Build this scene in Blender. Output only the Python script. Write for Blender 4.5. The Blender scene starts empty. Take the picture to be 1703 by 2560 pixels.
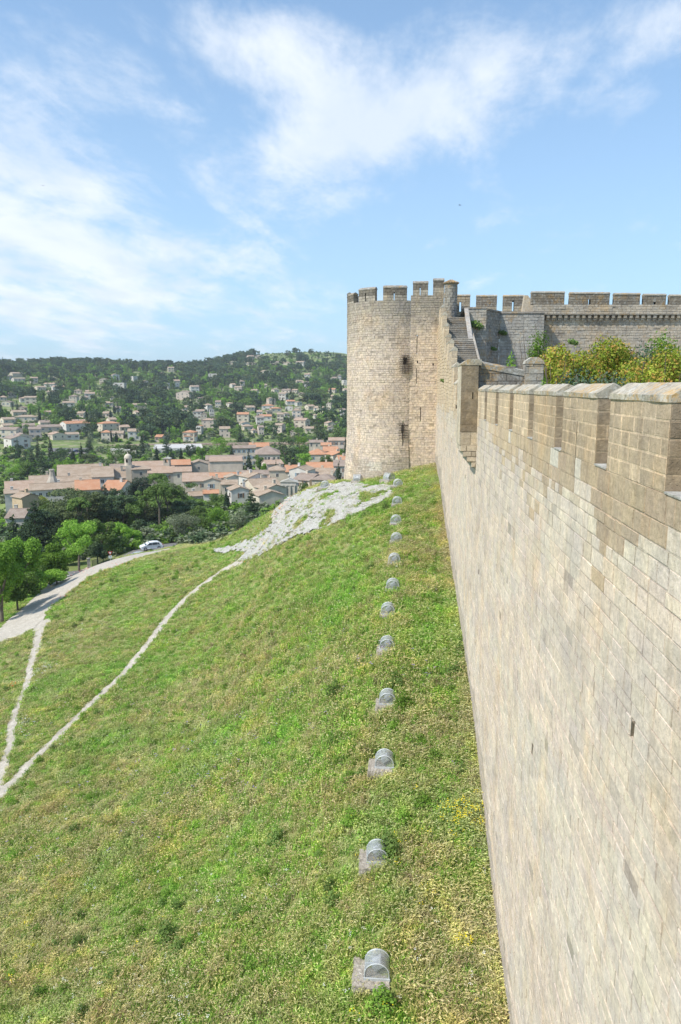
import bpy, bmesh, math, random
import numpy as np
from math import sin, cos, tan, atan, atan2, sqrt, pi, radians, degrees, floor, exp, log
from mathutils import Vector, Matrix, Euler
SC = bpy.context.scene
COL = SC.collection
# ------------------------------------------------------------------ camera, world, sun, exposure
FPX, CX, CY = 1800.0, 851.5, 1280.0           # focal length and centre, in pixels of the 1703 x 2560 photograph
PITCH = atan(314 / FPX); YAW = atan((1003 - CX) / (FPX / cos(PITCH)))
cam_d = bpy.data.cameras.new('camera'); cam = bpy.data.objects.new('camera', cam_d); COL.objects.link(cam)
cam_d.sensor_fit = 'VERTICAL'; cam_d.sensor_height = 36; cam_d.lens = 36 * FPX / 2560
cam_d.clip_start = 0.05; cam_d.clip_end = 9000
cam.location = (0, 0, 0); cam.rotation_euler = (pi / 2 - PITCH, 0, YAW)
SC.camera = cam
SUN_EL, SUN_AZ = radians(50), radians(-128)    # azimuth clockwise from +Y: sun on the left, slightly behind
sl = bpy.data.lights.new('sun', 'SUN'); sl.energy = 2.9; sl.angle = radians(2.0); sl.color = (1.0, 0.945, 0.86)
so = bpy.data.objects.new('sun', sl); COL.objects.link(so)
sdir = Vector((sin(SUN_AZ) * cos(SUN_EL), cos(SUN_AZ) * cos(SUN_EL), sin(SUN_EL)))
so.rotation_euler = sdir.to_track_quat('Z', 'Y').to_euler()
SC.view_settings.view_transform = 'Standard'; SC.view_settings.look = 'None'
SC.view_settings.gamma = 1.0; SC.view_settings.exposure = 0.85
SC.cycles.max_bounces = 5; SC.cycles.diffuse_bounces = 3; SC.cycles.transparent_max_bounces = 8

class NT:
    """short hand for building node trees"""
    def __init__(s, tree):
        s.t = tree; s.n = tree.nodes; s.l = tree.links
    def put(s, sock, v):
        if hasattr(v, 'is_linked') or isinstance(v, bpy.types.NodeSocket): s.l.new(v, sock)
        elif isinstance(v, (tuple, list)) and sock.type == 'RGBA' and len(v) == 3: sock.default_value = (*v, 1)
        else: sock.default_value = v
    def node(s, t, ins=None, **kw):
        n = s.n.new(t)
        for k, v in kw.items(): setattr(n, k, v)
        for k, v in (ins or {}).items(): s.put(n.inputs[k], v)
        return n
    def m(s, op, a, b=0.0, c=0.0, clamp=False):
        n = s.node('ShaderNodeMath', operation=op, use_clamp=clamp)
        s.put(n.inputs[0], a); s.put(n.inputs[1], b); s.put(n.inputs[2], c)
        return n.outputs[0]
    def noise(s, vec, scale, detail=4, rough=0.55, dist=0.0, out=0):
        n = s.node('ShaderNodeTexNoise', {'Scale': scale, 'Detail': detail, 'Roughness': rough, 'Distortion': dist})
        if vec is not None: s.put(n.inputs['Vector'], vec)
        return n.outputs[out]
    def vor(s, vec, scale, feature='F1', out=0):
        n = s.node('ShaderNodeTexVoronoi', {'Scale': scale}, feature=feature)
        s.put(n.inputs['Vector'], vec); return n.outputs[out]
    def mix(s, f, a, b, bt='MIX'):
        n = s.node('ShaderNodeMix', data_type='RGBA', blend_type=bt)
        s.put(n.inputs[0], f); s.put(n.inputs[6], a); s.put(n.inputs[7], b)
        return n.outputs[2]
    def ss(s, v, lo, hi, a=0.0, b=1.0):
        n = s.node('ShaderNodeMapRange', {1: lo, 2: hi, 3: a, 4: b}, interpolation_type='SMOOTHSTEP')
        s.put(n.inputs[0], v); return n.outputs[0]
    def lin(s, v, lo, hi, a=0.0, b=1.0):
        n = s.node('ShaderNodeMapRange', {1: lo, 2: hi, 3: a, 4: b}); s.put(n.inputs[0], v); return n.outputs[0]
    def map(s, vec, scale=(1, 1, 1), loc=(0, 0, 0), rot=(0, 0, 0)):
        n = s.node('ShaderNodeMapping', {'Scale': scale, 'Location': loc, 'Rotation': rot}); s.put(n.inputs[0], vec); return n.outputs[0]
    def pos(s): return s.node('ShaderNodeNewGeometry').outputs['Position']
    def obj(s): return s.node('ShaderNodeTexCoord').outputs['Object']
    def attr(s, name, out=0): return s.node('ShaderNodeAttribute', attribute_name=name).outputs[out]
    def xyz(s, vec):
        n = s.node('ShaderNodeSeparateXYZ'); s.put(n.inputs[0], vec); return n.outputs
    def cxyz(s, x, y, z):
        n = s.node('ShaderNodeCombineXYZ'); s.put(n.inputs[0], x); s.put(n.inputs[1], y); s.put(n.inputs[2], z); return n.outputs[0]
    def bump(s, h, strength, dist, normal=None):
        n = s.node('ShaderNodeBump', {'Strength': strength, 'Distance': dist}); s.put(n.inputs['Height'], h)
        if normal is not None: s.put(n.inputs['Normal'], normal)
        return n.outputs[0]

# world: physical sky with a layer of thin cloud laid over the upper air
W = bpy.data.worlds.new('World'); SC.world = W; W.use_nodes = True
w = NT(W.node_tree); w.n.clear()
sky = w.node('ShaderNodeTexSky', sky_type='NISHITA', sun_disc=False, sun_elevation=SUN_EL, sun_rotation=SUN_AZ, air_density=1.0, dust_density=1.2, ozone_density=1.6, altitude=60)
gen = w.node('ShaderNodeTexCoord').outputs['Generated']
X, Y, Z = w.xyz(gen)
az = w.m('ARCTAN2', X, Y); el = w.m('ARCSINE', Z)
zc = w.m('MAXIMUM', Z, 0.03)
pl = w.cxyz(w.m('DIVIDE', X, w.m('ADD', zc, 0.12)), w.m('DIVIDE', Y, w.m('ADD', zc, 0.12)), 0.0)   # cloud deck
plr = w.map(pl, scale=(1.0, 0.62, 1), rot=(0, 0, radians(-38)))
def pazel(x, y):                                            # photo pixel -> azimuth, elevation (radians) in the world
    dx, dy = (x - CX) / FPX, -(y - CY) / FPX
    a = dx; b = cos(PITCH) + dy * sin(PITCH); c = -sin(PITCH) + dy * cos(PITCH)
    return atan2(a, b) - YAW, atan2(c, sqrt(a * a + b * b))
def blob(px, py, rx, ry, rot=0.0, amp=1.0):
    a0, e0 = pazel(px, py)
    u = w.m('SUBTRACT', az, a0); v = w.m('SUBTRACT', el, e0)
    c, s_ = cos(radians(rot)), sin(radians(rot))
    uu = w.m('DIVIDE', w.m('ADD', w.m('MULTIPLY', u, c), w.m('MULTIPLY', v, s_)), rx / FPX)
    vv = w.m('DIVIDE', w.m('SUBTRACT', w.m('MULTIPLY', v, c), w.m('MULTIPLY', u, s_)), ry / FPX)
    d2 = w.m('ADD', w.m('MULTIPLY', uu, uu), w.m('MULTIPLY', vv, vv))
    return w.m('MULTIPLY', w.m('EXPONENT', w.m('MULTIPLY', d2, -1.0)), amp)
BLOBS = [(60, 560, 330, 210, 6, .62), (250, 690, 660, 130, 2, .7), (-60, 400, 240, 160, 0, .4), (640, 140, 260, 90, -8, .62), (900, 330, 300, 95, 6, .72),
         (1050, 250, 260, 100, 18, .45), (700, 420, 240, 60, 0, .28), (120, 90, 260, 70, -14, .42), (1000, 90, 420, 90, 0, .5), (1600, 80, 260, 80, 8, .55),
         (500, 850, 900, 60, 0, .25), (1300, 540, 300, 40, 0, .1), (330, 250, 160, 40, 0, .08)]
env = None
for b_ in BLOBS:
    v_ = blob(*b_); env = v_ if env is None else w.m('ADD', env, v_)
n1 = w.noise(plr, 2.0, 10, 0.66, 0.3); n2 = w.noise(w.map(pl, scale=(1, .45, 1), rot=(0, 0, radians(-52)), loc=(3, 1, 0)), 4.2, 8, 0.62, 0.25)
nn = w.m('ADD', w.m('MULTIPLY', n1, 0.62), w.m('MULTIPLY', n2, 0.38))
general = w.ss(el, 0.75, 1.2, 0.02, 0.22)
dens = w.ss(w.m('ADD', w.m('ADD', w.m('MULTIPLY', env, .62), general), w.m('MULTIPLY', w.m('SUBTRACT', nn, 0.5), 2.5)), 0.14, 0.78)
shade = w.noise(plr, 3.1, 5, 0.5, 0.2)
ccol = w.mix(w.ss(shade, .35, .65), (4.8, 5.3, 5.95), (5.7, 6.0, 6.4))
veil = w.ss(el, -0.02, 0.6, 0.6, 0.2)
skyc = w.mix(veil, w.mix(1.0, sky.outputs[0], (0.74, 1.0, 1.13), 'MULTIPLY'), (3.5, 4.7, 6.1))
skyc = w.mix(w.m('MULTIPLY', dens, 0.86), skyc, ccol)
bg = w.node('ShaderNodeBackground', {'Strength': 0.1}); w.put(bg.inputs[0], skyc)
wo = w.node('ShaderNodeOutputWorld'); w.l.new(bg.outputs[0], wo.inputs[0])

# ------------------------------------------------------------------ camera maths used to place things on the ground
fwd = np.array([-sin(YAW) * cos(PITCH), cos(YAW) * cos(PITCH), -sin(PITCH)])
rgt = np.array([cos(YAW), sin(YAW), 0.0]); upv = np.cross(rgt, fwd)
def ray(x, y): return fwd + rgt * (x - CX) / FPX - upv * (y - CY) / FPX
def proj(p):
    p = np.asarray(p, float); d = p @ fwd
    return CX + FPX * (p @ rgt) / d, CY - FPX * (p @ upv) / d
rng = np.random.default_rng(11); random.seed(11)

def hsh(ix, iy, seed):
    v = np.sin(ix * 127.1 + iy * 311.7 + seed * 74.7) * 43758.5453
    return v - np.floor(v)
def vnoise(x, y, seed=0):
    x = np.asarray(x, float); y = np.asarray(y, float)
    ix = np.floor(x); iy = np.floor(y); fx = x - ix; fy = y - iy
    fx = fx * fx * (3 - 2 * fx); fy = fy * fy * (3 - 2 * fy)
    return (hsh(ix, iy, seed) * (1 - fx) + hsh(ix + 1, iy, seed) * fx) * (1 - fy) + (hsh(ix, iy + 1, seed) * (1 - fx) + hsh(ix + 1, iy + 1, seed) * fx) * fy
def fbm(x, y, seed=0, o=4):
    a = 0; s = 0.5
    for k in range(o):
        a = a + s * vnoise(np.asarray(x) * 2 ** k, np.asarray(y) * 2 ** k, seed + k * 13); s *= .5
    return a / (1 - .5 ** o)

# ------------------------------------------------------------------ terrain: thin plate spline in (azimuth, log range)
CT = []
def cz(px, py, z): r = ray(px, py); r = r * (z / r[2]); CT.append((r[0], r[1], z))
def cr(px, rr, py=None, z=None):
    a, _ = pazel(px, 966)
    if z is None: z = (966 - py) / 1827 * rr * cos(a + YAW)
    CT.append((sin(a) * rr, cos(a) * rr, z))
WB = [(1168, 2357), (1130, 2050), (1098, 1750), (1075, 1560), (1045, 1350), (1025, 1220), (1005, 1080)]
for x, y in WB:
    r = ray(x * 1.0861, y * 1.0861); r = r * 3.4 / r[0]; CT.append((3.4, r[1], r[2]))
for yy, zz in ((-5, -20.5), (8, -20.0), (80, -7.6), (20, -18.9), (40, -13.1), (60, -9.6)): CT.append((14 if yy > 0 else 3.4, yy, zz + .6))
for yy, zz in ((19.6, -18.5), (31.8, -15.0), (42, -12.4), (54.3, -10.3), (65, -9.0)): CT.append((-.6, yy, zz))
for p in ((0, 2560, -22.6), (0, 2000, -25.5), (0, 1600, -27.5), (130, 1470, -27.7), (250, 1415, -28), (430, 1370, -27), (500, 2560, -20.6), (500, 2000, -21.4),
          (500, 1650, -21.6), (600, 1400, -19.0), (550, 1352, -21), (700, 1267, -13.3), (780, 1224, -10.7), (862, 1209, -9.6), (330, 1640, -24), (640, 1300, -17),
          (350, 1389, -27.1), (300, 1398, -27.2), (223, 1420, -27.7), (-400, 2560, -25), (-400, 1800, -29), (-300, 1560, -30), (800, 1500, -15.2), (700, 2000, -18.6)): cz(*p)
for p in ((60, 125, -30.6), (200, 122, -30.4), (321, 126, -30.0), (260, 124, -30.1), (300, 136, -30.2), (360, 136, -29.7), (420, 150, -31), (0, 150, -32), (200, 160, -32.5), (-400, 140, -32), (500, 140, -30), (600, 125, -27.5), (700, 110, -23), (780, 100, -18), (860, 95, -14.5),
          (450, 190, -33.5), (200, 200, -34.5), (0, 200, -34.5), (600, 170, -31), (700, 165, -30), (860, 150, -27), (1100, 120, -16), (1100, 200, -32), (-400, 220, -37),
          (1500, 100, -10), (1500, 200, -32)): cr(p[0], p[1], z=p[2])
for px in (-500, 0, 300, 600, 860, 1200, 1700):
    for rr, zz in ((250, -35.5), (320, -37), (420, -38)): cr(px, rr, z=zz)
    for rr, py in ((480, 1114), (600, 1054), (750, 1004), (890, 970), (1050, 938)): cr(px, rr, py=py)
for px, py, rr in ((-500, 915, 1180), (0, 918, 1200), (150, 918, 1200), (300, 921, 1180), (430, 927, 1180), (520, 917, 1220), (600, 901, 1260), (680, 889, 1300), (760, 884, 1350), (860, 887, 1350), (1000, 900, 1350), (1700, 905, 1300)):
    cr(px, rr, py=py); cr(px, rr * 1.5, z=(966 - py) / 1827 * rr - 30)
    cr(px, 3200, z=-40)
CT = np.array(CT)
cu = np.degrees(np.arctan2(CT[:, 0], CT[:, 1])) / 22.0; cv = np.log(np.hypot(CT[:, 0], CT[:, 1]))
def _phi(r2): return 0.5 * r2 * np.log(r2 + 1e-9)
_n = len(CT); A = np.zeros((_n + 3, _n + 3))
A[:_n, :_n] = _phi((cu[:, None] - cu[None]) ** 2 + (cv[:, None] - cv[None]) ** 2) + np.eye(_n) * 2e-3
A[:_n, _n] = 1; A[:_n, _n + 1] = cu; A[:_n, _n + 2] = cv; A[_n:, :_n] = A[:_n, _n:].T
sol = np.linalg.solve(A, np.concatenate([CT[:, 2], [0, 0, 0]]))
AZ = np.radians(np.concatenate([np.arange(-180, -44, 4.0), np.arange(-44, -32, .8), np.arange(-32, 10, .13), np.arange(10, 46, .8), np.arange(46, 181, 4.0)]))
AZ[-1] = pi
LR = np.linspace(log(6.0), log(3400.0), 480)
ga, gl = np.meshgrid(AZ, LR, indexing='ij')
q = np.clip(np.degrees(ga), -46, 46) / 22.0; ql = np.maximum(gl, log(14.0))
gz = sol[_n] + sol[_n + 1] * q + sol[_n + 2] * ql
for i in range(_n): gz += sol[i] * _phi((q - cu[i]) ** 2 + (ql - cv[i]) ** 2)
gr = np.exp(gl); gx = np.sin(ga) * gr; gy = np.cos(ga) * gr
gz += (fbm(gx / 5, gy / 5, 3, 3) - .5) * .55 * np.clip((60 / gr), .3, 1) * (gr < 160)
gz += (fbm(gx / 60, gy / 60, 5, 3) - .5) * 9 * np.clip((gr - 550) / 300, 0, 1)
def ground(x, y):
    a = np.arctan2(x, y); l = np.clip(np.log(np.maximum(np.hypot(x, y), 6.01)), LR[0], LR[-1] - 1e-6)
    i = np.clip(np.searchsorted(AZ, a) - 1, 0, len(AZ) - 2); t = (a - AZ[i]) / (AZ[i + 1] - AZ[i])
    f = (l - LR[0]) / (LR[1] - LR[0]); j = np.clip(np.floor(f).astype(int), 0, len(LR) - 2); s = f - j
    return (gz[i, j] * (1 - t) + gz[i + 1, j] * t) * (1 - s) + (gz[i, j + 1] * (1 - t) + gz[i + 1, j + 1] * t) * s
def hit(px, py, rmin=9.0, rmax=3000.0):
    """first place where the line of sight through a photo pixel meets the ground"""
    d = ray(px, py); hd = sqrt(d[0] ** 2 + d[1] ** 2)
    rr = np.exp(np.linspace(log(rmin), log(rmax), 1500)) / hd
    h = d[2] * rr - ground(d[0] * rr, d[1] * rr)
    k = int(np.argmax(h < 0)) if (h < 0).any() else len(rr) - 1
    t = rr[k] if k == 0 else rr[k - 1] + (rr[k] - rr[k - 1]) * (h[k - 1] / (h[k - 1] - h[k] + 1e-9))
    return np.array([d[0] * t, d[1] * t, d[2] * t])
def rng_at(px, r_):
    a, _ = pazel(px, 966); x, y = sin(a) * r_, cos(a) * r_
    return np.array([x, y, float(ground(np.array(x), np.array(y)))])

# ------------------------------------------------------------------ object helpers
def link(name, me, mats, parent=None, label=None, cat=None, group=None, kind=None, loc=None):
    o = bpy.data.objects.new(name, me); COL.objects.link(o)
    if mats is not None and len(me.materials) == 0:
        for m_ in (mats if isinstance(mats, (list, tuple)) else [mats]): me.materials.append(m_)
    if parent is not None: o.parent = parent
    if loc is not None: o.location = loc
    tag(o, label, cat, group, kind); return o
def tag(o, label=None, cat=None, group=None, kind=None):
    for k, v in (('label', label), ('category', cat), ('group', group), ('kind', kind)):
        if v: o[k] = v
    return o
def empty(name, loc=(0, 0, 0), rz=0.0, label=None, cat=None, group=None):
    o = bpy.data.objects.new(name, None); COL.objects.link(o); o.location = loc; o.rotation_euler = (0, 0, rz)
    o.empty_display_size = .3
    return tag(o, label, cat, group)
class MB:
    """mesh buffer"""
    def __init__(s): s.v = []; s.f = []; s.c = []; s.mi = []; s.k = 0
    def quad_pts(s, pts, col=None, mi=0):
        s.v.extend(pts); s.f.append(tuple(range(s.k, s.k + len(pts)))); s.k += len(pts); s.c.append(col); s.mi.append(mi)
    def poly(s, verts, faces, col=None, mi=0):
        s.v.extend([tuple(p) for p in verts])
        for f in faces: s.f.append(tuple(i + s.k for i in f)); s.c.append(col); s.mi.append(mi)
        s.k += len(verts)
    def box(s, x0, x1, y0, y1, z0, z1, col=None, mi=0, M=None):
        vs = [(x, y, z) for z in (z0, z1) for y in (y0, y1) for x in (x0, x1)]
        if M is not None: vs = [tuple(M @ Vector(p)) for p in vs]
        s.poly(vs, [(0, 2, 3, 1), (4, 5, 7, 6), (0, 1, 5, 4), (2, 6, 7, 3), (0, 4, 6, 2), (1, 3, 7, 5)], col, mi)
    def prism(s, prof, a, b, axis='y', col=None, mi=0, M=None):
        n = len(prof)
        def P(p, t): return {'y': (p[0], t, p[1]), 'x': (t, p[0], p[1]), 'z': (p[0], p[1], t)}[axis]
        vs = [P(p, a) for p in prof] + [P(p, b) for p in prof]
        if M is not None: vs = [tuple(M @ Vector(p)) for p in vs]
        fs = [tuple(range(n)), tuple(range(2 * n - 1, n - 1, -1))] + [(i, i + n, (i + 1) % n + n, (i + 1) % n) for i in range(n)]
        s.poly(vs, fs, col, mi)
    def tube(s, pts, r, n=8, col=None, mi=0, caps=True):
        pts = [Vector(p) for p in pts]; rs = r if isinstance(r, (list, tuple)) else [r] * len(pts)
        vs = []; fs = []
        for i, p in enumerate(pts):
            d = (pts[min(i + 1, len(pts) - 1)] - pts[max(i - 1, 0)]).normalized()
            a = d.cross(Vector((0, 0, 1)) if abs(d.z) < .9 else Vector((1, 0, 0))).normalized(); b = d.cross(a)
            for k in range(n): t = 2 * pi * k / n; vs.append(tuple(p + (a * cos(t) + b * sin(t)) * rs[i]))
        for i in range(len(pts) - 1):
            for k in range(n): fs.append((i * n + k, i * n + (k + 1) % n, (i + 1) * n + (k + 1) % n, (i + 1) * n + k))
        if caps: fs.append(tuple(range(n - 1, -1, -1))); fs.append(tuple((len(pts) - 1) * n + k for k in range(n)))
        s.poly(vs, fs, col, mi)
    def lathe(s, prof, c=(0, 0, 0), n=16, col=None, mi=0):
        vs = []; fs = []
        for r_, z in prof:
            for k in range(n): t = 2 * pi * k / n; vs.append((c[0] + r_ * cos(t), c[1] + r_ * sin(t), c[2] + z))
        for i in range(len(prof) - 1):
            for k in range(n): fs.append((i * n + k, i * n + (k + 1) % n, (i + 1) * n + (k + 1) % n, (i + 1) * n + k))
        fs.append(tuple(range(n - 1, -1, -1))); fs.append(tuple((len(prof) - 1) * n + k for k in range(n)))
        s.poly(vs, fs, col, mi)
    def mesh(s, name, smooth=False):
        me = bpy.data.meshes.new(name); me.from_pydata(s.v, [], s.f); 
        if any(c is not None for c in s.c):
            tot = np.array([len(f) for f in s.f]); cc = np.array([(*(c if c is not None else (1, 1, 1)), 1.0) for c in s.c], dtype=np.float32)
            a = me.color_attributes.new('col', 'FLOAT_COLOR', 'CORNER'); a.data.foreach_set('color', np.repeat(cc, tot, axis=0).ravel())
        if any(s.mi): me.polygons.foreach_set('material_index', s.mi)
        if smooth: me.polygons.foreach_set('use_smooth', [True] * len(me.polygons))
        me.update(); return me
    def build(s, name, mats, parent=None, smooth=False, **kw): return link(name, s.mesh(name, smooth), mats, parent, **kw)

# ------------------------------------------------------------------ materials
MATS = {}
def newmat(name):
    m_ = bpy.data.materials.new(name); m_.use_nodes = True; t = NT(m_.node_tree); t.n.clear()
    o = t.node('ShaderNodeOutputMaterial'); MATS[name] = m_
    return m_, t, o
def princ(t, o, col, rough=0.9, normal=None, spec=0.25, metal=0.0):
    b = t.node('ShaderNodeBsdfPrincipled'); t.put(b.inputs['Base Color'], col); t.put(b.inputs['Roughness'], rough)
    b.inputs['Specular IOR Level'].default_value = spec; t.put(b.inputs['Metallic'], metal)
    if normal is not None: t.put(b.inputs['Normal'], normal)
    t.l.new(b.outputs[0], o.inputs[0]); return b
def simple(name, col, rough=.7, spec=.3, metal=0, nz=0.0, scale=3.0):
    m_, t, o = newmat(name); c = col
    if nz: c = t.mix(t.ss(t.noise(t.pos(), scale, 4), .3, .7), tuple(x * (1 - nz) for x in col), tuple(min(1, x * (1 + nz)) for x in col))
    princ(t, o, c, rough, spec=spec, metal=metal); return m_

def stone_mat(name, lichen=0.0, streak=.35, pit=.5, fine=14.0, tint=(1, 1, 1), gain=1.0):
    m_, t, o = newmat(name)
    base = t.attr('col'); p = t.pos()
    w1 = t.noise(p, 1.1, 5, .6); w2 = t.noise(p, fine, 5, .7); w3 = t.noise(p, 5.0, 4, .6)
    c = t.mix(1.0, base, t.mix(t.ss(w1, .3, .72), (.86 * gain, .86 * gain, .88 * gain), (1.1 * gain, 1.08 * gain, 1.03 * gain)), 'MULTIPLY')
    c = t.mix(1.0, c, t.mix(t.ss(w3, .3, .7), (.9, .9, .9), (1.08, 1.07, 1.05)), 'MULTIPLY')
    c = t.mix(1.0, c, t.mix(t.ss(w2, .28, .72), (.84, .83, .82), (1.13, 1.13, 1.12)), 'MULTIPLY')
    st = t.noise(t.map(p, scale=(2.4, 2.4, .22)), 1.6, 5, .6)
    c = t.mix(t.m('MULTIPLY', t.ss(st, .5, .72), streak), c, t.mix(1.0, c, (.74, .68, .6), 'MULTIPLY'))
    st2 = t.noise(t.map(p, scale=(3.1, 3.1, .3), loc=(5, 3, 2)), 1.3, 4, .6)
    c = t.mix(t.m('MULTIPLY', t.ss(st2, .55, .75), streak * .8), c, t.mix(1.0, c, (.84, .85, .87), 'MULTIPLY'))
    wp_ = t.noise(t.map(p, scale=(1, 1, .55), loc=(11, 5, 1)), .55, 6, .62); c = t.mix(t.m('MULTIPLY', t.ss(wp_, .5, .68), .5), c, t.mix(1.0, c, (1.02, .9, .74), 'MULTIPLY'))
    wg_ = t.noise(t.map(p, scale=(1, 1, .6), loc=(2, 25, 8)), .7, 6, .65); c = t.mix(t.m('MULTIPLY', t.ss(wg_, .52, .68), .55), c, t.mix(1.0, c, (.85, .84, .83), 'MULTIPLY'))
    v = t.vor(t.mix(.06, p, t.noise(p, 9, 2, .5, out=1)), 19.0); pm = t.m('MULTIPLY', t.ss(v, .2, .08), t.ss(t.noise(p, 1.7, 3), .46, .6))
    c = t.mix(t.m('MULTIPLY', pm, pit), c, (.1, .08, .06))
    if lichen:
        ln = t.noise(p, 4.5, 6, .72); l2 = t.noise(t.map(p, loc=(7, 2, 9)), 1.1, 4, .6)
        c = t.mix(t.m('MULTIPLY', t.ss(ln, .5, .62), .6 * lichen), c, (.55, .55, .52))
        c = t.mix(t.m('MULTIPLY', t.ss(t.noise(t.map(p, loc=(1, 8, 3)), 9, 5, .7), .5, .62), .55 * lichen), c, (.12, .115, .1))
        c = t.mix(t.m('MULTIPLY', t.m('MULTIPLY', t.ss(l2, .52, .63), t.ss(t.noise(p, 11, 4, .7), .4, .6)), .75 * lichen), c, (.48, .27, .06))
    h = t.m('ADD', t.m('MULTIPLY', w2, .6), t.m('MULTIPLY', t.noise(p, fine * 3.5, 3, .6), .4))
    h = t.m('SUBTRACT', h, t.m('MULTIPLY', pm, .5))
    princ(t, o, c, .93, t.bump(h, .55, .03, t.bump(w3, .4, .06)), spec=.15); return m_
stone_mat('wall_stone', 0, .4, .5); stone_mat('coping_stone', .85, .35, .3); stone_mat('old_stone', .55, .5, .6); stone_mat('tower_stone', .06, .45, .65, 5.0)

def terrain_mat():
    m_, t, o = newmat('meadow_soil'); p = t.pos(); zone = t.attr('zone', 2)
    a = t.noise(p, .16, 5, .6); b = t.noise(p, .9, 5, .6); c_ = t.noise(p, 7, 4, .7)
    c = t.mix(t.ss(a, .35, .65), (.13, .19, .045), (.22, .22, .08))
    c = t.mix(t.ss(b, .4, .65), c, (.17, .24, .06)); c = t.mix(t.m('MULTIPLY', t.ss(c_, .45, .7), .6), c, (.3, .28, .15))
    a2 = t.noise(p, .03, 6, .65); b2 = t.noise(p, .11, 5, .65)
    f = t.mix(t.ss(a2, .38, .62), (.09, .13, .04), (.19, .24, .08)); f = t.mix(t.ss(b2, .5, .64), f, (.3, .28, .17))
    princ(t, o, t.mix(zone, c, f), .95, t.bump(c_, .6, .08), spec=.1)
terrain_mat()
def dirt_mat(name, c1, c2, c3, sc=1.0, b=.08):
    m_, t, o = newmat(name); p = t.pos(); n = t.noise(p, 1.4 * sc, 6, .65); n2 = t.noise(p, 9 * sc, 5, .7); v = t.vor(t.mix(.1, p, t.noise(p, 3 * sc, 3, .5, out=1)), 4.5 * sc)
    c = t.mix(t.ss(n, .35, .65), c1, c2); c = t.mix(t.m('MULTIPLY', t.ss(n2, .5, .7), .7), c, c3); c = t.mix(t.m('MULTIPLY', t.ss(v, .25, .6), .35), c, tuple(x * .6 for x in c2))
    princ(t, o, c, .95, t.bump(t.m('ADD', n2, t.m('MULTIPLY', v, .8)), .7, b), spec=.1); return m_
dirt_mat('path_dirt', (.43, .385, .32), (.54, .49, .42), (.3, .265, .21)); dirt_mat('limestone', (.62, .6, .56), (.5, .48, .43), (.27, .25, .19), 1.5, .25)
dirt_mat('asphalt', (.17, .165, .16), (.21, .2, .19), (.13, .125, .12), 1, .02); dirt_mat('rubble_concrete', (.46, .42, .36), (.34, .3, .25), (.24, .2, .16), 2.2, .05)
dirt_mat('gravel', (.36, .32, .25), (.3, .27, .2), (.2, .19, .12), 1, .03)

def leaf_mat(name, c1, c2, trans=.25, sc=.35, c3=None, vary=.3):
    m_, t, o = newmat(name); tone = t.attr('tone', 2); p = t.pos(); oi = t.node('ShaderNodeObjectInfo').outputs['Random']
    c = t.mix(tone, c1, c2)
    if c3 is not None: c = t.mix(t.ss(t.noise(p, sc * 2.2, 3), .48, .62), c, c3)
    g = t.lin(oi, 0, 1, 1 - vary, 1 + vary); c = t.mix(1.0, c, t.cxyz(g, g, g), 'MULTIPLY')
    d = t.node('ShaderNodeBsdfDiffuse'); t.put(d.inputs[0], c); tr = t.node('ShaderNodeBsdfTranslucent'); t.put(tr.inputs[0], t.mix(1.0, c, (1.1, 1.25, .6), 'MULTIPLY'))
    mx = t.node('ShaderNodeMixShader', {0: trans}); t.l.new(d.outputs[0], mx.inputs[1]); t.l.new(tr.outputs[0], mx.inputs[2]); t.l.new(mx.outputs[0], o.inputs[0]); return m_
leaf_mat('pine_leaf', (.065, .09, .04), (.16, .19, .09), .2); leaf_mat('cypress_leaf', (.022, .042, .024), (.055, .085, .042), .08); leaf_mat('bright_leaf', (.13, .24, .04), (.27, .42, .08), .35)
leaf_mat('mid_leaf', (.09, .155, .045), (.2, .28, .085), .3); leaf_mat('olive_leaf', (.16, .19, .12), (.3, .33, .22), .22); leaf_mat('dark_leaf', (.045, .078, .045), (.115, .16, .08), .18)
leaf_mat('yellow_leaf', (.22, .27, .04), (.38, .4, .08), .3); leaf_mat('smoke_leaf', (.17, .25, .035), (.38, .42, .07), .3, 1.8, (.46, .27, .08)); leaf_mat('blue_leaf', (.05, .085, .055), (.11, .15, .1), .12)
simple('bark', (.16, .13, .1), .9, .1, nz=.3); simple('pale_bark', (.3, .27, .22), .9, .1, nz=.3)

def plaster(name, col):
    m_, t, o = newmat(name); p = t.pos(); c = t.mix(t.ss(t.noise(p, .5, 5, .6), .35, .7), tuple(x * .82 for x in col), col)
    c = t.mix(t.m('MULTIPLY', t.ss(t.noise(t.map(p, scale=(1, 1, .2)), 1.2, 4), .52, .75), .35), c, tuple(x * .6 for x in col))
    princ(t, o, c, .9, spec=.15); return m_
WALLS = {'white': (.66, .62, .56), 'cream': (.66, .58, .46), 'beige': (.6, .52, .41), 'pink': (.66, .55, .46), 'grey': (.5, .47, .41), 'ochre': (.56, .43, .28), 'stone': (.45, .4, .33)}
for k, v in WALLS.items(): plaster('plaster_' + k, v)
def tiles(name, c1, c2, c3):
    m_, t, o = newmat(name); ob = t.obj(); p = t.pos()
    n = t.noise(p, .45, 5, .65); n2 = t.noise(p, 4, 4, .7)
    c = t.mix(t.ss(n, .35, .65), c1, c2); c = t.mix(t.m('MULTIPLY', t.ss(n2, .45, .7), .7), c, c3)
    wv = t.node('ShaderNodeTexWave', {'Scale': 1.3, 'Distortion': .6, 'Detail': 2.0}, bands_direction='X'); t.put(wv.inputs[0], ob)
    c = t.mix(t.m('MULTIPLY', wv.outputs[1], .45), c, t.mix(1.0, c, (.55, .5, .46), 'MULTIPLY'))
    princ(t, o, c, .9, t.bump(wv.outputs[1], .6, .12), spec=.15); return m_
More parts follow.
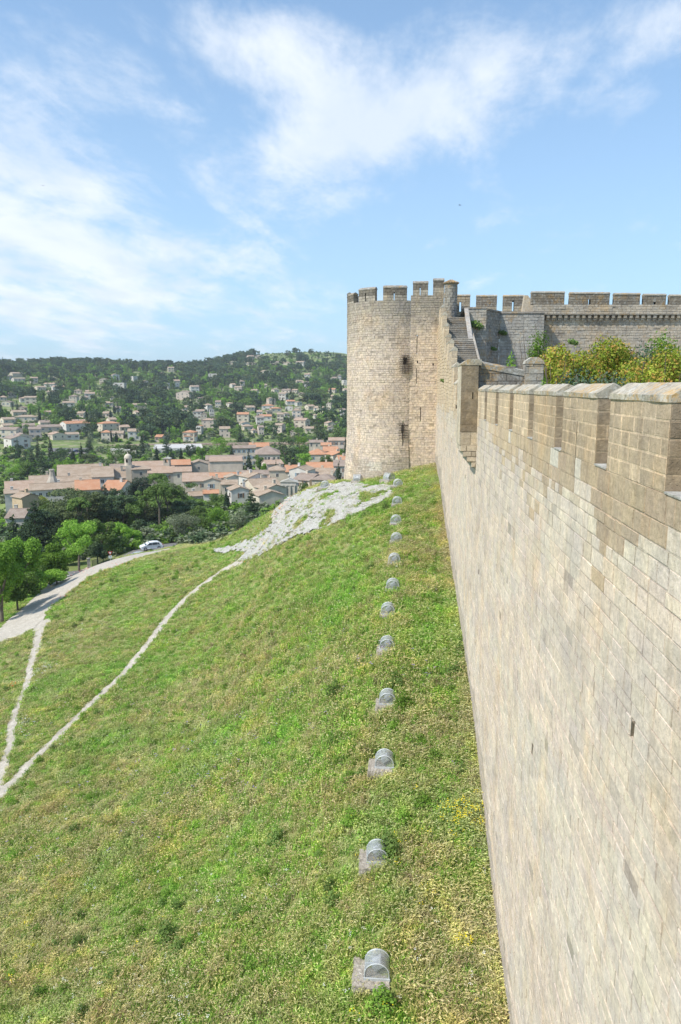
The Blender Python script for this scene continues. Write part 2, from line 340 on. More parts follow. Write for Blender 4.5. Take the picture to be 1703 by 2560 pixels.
tiles('tile_orange', (.56, .27, .15), (.6, .34, .21), (.42, .24, .16)); tiles('tile_tan', (.4, .3, .215), (.5, .395, .3), (.26, .205, .16)); tiles('tile_brown', (.33, .25, .2), (.41, .33, .27), (.23, .19, .165)); tiles('tile_pink', (.46, .32, .23), (.53, .4, .31), (.32, .235, .18))
simple('flat_roof', (.5, .48, .45), .9, .1, nz=.1); simple('window_glass', (.03, .035, .04), .15, .5); simple('shutter_blue', (.22, .3, .36), .6); simple('shutter_brown', (.2, .12, .08), .7); simple('window_frame', (.6, .58, .54), .6)
simple('iron', (.045, .032, .026), .7, .3, nz=.3, scale=20); simple('painted_opening_shade', (.02, .018, .016), 1, 0); simple('galvanised', (.5, .52, .53), .6, .5, .35, .12, 6.0)

# ------------------------------------------------------------------ ground sheets
def grid_sheet(name, mask, lift, mat, ridx=None, disp=None, lo=0.0):
    """cells of the terrain grid (or of a finer one) inside mask, laid just above the ground"""
    pass
me = bpy.data.meshes.new('ground'); nA, nL = gx.shape
V = np.stack([gx, gy, gz], -1).reshape(-1, 3)
ii, jj = np.meshgrid(np.arange(nA - 1), np.arange(nL - 1), indexing='ij'); b0 = (ii * nL + jj).ravel()
Fq = np.stack([b0, b0 + nL, b0 + nL + 1, b0 + 1], 1)[:, ::-1]
def np_mesh(name, V, Fq, smooth=True):
    me = bpy.data.meshes.new(name); me.vertices.add(len(V)); me.vertices.foreach_set('co', np.asarray(V, np.float32).ravel())
    k = Fq.shape[1]; me.loops.add(Fq.size); me.loops.foreach_set('vertex_index', Fq.astype(np.int32).ravel())
    me.polygons.add(len(Fq)); me.polygons.foreach_set('loop_start', np.arange(0, Fq.size, k, dtype=np.int32)); me.polygons.foreach_set('loop_total', np.full(len(Fq), k, np.int32))
    if smooth: me.polygons.foreach_set('use_smooth', np.ones(len(Fq), bool))
    me.update(calc_edges=True); return me
me = np_mesh('ground', V, Fq)
zn = me.attributes.new('zone', 'FLOAT', 'POINT'); zn.data.foreach_set('value', np.clip((gr.ravel() - 115) / 60, 0, 1).astype(np.float32))
link('ground', me, MATS['meadow_soil'], kind='structure', label='sloping meadow and the valley and hillside beyond it')

def in_poly(x, y, poly):
    c = np.zeros(x.shape, bool); n = len(poly)
    for i in range(n):
        x1, y1 = poly[i]; x2, y2 = poly[(i + 1) % n]
        c ^= ((y1 > y) != (y2 > y)) & (x < (x2 - x1) * (y - y1) / (y2 - y1 + 1e-12) + x1)
    return c
BARE = []                                                       # functions (x, y) -> bool where no grass grows
def poly_sheet(name, pix, mat, lift=.05, step=.25, rag=.5, disp=0.0, rough=None, holes=0.0, label=None, ground_pts=None):
    P = [hit(*p)[:2] for p in pix] if pix else [rng_at(*p)[:2] for p in ground_pts]; xs = [p[0] for p in P]; ys = [p[1] for p in P]
    x = np.arange(min(xs) - 1, max(xs) + 1, step); y = np.arange(min(ys) - 1, max(ys) + 1, step)
    GX, GY = np.meshgrid(x, y, indexing='ij')
    def inside(a, b, extra=0.0):
        jx = (fbm(a / .9, b / .9, 31, 4) - .5) * 2.6 * rag; jy = (fbm(a / .9, b / .9, 47, 4) - .5) * 2.6 * rag
        m_ = in_poly(a + jx, b + jy, P)
        if holes: m_ &= fbm(a / 1.6, b / 1.6, 71, 4) > holes
        return m_
    BARE.append(inside)
    cxm, cym = GX[:-1, :-1] + step / 2, GY[:-1, :-1] + step / 2
    m_ = inside(cxm, cym)
    Z_ = ground(GX, GY) + lift
    if disp:
        e_ = np.clip((fbm(GX / 1.6, GY / 1.6, 71, 4) - holes) * 3.2, -.15, 1); Z_ = Z_ + e_ * disp * (.45 + .9 * np.abs(fbm(GX / .5, GY / .35, 5, 4) - .5) * 2.4)
    n2 = GX.shape[1]; a, b = np.nonzero(m_); k = a * n2 + b
    Fq = np.stack([k, k + n2, k + n2 + 1, k + 1], 1)
    used, inv = np.unique(Fq, return_inverse=True)
    VV = np.stack([GX.ravel(), GY.ravel(), Z_.ravel()], -1)[used]
    me = np_mesh(name, VV, inv.reshape(Fq.shape), smooth=not disp)
    return link(name, me, mat, kind='structure', label=label)
def strip_path(name, pix, wid, mat, lift=.05, step=.16, label=None):
    P = np.array([hit(*p)[:2] for p in pix]); d = np.r_[0, np.cumsum(np.hypot(*np.diff(P, axis=0).T))]
    s = np.arange(0, d[-1], step); cx = np.interp(s, d, P[:, 0]); cy = np.interp(s, d, P[:, 1]); ww = np.interp(s, d, wid)
    for _ in range(6):
        cx[1:-1] = (cx[:-2] + cx[1:-1] * 2 + cx[2:]) / 4; cy[1:-1] = (cy[:-2] + cy[1:-1] * 2 + cy[2:]) / 4
    cx += (fbm(s / 4, s * 0, 3, 3) - .5) * .5; cy += (fbm(s / 4, s * 0 + 9, 4, 3) - .5) * .5
    tx = np.gradient(cx); ty = np.gradient(cy); L = np.hypot(tx, ty); nx, ny = -ty / L, tx / L
    n = 7; rows = []
    for k in range(n):
        t = k / (n - 1) * 2 - 1; e = ww / 2 * (1 + (fbm(s / .6, s * 0 + (0 if t < 0 else 50), 9, 4) - .5) * 1.1 * abs(t))
        px_, py_ = cx + nx * t * e, cy + ny * t * e
        rows.append(np.stack([px_, py_, ground(px_, py_) + lift - .03 * abs(t)], -1))
    VV = np.stack(rows, 1).reshape(-1, 3); i, j = np.meshgrid(np.arange(len(s) - 1), np.arange(n - 1), indexing='ij'); b = (i * n + j).ravel()
    me = np_mesh(name, VV, np.stack([b, b + 1, b + n + 1, b + n], 1))
    cxs, cys, wws = cx[::3], cy[::3], ww[::3]
    def inside(a, b_):
        a = np.atleast_1d(a); out = np.zeros(a.shape, bool)
        for q0 in range(0, len(a), 4000):
            sl_ = slice(q0, q0 + 4000); d2 = (a[sl_, None] - cxs) ** 2 + (b_[sl_, None] - cys) ** 2; k = d2.argmin(1)
            out[sl_] = d2[np.arange(len(k)), k] < (wws[k] * .5 + .04) ** 2
        return out
    BARE.append(inside)
    return link(name, me, mat, kind='structure', label=label)
PD, LS = MATS['path_dirt'], MATS['limestone']
poly_sheet('path', [(-60, 1600), (0, 1572), (48, 1531), (90, 1490), (125, 1455), (160, 1436), (223, 1417), (303, 1395), (370, 1381), (425, 1371), (432, 1374), (380, 1386), (351, 1394), (287, 1419), (223, 1443), (172, 1482), (128, 1517), (100, 1560), (60, 1586), (0, 1607), (-60, 1640)],
           PD, .06, .22, .35, .0, label='broad pale track crossing the foot of the meadow towards the road')
strip_path('path', [(606, 1402), (640, 1366), (672, 1338), (695, 1308), (703, 1284), (698, 1266)], [1.2, 1.7, 2.2, 1.9, 1.7, 1.6], PD, lift=.13, label='trodden pale path running up through the limestone to the crest')
strip_path('path', [(-25, 2010), (0, 1992), (100, 1888), (200, 1788), (290, 1700), (335, 1650), (380, 1597), (430, 1530), (500, 1465), (555, 1425), (590, 1408), (630, 1374)], [.8, .8, .72, .75, .75, .8, .8, .85, .95, 1.1, 1.5, 1.9], PD, label='narrow footpath climbing diagonally across the meadow')
strip_path('path', [(2, 1975), (20, 1900), (32, 1830), (50, 1745), (72, 1690), (88, 1630), (100, 1585), (106, 1552)], [.5, .62, .66, .6, .6, .75, 1.1, 2.0], PD, label='short trodden trail joining the broad track at the left')
poly_sheet('rocky_ground', [(688, 1264), (740, 1240), (800, 1219), (850, 1211), (880, 1208), (930, 1214), (980, 1216), (985, 1236), (955, 1258), (915, 1274), (870, 1296), (830, 1311), (785, 1328), (745, 1343), (705, 1360), (675, 1376), (645, 1391), (608, 1406), (590, 1398), (622, 1374), (590, 1376), (560, 1384), (533, 1382), (536, 1372), (560, 1372), (600, 1358), (640, 1340), (675, 1318), (690, 1298), (690, 1275)],
           LS, .05, .13, .3, .16, holes=.325, label='bare white limestone outcrop beside the corner tower')
ROCKY = BARE[-1]
poly_sheet('road', None, MATS['asphalt'], .07, .4, .1, ground_pts=[(60, 118), (100, 119), (150, 121), (200, 122.5), (250, 123.5), (300, 124.5), (340, 127), (420, 131), (430, 141), (340, 139), (300, 136), (250, 132.5), (200, 130), (150, 128), (100, 126), (60, 125)], label='grey tarmac lane below the meadow')

# ------------------------------------------------------------------ masonry
def masonry(mb, U, Vr, mapf, seed, course=(.24, .3), stone=(.36, .75), gap=.014, depth=.05, jit=.006, colf=None, openings=(), keep=None, courses=None, chip=.0, recess=.3, cj=.0, mort=.8, md=.022, chd=.05):
    r_ = np.random.default_rng(seed); v = Vr[0]; row = 0
    while v < Vr[1] - .02:
        h = r_.uniform(*course) if courses is None else courses[row % len(courses)]
        v1 = min(v + h, Vr[1]);
        if Vr[1] - v1 < .1: v1 = Vr[1]
        vc = (v + v1) / 2; us = [U[0]]; x = U[0] + r_.uniform(.15, stone[1])
        while x < U[1] - .12: us.append(x); x += r_.uniform(*stone)
        us.append(U[1]); op = [o for o in openings if o[2] < vc < o[3]]
        for a, b in zip(us[:-1], us[1:]):
            parts = [(a, b)]
            for o in op:
                nx = []
                for (p, q_) in parts:
                    if o[1] <= p or o[0] >= q_: nx.append((p, q_))
                    else:
                        if o[0] - p > .015: nx.append((p, o[0]))
                        if q_ - o[1] > .015: nx.append((o[1], q_))
                parts = nx
            for (p, q_) in parts:
                uc = (p + q_) / 2
                if keep is not None and not keep(uc, vc): continue
                w_ = float(r_.normal(0, jit)); col = colf(uc, vc, r_)
                if chip and r_.random() < chip: w_ -= r_.uniform(.3, 1.0) * chd; kq = r_.uniform(.78, .96); col = tuple(c * kq for c in col)
                g = gap * .5; B = min(.012, (q_ - p) * .2)
                cq = cj * (3 if r_.random() < .12 else 1); e = lambda: float(r_.uniform(-cq, cq)) if cj else 0.0
                A4 = [(p + g, v + g), (q_ - g, v + g), (q_ - g, v1 - g), (p + g, v1 - g)]
                F4 = [(p + g + B + e(), v + g + B + e()), (q_ - g - B + e(), v + g + B + e()), (q_ - g - B + e(), v1 - g - B + e()), (p + g + B + e(), v1 - g - B + e())]
                vs = [mapf(*t, -depth) for t in A4] + [mapf(t[0], t[1], w_) for t in F4]
                mq = mort(col) if callable(mort) else mort; mc = tuple(c * mq for c in col); mb.poly(vs, [(4, 5, 6, 7)], col)
                b0_ = len(mb.v) - 8; mb.f += [tuple(b0_ + i for i in f) for f in ((0, 1, 5, 4), (1, 2, 6, 5), (2, 3, 7, 6), (3, 0, 4, 7))]; mb.c += [mc] * 4; mb.mi += [0] * 4
                mb.poly([mapf(p, v, -md), mapf(q_, v, -md), mapf(q_, v1, -md), mapf(p, v1, -md)], [(0, 1, 2, 3)], mc)
        v = v1; row += 1
def recess_box(mb, mapf, o, d=.35, col=(.03, .026, .022)):  # near-black back and dark sides put the shade of the hole into colour
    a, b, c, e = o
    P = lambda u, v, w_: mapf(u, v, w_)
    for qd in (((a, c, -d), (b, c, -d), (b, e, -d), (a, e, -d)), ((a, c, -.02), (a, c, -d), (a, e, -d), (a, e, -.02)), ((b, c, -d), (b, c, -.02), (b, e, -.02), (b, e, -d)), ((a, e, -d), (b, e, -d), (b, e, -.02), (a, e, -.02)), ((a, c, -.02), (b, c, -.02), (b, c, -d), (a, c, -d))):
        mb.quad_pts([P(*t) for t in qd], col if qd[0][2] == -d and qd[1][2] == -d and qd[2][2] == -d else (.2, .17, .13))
PALE = np.array((.665, .567, .478)); WARM = np.array((.64, .525, .395)); BROWN = np.array((.44, .35, .25)); GREY = np.array((.35, .32, .28)); WHITE = np.array((.64, .59, .51))
def tup(c): return tuple(float(x) for x in c)
def near_col(y, z, r_):
    """older brown blocks under the merlons, paler replaced blocks lower down"""
    edge = -1.6 - 1.3 * float(vnoise(y * .33 + .4, 0, 5)) + .5 * float(vnoise(y * 1.1, 3, 8)) + r_.normal(0, .12) - .6 * max(0, 1 - abs(y - 11.5) / 4)
    c = BROWN * (1 + .35 * max(0, min(1, (y - 13) / 14))) if z > edge else PALE
    if z > edge and y > 27: c = c * .5 + WARM * .5
    if edge - 1.1 < z < edge and r_.random() < .16 and y > 12: c = BROWN * 1.2
    if z > edge and z < -1.5 and r_.random() < .06 and y > 12: c = WHITE
    c = c * .88 + (PALE if z > edge else BROWN) * .12 * max(0, 1 - abs(z - edge) / .9) + c * .12 * (1 - max(0, 1 - abs(z - edge) / .9))
    k = float(fbm(y * .22, z * .22, 21)); k2 = float(fbm(y * .13, z * .5, 33))
    if z <= edge:
        c = c * (1 - max(0, k - .5) * .55) + WARM * max(0, k - .5) * .55; 
        if k2 > .56: c = c * .55 + WHITE * .45
        if k2 < .42: c = c * .8 + np.array((.47, .46, .43)) * .2
    zg = z - float(ground(np.array(3.4), np.array(y)))
    if zg < .5 + 1.6 * k * float(vnoise(y * .5, 1, 77)) + .5: c = c * .5 + GREY * .42
    c = c * r_.uniform(.945, 1.05) * np.array((1, r_.uniform(.985, 1.01), r_.uniform(.96, 1.02)))
    return tup(c)
WX = 3.4; SILL = -1.36; TUR = (32.7, 34.85)
TOPZ = lambda y: SILL if y < 45.0 else SILL + (y - 45.0) * .325
wall = empty('rampart_wall', (WX, 20, -16), label='long pale limestone curtain wall with battlements receding to the round corner tower', cat='wall')
wl = lambda mb_, name, mat, par=wall, **kw: mb_.build(name, mat, None, **kw)
def child(mb_, name, mat, par, **kw):
    o = mb_.build(name, mat, None, **kw); o.parent = par; o.matrix_parent_inverse = Matrix.Translation(-Vector(par.location)) if par.type == 'EMPTY' and par.rotation_euler[2] == 0 and par.parent is None else Matrix.Identity(4)
    return o
fmap = lambda u, v, w_: (WX - w_, u, v)                        # u along the wall, v up, w outwards (towards -X)
merl = []                                                       # (y0, y1, top z, slit)
y = 9.49 - 3.42 * 2
for k in range(9):
    merl.append((y, y + 2.68, -.2, k % 2 == 1)); y += 3.42
merl[-1] = (merl[-1][0], TUR[0] - .02, -.2, False)
for a in (35.6, 38.9, 42.2): merl.append((a, a + 2.5, -.2, False))
far = [(45.6, .12), (48.0, 1.25), (50.8, 2.4), (54.2, 3.1), (57.5, 3.75), (60.4, 4.8), (63.6, 5.95), (66.8, 6.9)]
for a, zt in far: merl.append((a, a + 2.2, zt, False))
slits = []
for a, b, zt, s_ in merl:
    if s_: m_ = (a + b) / 2 + .1; slits.append((m_ - .022, m_ + .022, -1.9, -.62))
def sill(yy):
    if yy < 44.7: return SILL
    z = SILL
    for (a, zt) in far:
        if yy > a - 1.1: z = zt - 1.25
    return z
holes = [(9.95, 10.12, -5.05, -4.8), (14.3, 14.4, -5.6, -5.45), (11.6, 11.7, -4.0, -3.88), (21.5, 21.7, -8.6, -8.4), (30.0, 30.25, -8, -7.7), (17, 17.15, -9, -8.85)]
mb = MB()
gk = lambda yy, zz: zz > float(ground(np.array(WX), np.array(yy))) - .5
masonry(mb, (-4, 46), (-21.5, SILL), fmap, 5, (.2, .34), (.28, .85), .011, colf=near_col, openings=slits + holes, keep=gk, jit=.004, chip=.018, cj=.007, mort=lambda c: float(rng.uniform(.66, .98)) if c[0] > .5 else float(rng.uniform(.85, 1.15)), md=.01, chd=.014)
ys = [46 + .0] + [a - 1.1 for a, _ in far if a - 1.1 > 46] + [72.4]
for a, b in zip(ys[:-1], ys[1:]):
    masonry(mb, (a, b), (-13.5, sill((a + b) / 2)), fmap, int(a * 7), (.22, .3), (.4, .9), .012, colf=near_col, keep=gk, jit=.006, chip=.01, cj=.005)
for o in slits + holes: recess_box(mb, fmap, (o[0], o[1], o[2], min(o[3], SILL - .001)), .3)
child(mb, 'wall_face', MATS['wall_stone'], wall)
mb = MB()                                                       # solid core and wall walk behind the facing
C0 = tup(BROWN)
for a, b in [(-4, 44.5)]: mb.box(WX + .36, WX + 1.9, a, b, -21.5, SILL - .9, C0)
mb.box(WX + .36, WX + .46, -4, 44.5, -2.2, SILL - .02, C0)
for a, b in zip([44.5] + ys[1:-1], ys[1:]): mb.box(WX + .36, WX + .46, a, b, -14, sill((a + b) / 2) - .02, C0)
child(mb, 'wall_core', MATS['old_stone'], wall)
for i, (a, b, zt, s_) in enumerate(merl):                       # merlons, each with its gabled coping
    zb = sill((a + b) / 2) + .004; th = .46 if a < 40 else .4; mb = MB(); sd = 100 + i
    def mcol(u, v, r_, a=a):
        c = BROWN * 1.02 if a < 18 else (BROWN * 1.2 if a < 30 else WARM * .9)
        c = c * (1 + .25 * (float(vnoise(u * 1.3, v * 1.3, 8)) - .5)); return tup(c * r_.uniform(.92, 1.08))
    def ecol(u, v, r_): return tup(BROWN * r_.uniform(.6, .8) if a < 40 else WARM * r_.uniform(.72, .88))  # end and inner faces: shade of the gaps painted as darker stone
    hh = (zt - zb) / round((zt - zb) / .245)
    kw = dict(course=(hh, hh), stone=(.38, .62), gap=.012, depth=.03, jit=.002, cj=.003, mort=1.3, md=.004)
    sl_ = [o for o in slits if a < o[0] < b]
    masonry(mb, (a, b), (zb, zt), fmap, sd, colf=mcol, openings=sl_, **kw)
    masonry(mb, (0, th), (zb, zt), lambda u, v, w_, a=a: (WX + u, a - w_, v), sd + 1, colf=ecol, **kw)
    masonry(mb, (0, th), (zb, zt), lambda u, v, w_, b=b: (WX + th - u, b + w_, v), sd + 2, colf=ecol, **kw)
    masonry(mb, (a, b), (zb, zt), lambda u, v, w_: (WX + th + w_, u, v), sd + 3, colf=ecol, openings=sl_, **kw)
    for o in sl_: recess_box(mb, fmap, (o[0], o[1], SILL + .002, o[3]), .3)
    mo = child(mb, 'merlon', MATS['wall_stone'], wall)
    mb = MB(); e = .018
    prof = [(WX - e, zt), (WX - e, zt + .085), (WX + th * .56, zt + .255 if a < 40 else zt + .3), (WX + th + e, zt + .14), (WX + th + e, zt)]
    n = max(2, int((b - a) / .3)); r_ = np.random.default_rng(sd)
    nxt = a - .01; rows_ = []
    for k in range(n + 1):
        t = a - .01 + (b - a + .02) * k / n
        rows_.append([(px + (r_.normal(0, .005)), t, pz + (r_.normal(0, .006) if pz > zt + .01 else 0)) for px, pz in prof])
    vs = [p for rw in rows_ for p in rw]; m5 = len(prof)
    fs = [tuple(range(m5)), tuple(range(n * m5 + m5 - 1, n * m5 - 1, -1))] + [(k * m5 + q_, (k + 1) * m5 + q_, (k + 1) * m5 + (q_ + 1) % m5, k * m5 + (q_ + 1) % m5) for k in range(n) for q_ in range(m5)]
    mb.poly(vs, fs, tup((.43, .39, .32) if a < 45 else (.48, .43, .35)))
    co = mb.build('coping', MATS['coping_stone'], None); co.parent = mo
mb = MB()
for i in range(len(merl) - 1):                                  # pale sills between the merlons
    a, b = merl[i][1], merl[i + 1][0]
    if b - a > .2 and a < 32: mb.box(WX - .012, WX + .46, a + .01, b - .01, SILL + .003, SILL + .03, (.42, .41, .38))
child(mb, 'sill_stone', MATS['coping_stone'], wall)

# projecting turret on the wall, its corbels, the cross wall and the pillar behind it
tur = empty('wall_turret', (WX, TUR[0], -2), label='small square stone turret with a narrow loophole projecting from the middle of the wall', cat='turret')
tc = lambda u, v, r_: tup(np.array((.255, .205, .145)) * (1 + .3 * (float(vnoise(u * 2, v * 2, 3)) - .5)) * r_.uniform(.94, 1.06))  # camera-side face: brown lichened stone, with its shade also put into the colour
tl = lambda u, v, r_: tup(np.array((.56, .5, .41)) * r_.uniform(.94, 1.05))
tg = lambda u, v, r_: tup(GREY * .85 * r_.uniform(.9, 1.1))
X0 = WX - .75; kw = dict(course=(.25, .3), stone=(.4, .7), gap=.006, depth=.03, jit=.002, mort=1.0, md=.004)
op = (.50, .545, -.62, -.2)
mb = MB(); tmap = lambda u, v, w_: (X0 + u, TUR[0] - w_, v)
masonry(mb, (0, .75), (-2.0, .92), tmap, 41, colf=tc, openings=[op], **kw); recess_box(mb, tmap, op, .3, (.005, .005, .005))
masonry(mb, (TUR[0], TUR[1]), (-2.6, .92), lambda u, v, w_: (X0 - w_, u, v), 42, colf=tl, **kw)
masonry(mb, (0, .75), (-2.6, .92), lambda u, v, w_: (X0 + .75 - u, TUR[1] + w_, v), 43, colf=tl, **kw)
child(mb, 'turret_wall', MATS['tower_stone'], tur)
mb = MB()
prof = [(X0 - .02, .92), (X0 - .02, .98), (X0 + .28, 1.17), (X0 + .5, 1.2), (WX + .12, 1.16), (WX + .12, .92)]
mb.prism(prof, TUR[0] - .02, TUR[1] + .02, 'y', (.36, .32, .25)); child(mb, 'coping', MATS['coping_stone'], tur)
steps = [(-2.0, -2.6, 0.0), (-2.6, -2.88, .04), (-2.88, -3.12, .16), (-3.12, -3.36, .34), (-3.36, -3.6, .55)]
for k, (za, zb, off) in enumerate(steps):
    mb = MB(); masonry(mb, (off, .75), (zb, za - .004), tmap, 50 + k, course=(.3, .6), stone=(.25, .55), gap=.016, depth=.05, jit=.008, colf=lambda u, v, r_: tup(np.array((.5, .42, .32)) * r_.uniform(.8, 1.02)), cj=.008)
    masonry(mb, (TUR[0], TUR[1]), (zb, za - .004), lambda u, v, w_: (X0 + off - w_, u, v), 70 + k, course=(.3, .6), stone=(.4, .7), gap=.016, depth=.05, jit=.006, colf=tl)
    mb.box(X0 + off + .03, WX + .02, TUR[0] + .03, TUR[1] - .03, zb, zb + .05, (.3, .26, .2)); child(mb, 'corbel', MATS['wall_stone'], tur)
cw = empty('cross_wall', (4.4, 33.0, -1), label='weathered grey low cross wall with a sloping top behind the turret', cat='wall')
mb = MB(); masonry(mb, (WX, 5.42), (-2.5, 1.02), lambda u, v, w_: (u, 33.0 - w_, v), 61, course=(.3, .38), stone=(.5, .9), gap=.006, depth=.03, jit=.003, colf=lambda u, v, r_: tup(np.array((.21, .19, .165)) * r_.uniform(.9, 1.1)), keep=lambda u, v: v < 1.0 - (u - WX) * .2)
mb.box(WX + .05, 5.42, 33.03, 33.5, -2.5, .55, C0); child(mb, 'wall_face', MATS['old_stone'], cw)
mb = MB(); mb.poly([(WX + .1, 32.97, .8), (5.42, 32.97, .45), (5.42, 33.55, .4), (WX + .1, 33.55, .8), (WX + .1, 32.97, 1.02), (5.42, 32.97, .68), (5.42, 33.3, .74), (WX + .1, 33.3, 1.13), (5.42, 33.55, .64), (WX + .1, 33.55, 1.0)],
                   [(0, 1, 5, 4), (4, 5, 6, 7), (7, 6, 8, 9), (9, 8, 2, 3), (1, 2, 8, 6, 5), (0, 4, 7, 9, 3), (0, 3, 2, 1)], (.3, .29, .26)); child(mb, 'coping', MATS['coping_stone'], cw)
pi_ = empty('stone_pillar', (5.85, 33, -1), label='grey lichened stone pillar with a peaked cap at the end of the low cross wall', cat='pillar')
mb = MB(); masonry(mb, (5.43, 6.25), (-2.5, .98), lambda u, v, w_: (u, 32.9 - w_, v), 63, course=(.28, .34), stone=(.4, .6), gap=.012, depth=.03, jit=.008, colf=lambda u, v, r_: tup(np.array((.4, .38, .34)) * r_.uniform(.7, 1.1)), cj=.008)
masonry(mb, (32.9, 33.5), (-2.5, .98), lambda u, v, w_: (5.43 - w_, 66.4 - u, v), 64, course=(.28, .34), stone=(.4, .6), gap=.012, depth=.03, jit=.008, colf=tg)
mb.box(5.46, 6.22, 32.93, 33.5, -2.5, .98, C0); child(mb, 'shaft', MATS['old_stone'], pi_)
mb = MB(); mb.prism([(5.41, .98), (5.45, 1.1), (5.7, 1.27), (6.0, 1.27), (6.22, 1.12), (6.27, .98)], 32.88, 33.52, 'y', (.42, .4, .35)); child(mb, 'cap', MATS['coping_stone'], pi_)

# ------------------------------------------------------------------ round corner tower
TCX, TCY, TR = -.95, 75.15, 4.6
tow = empty('round_tower', (TCX, TCY, -9), label='tall round limestone corner tower with battlements and iron barred windows', cat='tower')
def TRad(v): return TR + .3 * max(0.0, (-4.2 - v) / 5.0) ** 1.4
def rmap(u, v, w_):
    a = u / TR; R_ = TRad(v) + w_; return (TCX + R_ * sin(a), TCY - R_ * cos(a), v)
def tow_col(u, v, r_):
    n = float(fbm(u * .25, v * .25, 12)); c = PALE * .93
    if n > .5: c = c * (1 - (n - .5) * 1.2) + WARM * (n - .5) * 1.2
    g = max(0, min(1, (v - 3.2 + 3.5 * (float(fbm(u * .35, v * .3, 3)) - .5)) / 3.6)); c = c * (1 - .85 * g) + GREY * .92 * .85 * g
    if v < -6.6 - .9 * float(vnoise(u * .7, 2, 4)) and u > -4.5 and u < 3.0:
        c = c * .45 + GREY * .55
        if abs(u + 1.5) < .7 and abs(v + 7.6) < .5: c = WHITE * .9
    return tup(c * r_.uniform(.92, 1.07) * np.array((1, r_.uniform(.975, 1.0), r_.uniform(.94, 1.0))))
UA = math.asin((.8 - TCX) / TR) * TR                            # where the round part meets the flat part
def uz(px, py):                                                 # photo pixel -> (u, v) on the round tower
    d = ray(px, py); a = d[0] ** 2 + d[1] ** 2; b = -2 * (d[0] * TCX + d[1] * TCY); c = TCX ** 2 + TCY ** 2 - TR ** 2
    t = (-b - sqrt(max(0, b * b - 4 * a * c))) / (2 * a); p = d * t
    return atan2(p[0] - TCX, TCY - p[1]) * TR, p[2]
u1, v1 = uz(1008.5, 913); u2, v2 = uz(1018, 893); WIN = (u1, u2, v1, v2)
ua, va = uz(1007, 1117); SL1 = (ua - .035, ua + .045, va, uz(1007, 1054)[1]); WIN2 = (ua - .16, ua + .1, uz(1007, 1082)[1], uz(1007, 1063)[1])
TS = uz(960, 751)[1]
mb = MB(); kw = dict(course=(.17, .27), stone=(.25, .62), gap=.015, depth=.05, jit=.008, chip=.03, cj=.008, md=.014)
masonry(mb, (-2.2 * TR, UA), (-10.8, TS), rmap, 81, colf=tow_col, openings=[WIN, SL1, WIN2], **kw)
for o in (WIN, SL1, WIN2): recess_box(mb, rmap, o, .5)
child(mb, 'round_face', MATS['tower_stone'], tow)
FY = TCY - sqrt(TR ** 2 - (.8 - TCX) ** 2)
def flz(px, py): d = ray(px, py); t = FY / d[1]; return d[0] * t, d[2] * t
fm = lambda u, v, w_: (u, FY - w_, v)
ops = []
for px, ya, yb, hw in ((1042.5, 840, 883, .03), (1041.5, 918, 958, .025), (1051.5, 1017, 1052, .03), (1044, 900, 910, .05), (1083, 907, 915, .06)):
    u_, z1 = flz(px, yb); _, z2 = flz(px, ya); ops.append((u_ - hw, u_ + hw, z1, z2))
def flat_col(u, v, r_):
    c = np.array(tow_col(u + 20, v - .6, r_)); return tup(c * np.array((1.04, 1.02, .98)))
FT = flz(1060, 738)[1]
mb = MB(); masonry(mb, (.8, WX + .5), (-10, FT), fm, 83, colf=flat_col, openings=ops, **kw)
for o in ops: recess_box(mb, fm, o, .4)
masonry(mb, (FY, FY + 4), (6, FT), lambda u, v, w_: (WX + .5 + w_, u, v), 84, colf=flat_col, **kw)
mb.poly([(WX + .48, FY + .02, -10), (WX + .48, TCY + 5, -10), (WX + .48, TCY + 5, 6.2), (WX + .48, FY + .02, 6.2)], [(0, 1, 2, 3)], tup(PALE * .8))
child(mb, 'flat_face', MATS['tower_stone'], tow)
mb = MB(); n = 40
pts = [(TCX + (TR - .3) * sin(2 * pi * k / n), TCY - (TR - .3) * cos(2 * pi * k / n), TS - 1.2) for k in range(n)]
mb.quad_pts(pts, tup(GREY)); mb.box(1.0, WX + .3, FY + .3, TCY + 4, FT - 1.5, FT - 1.2, tup(GREY)); child(mb, 'roof_terrace', MATS['old_stone'], tow)
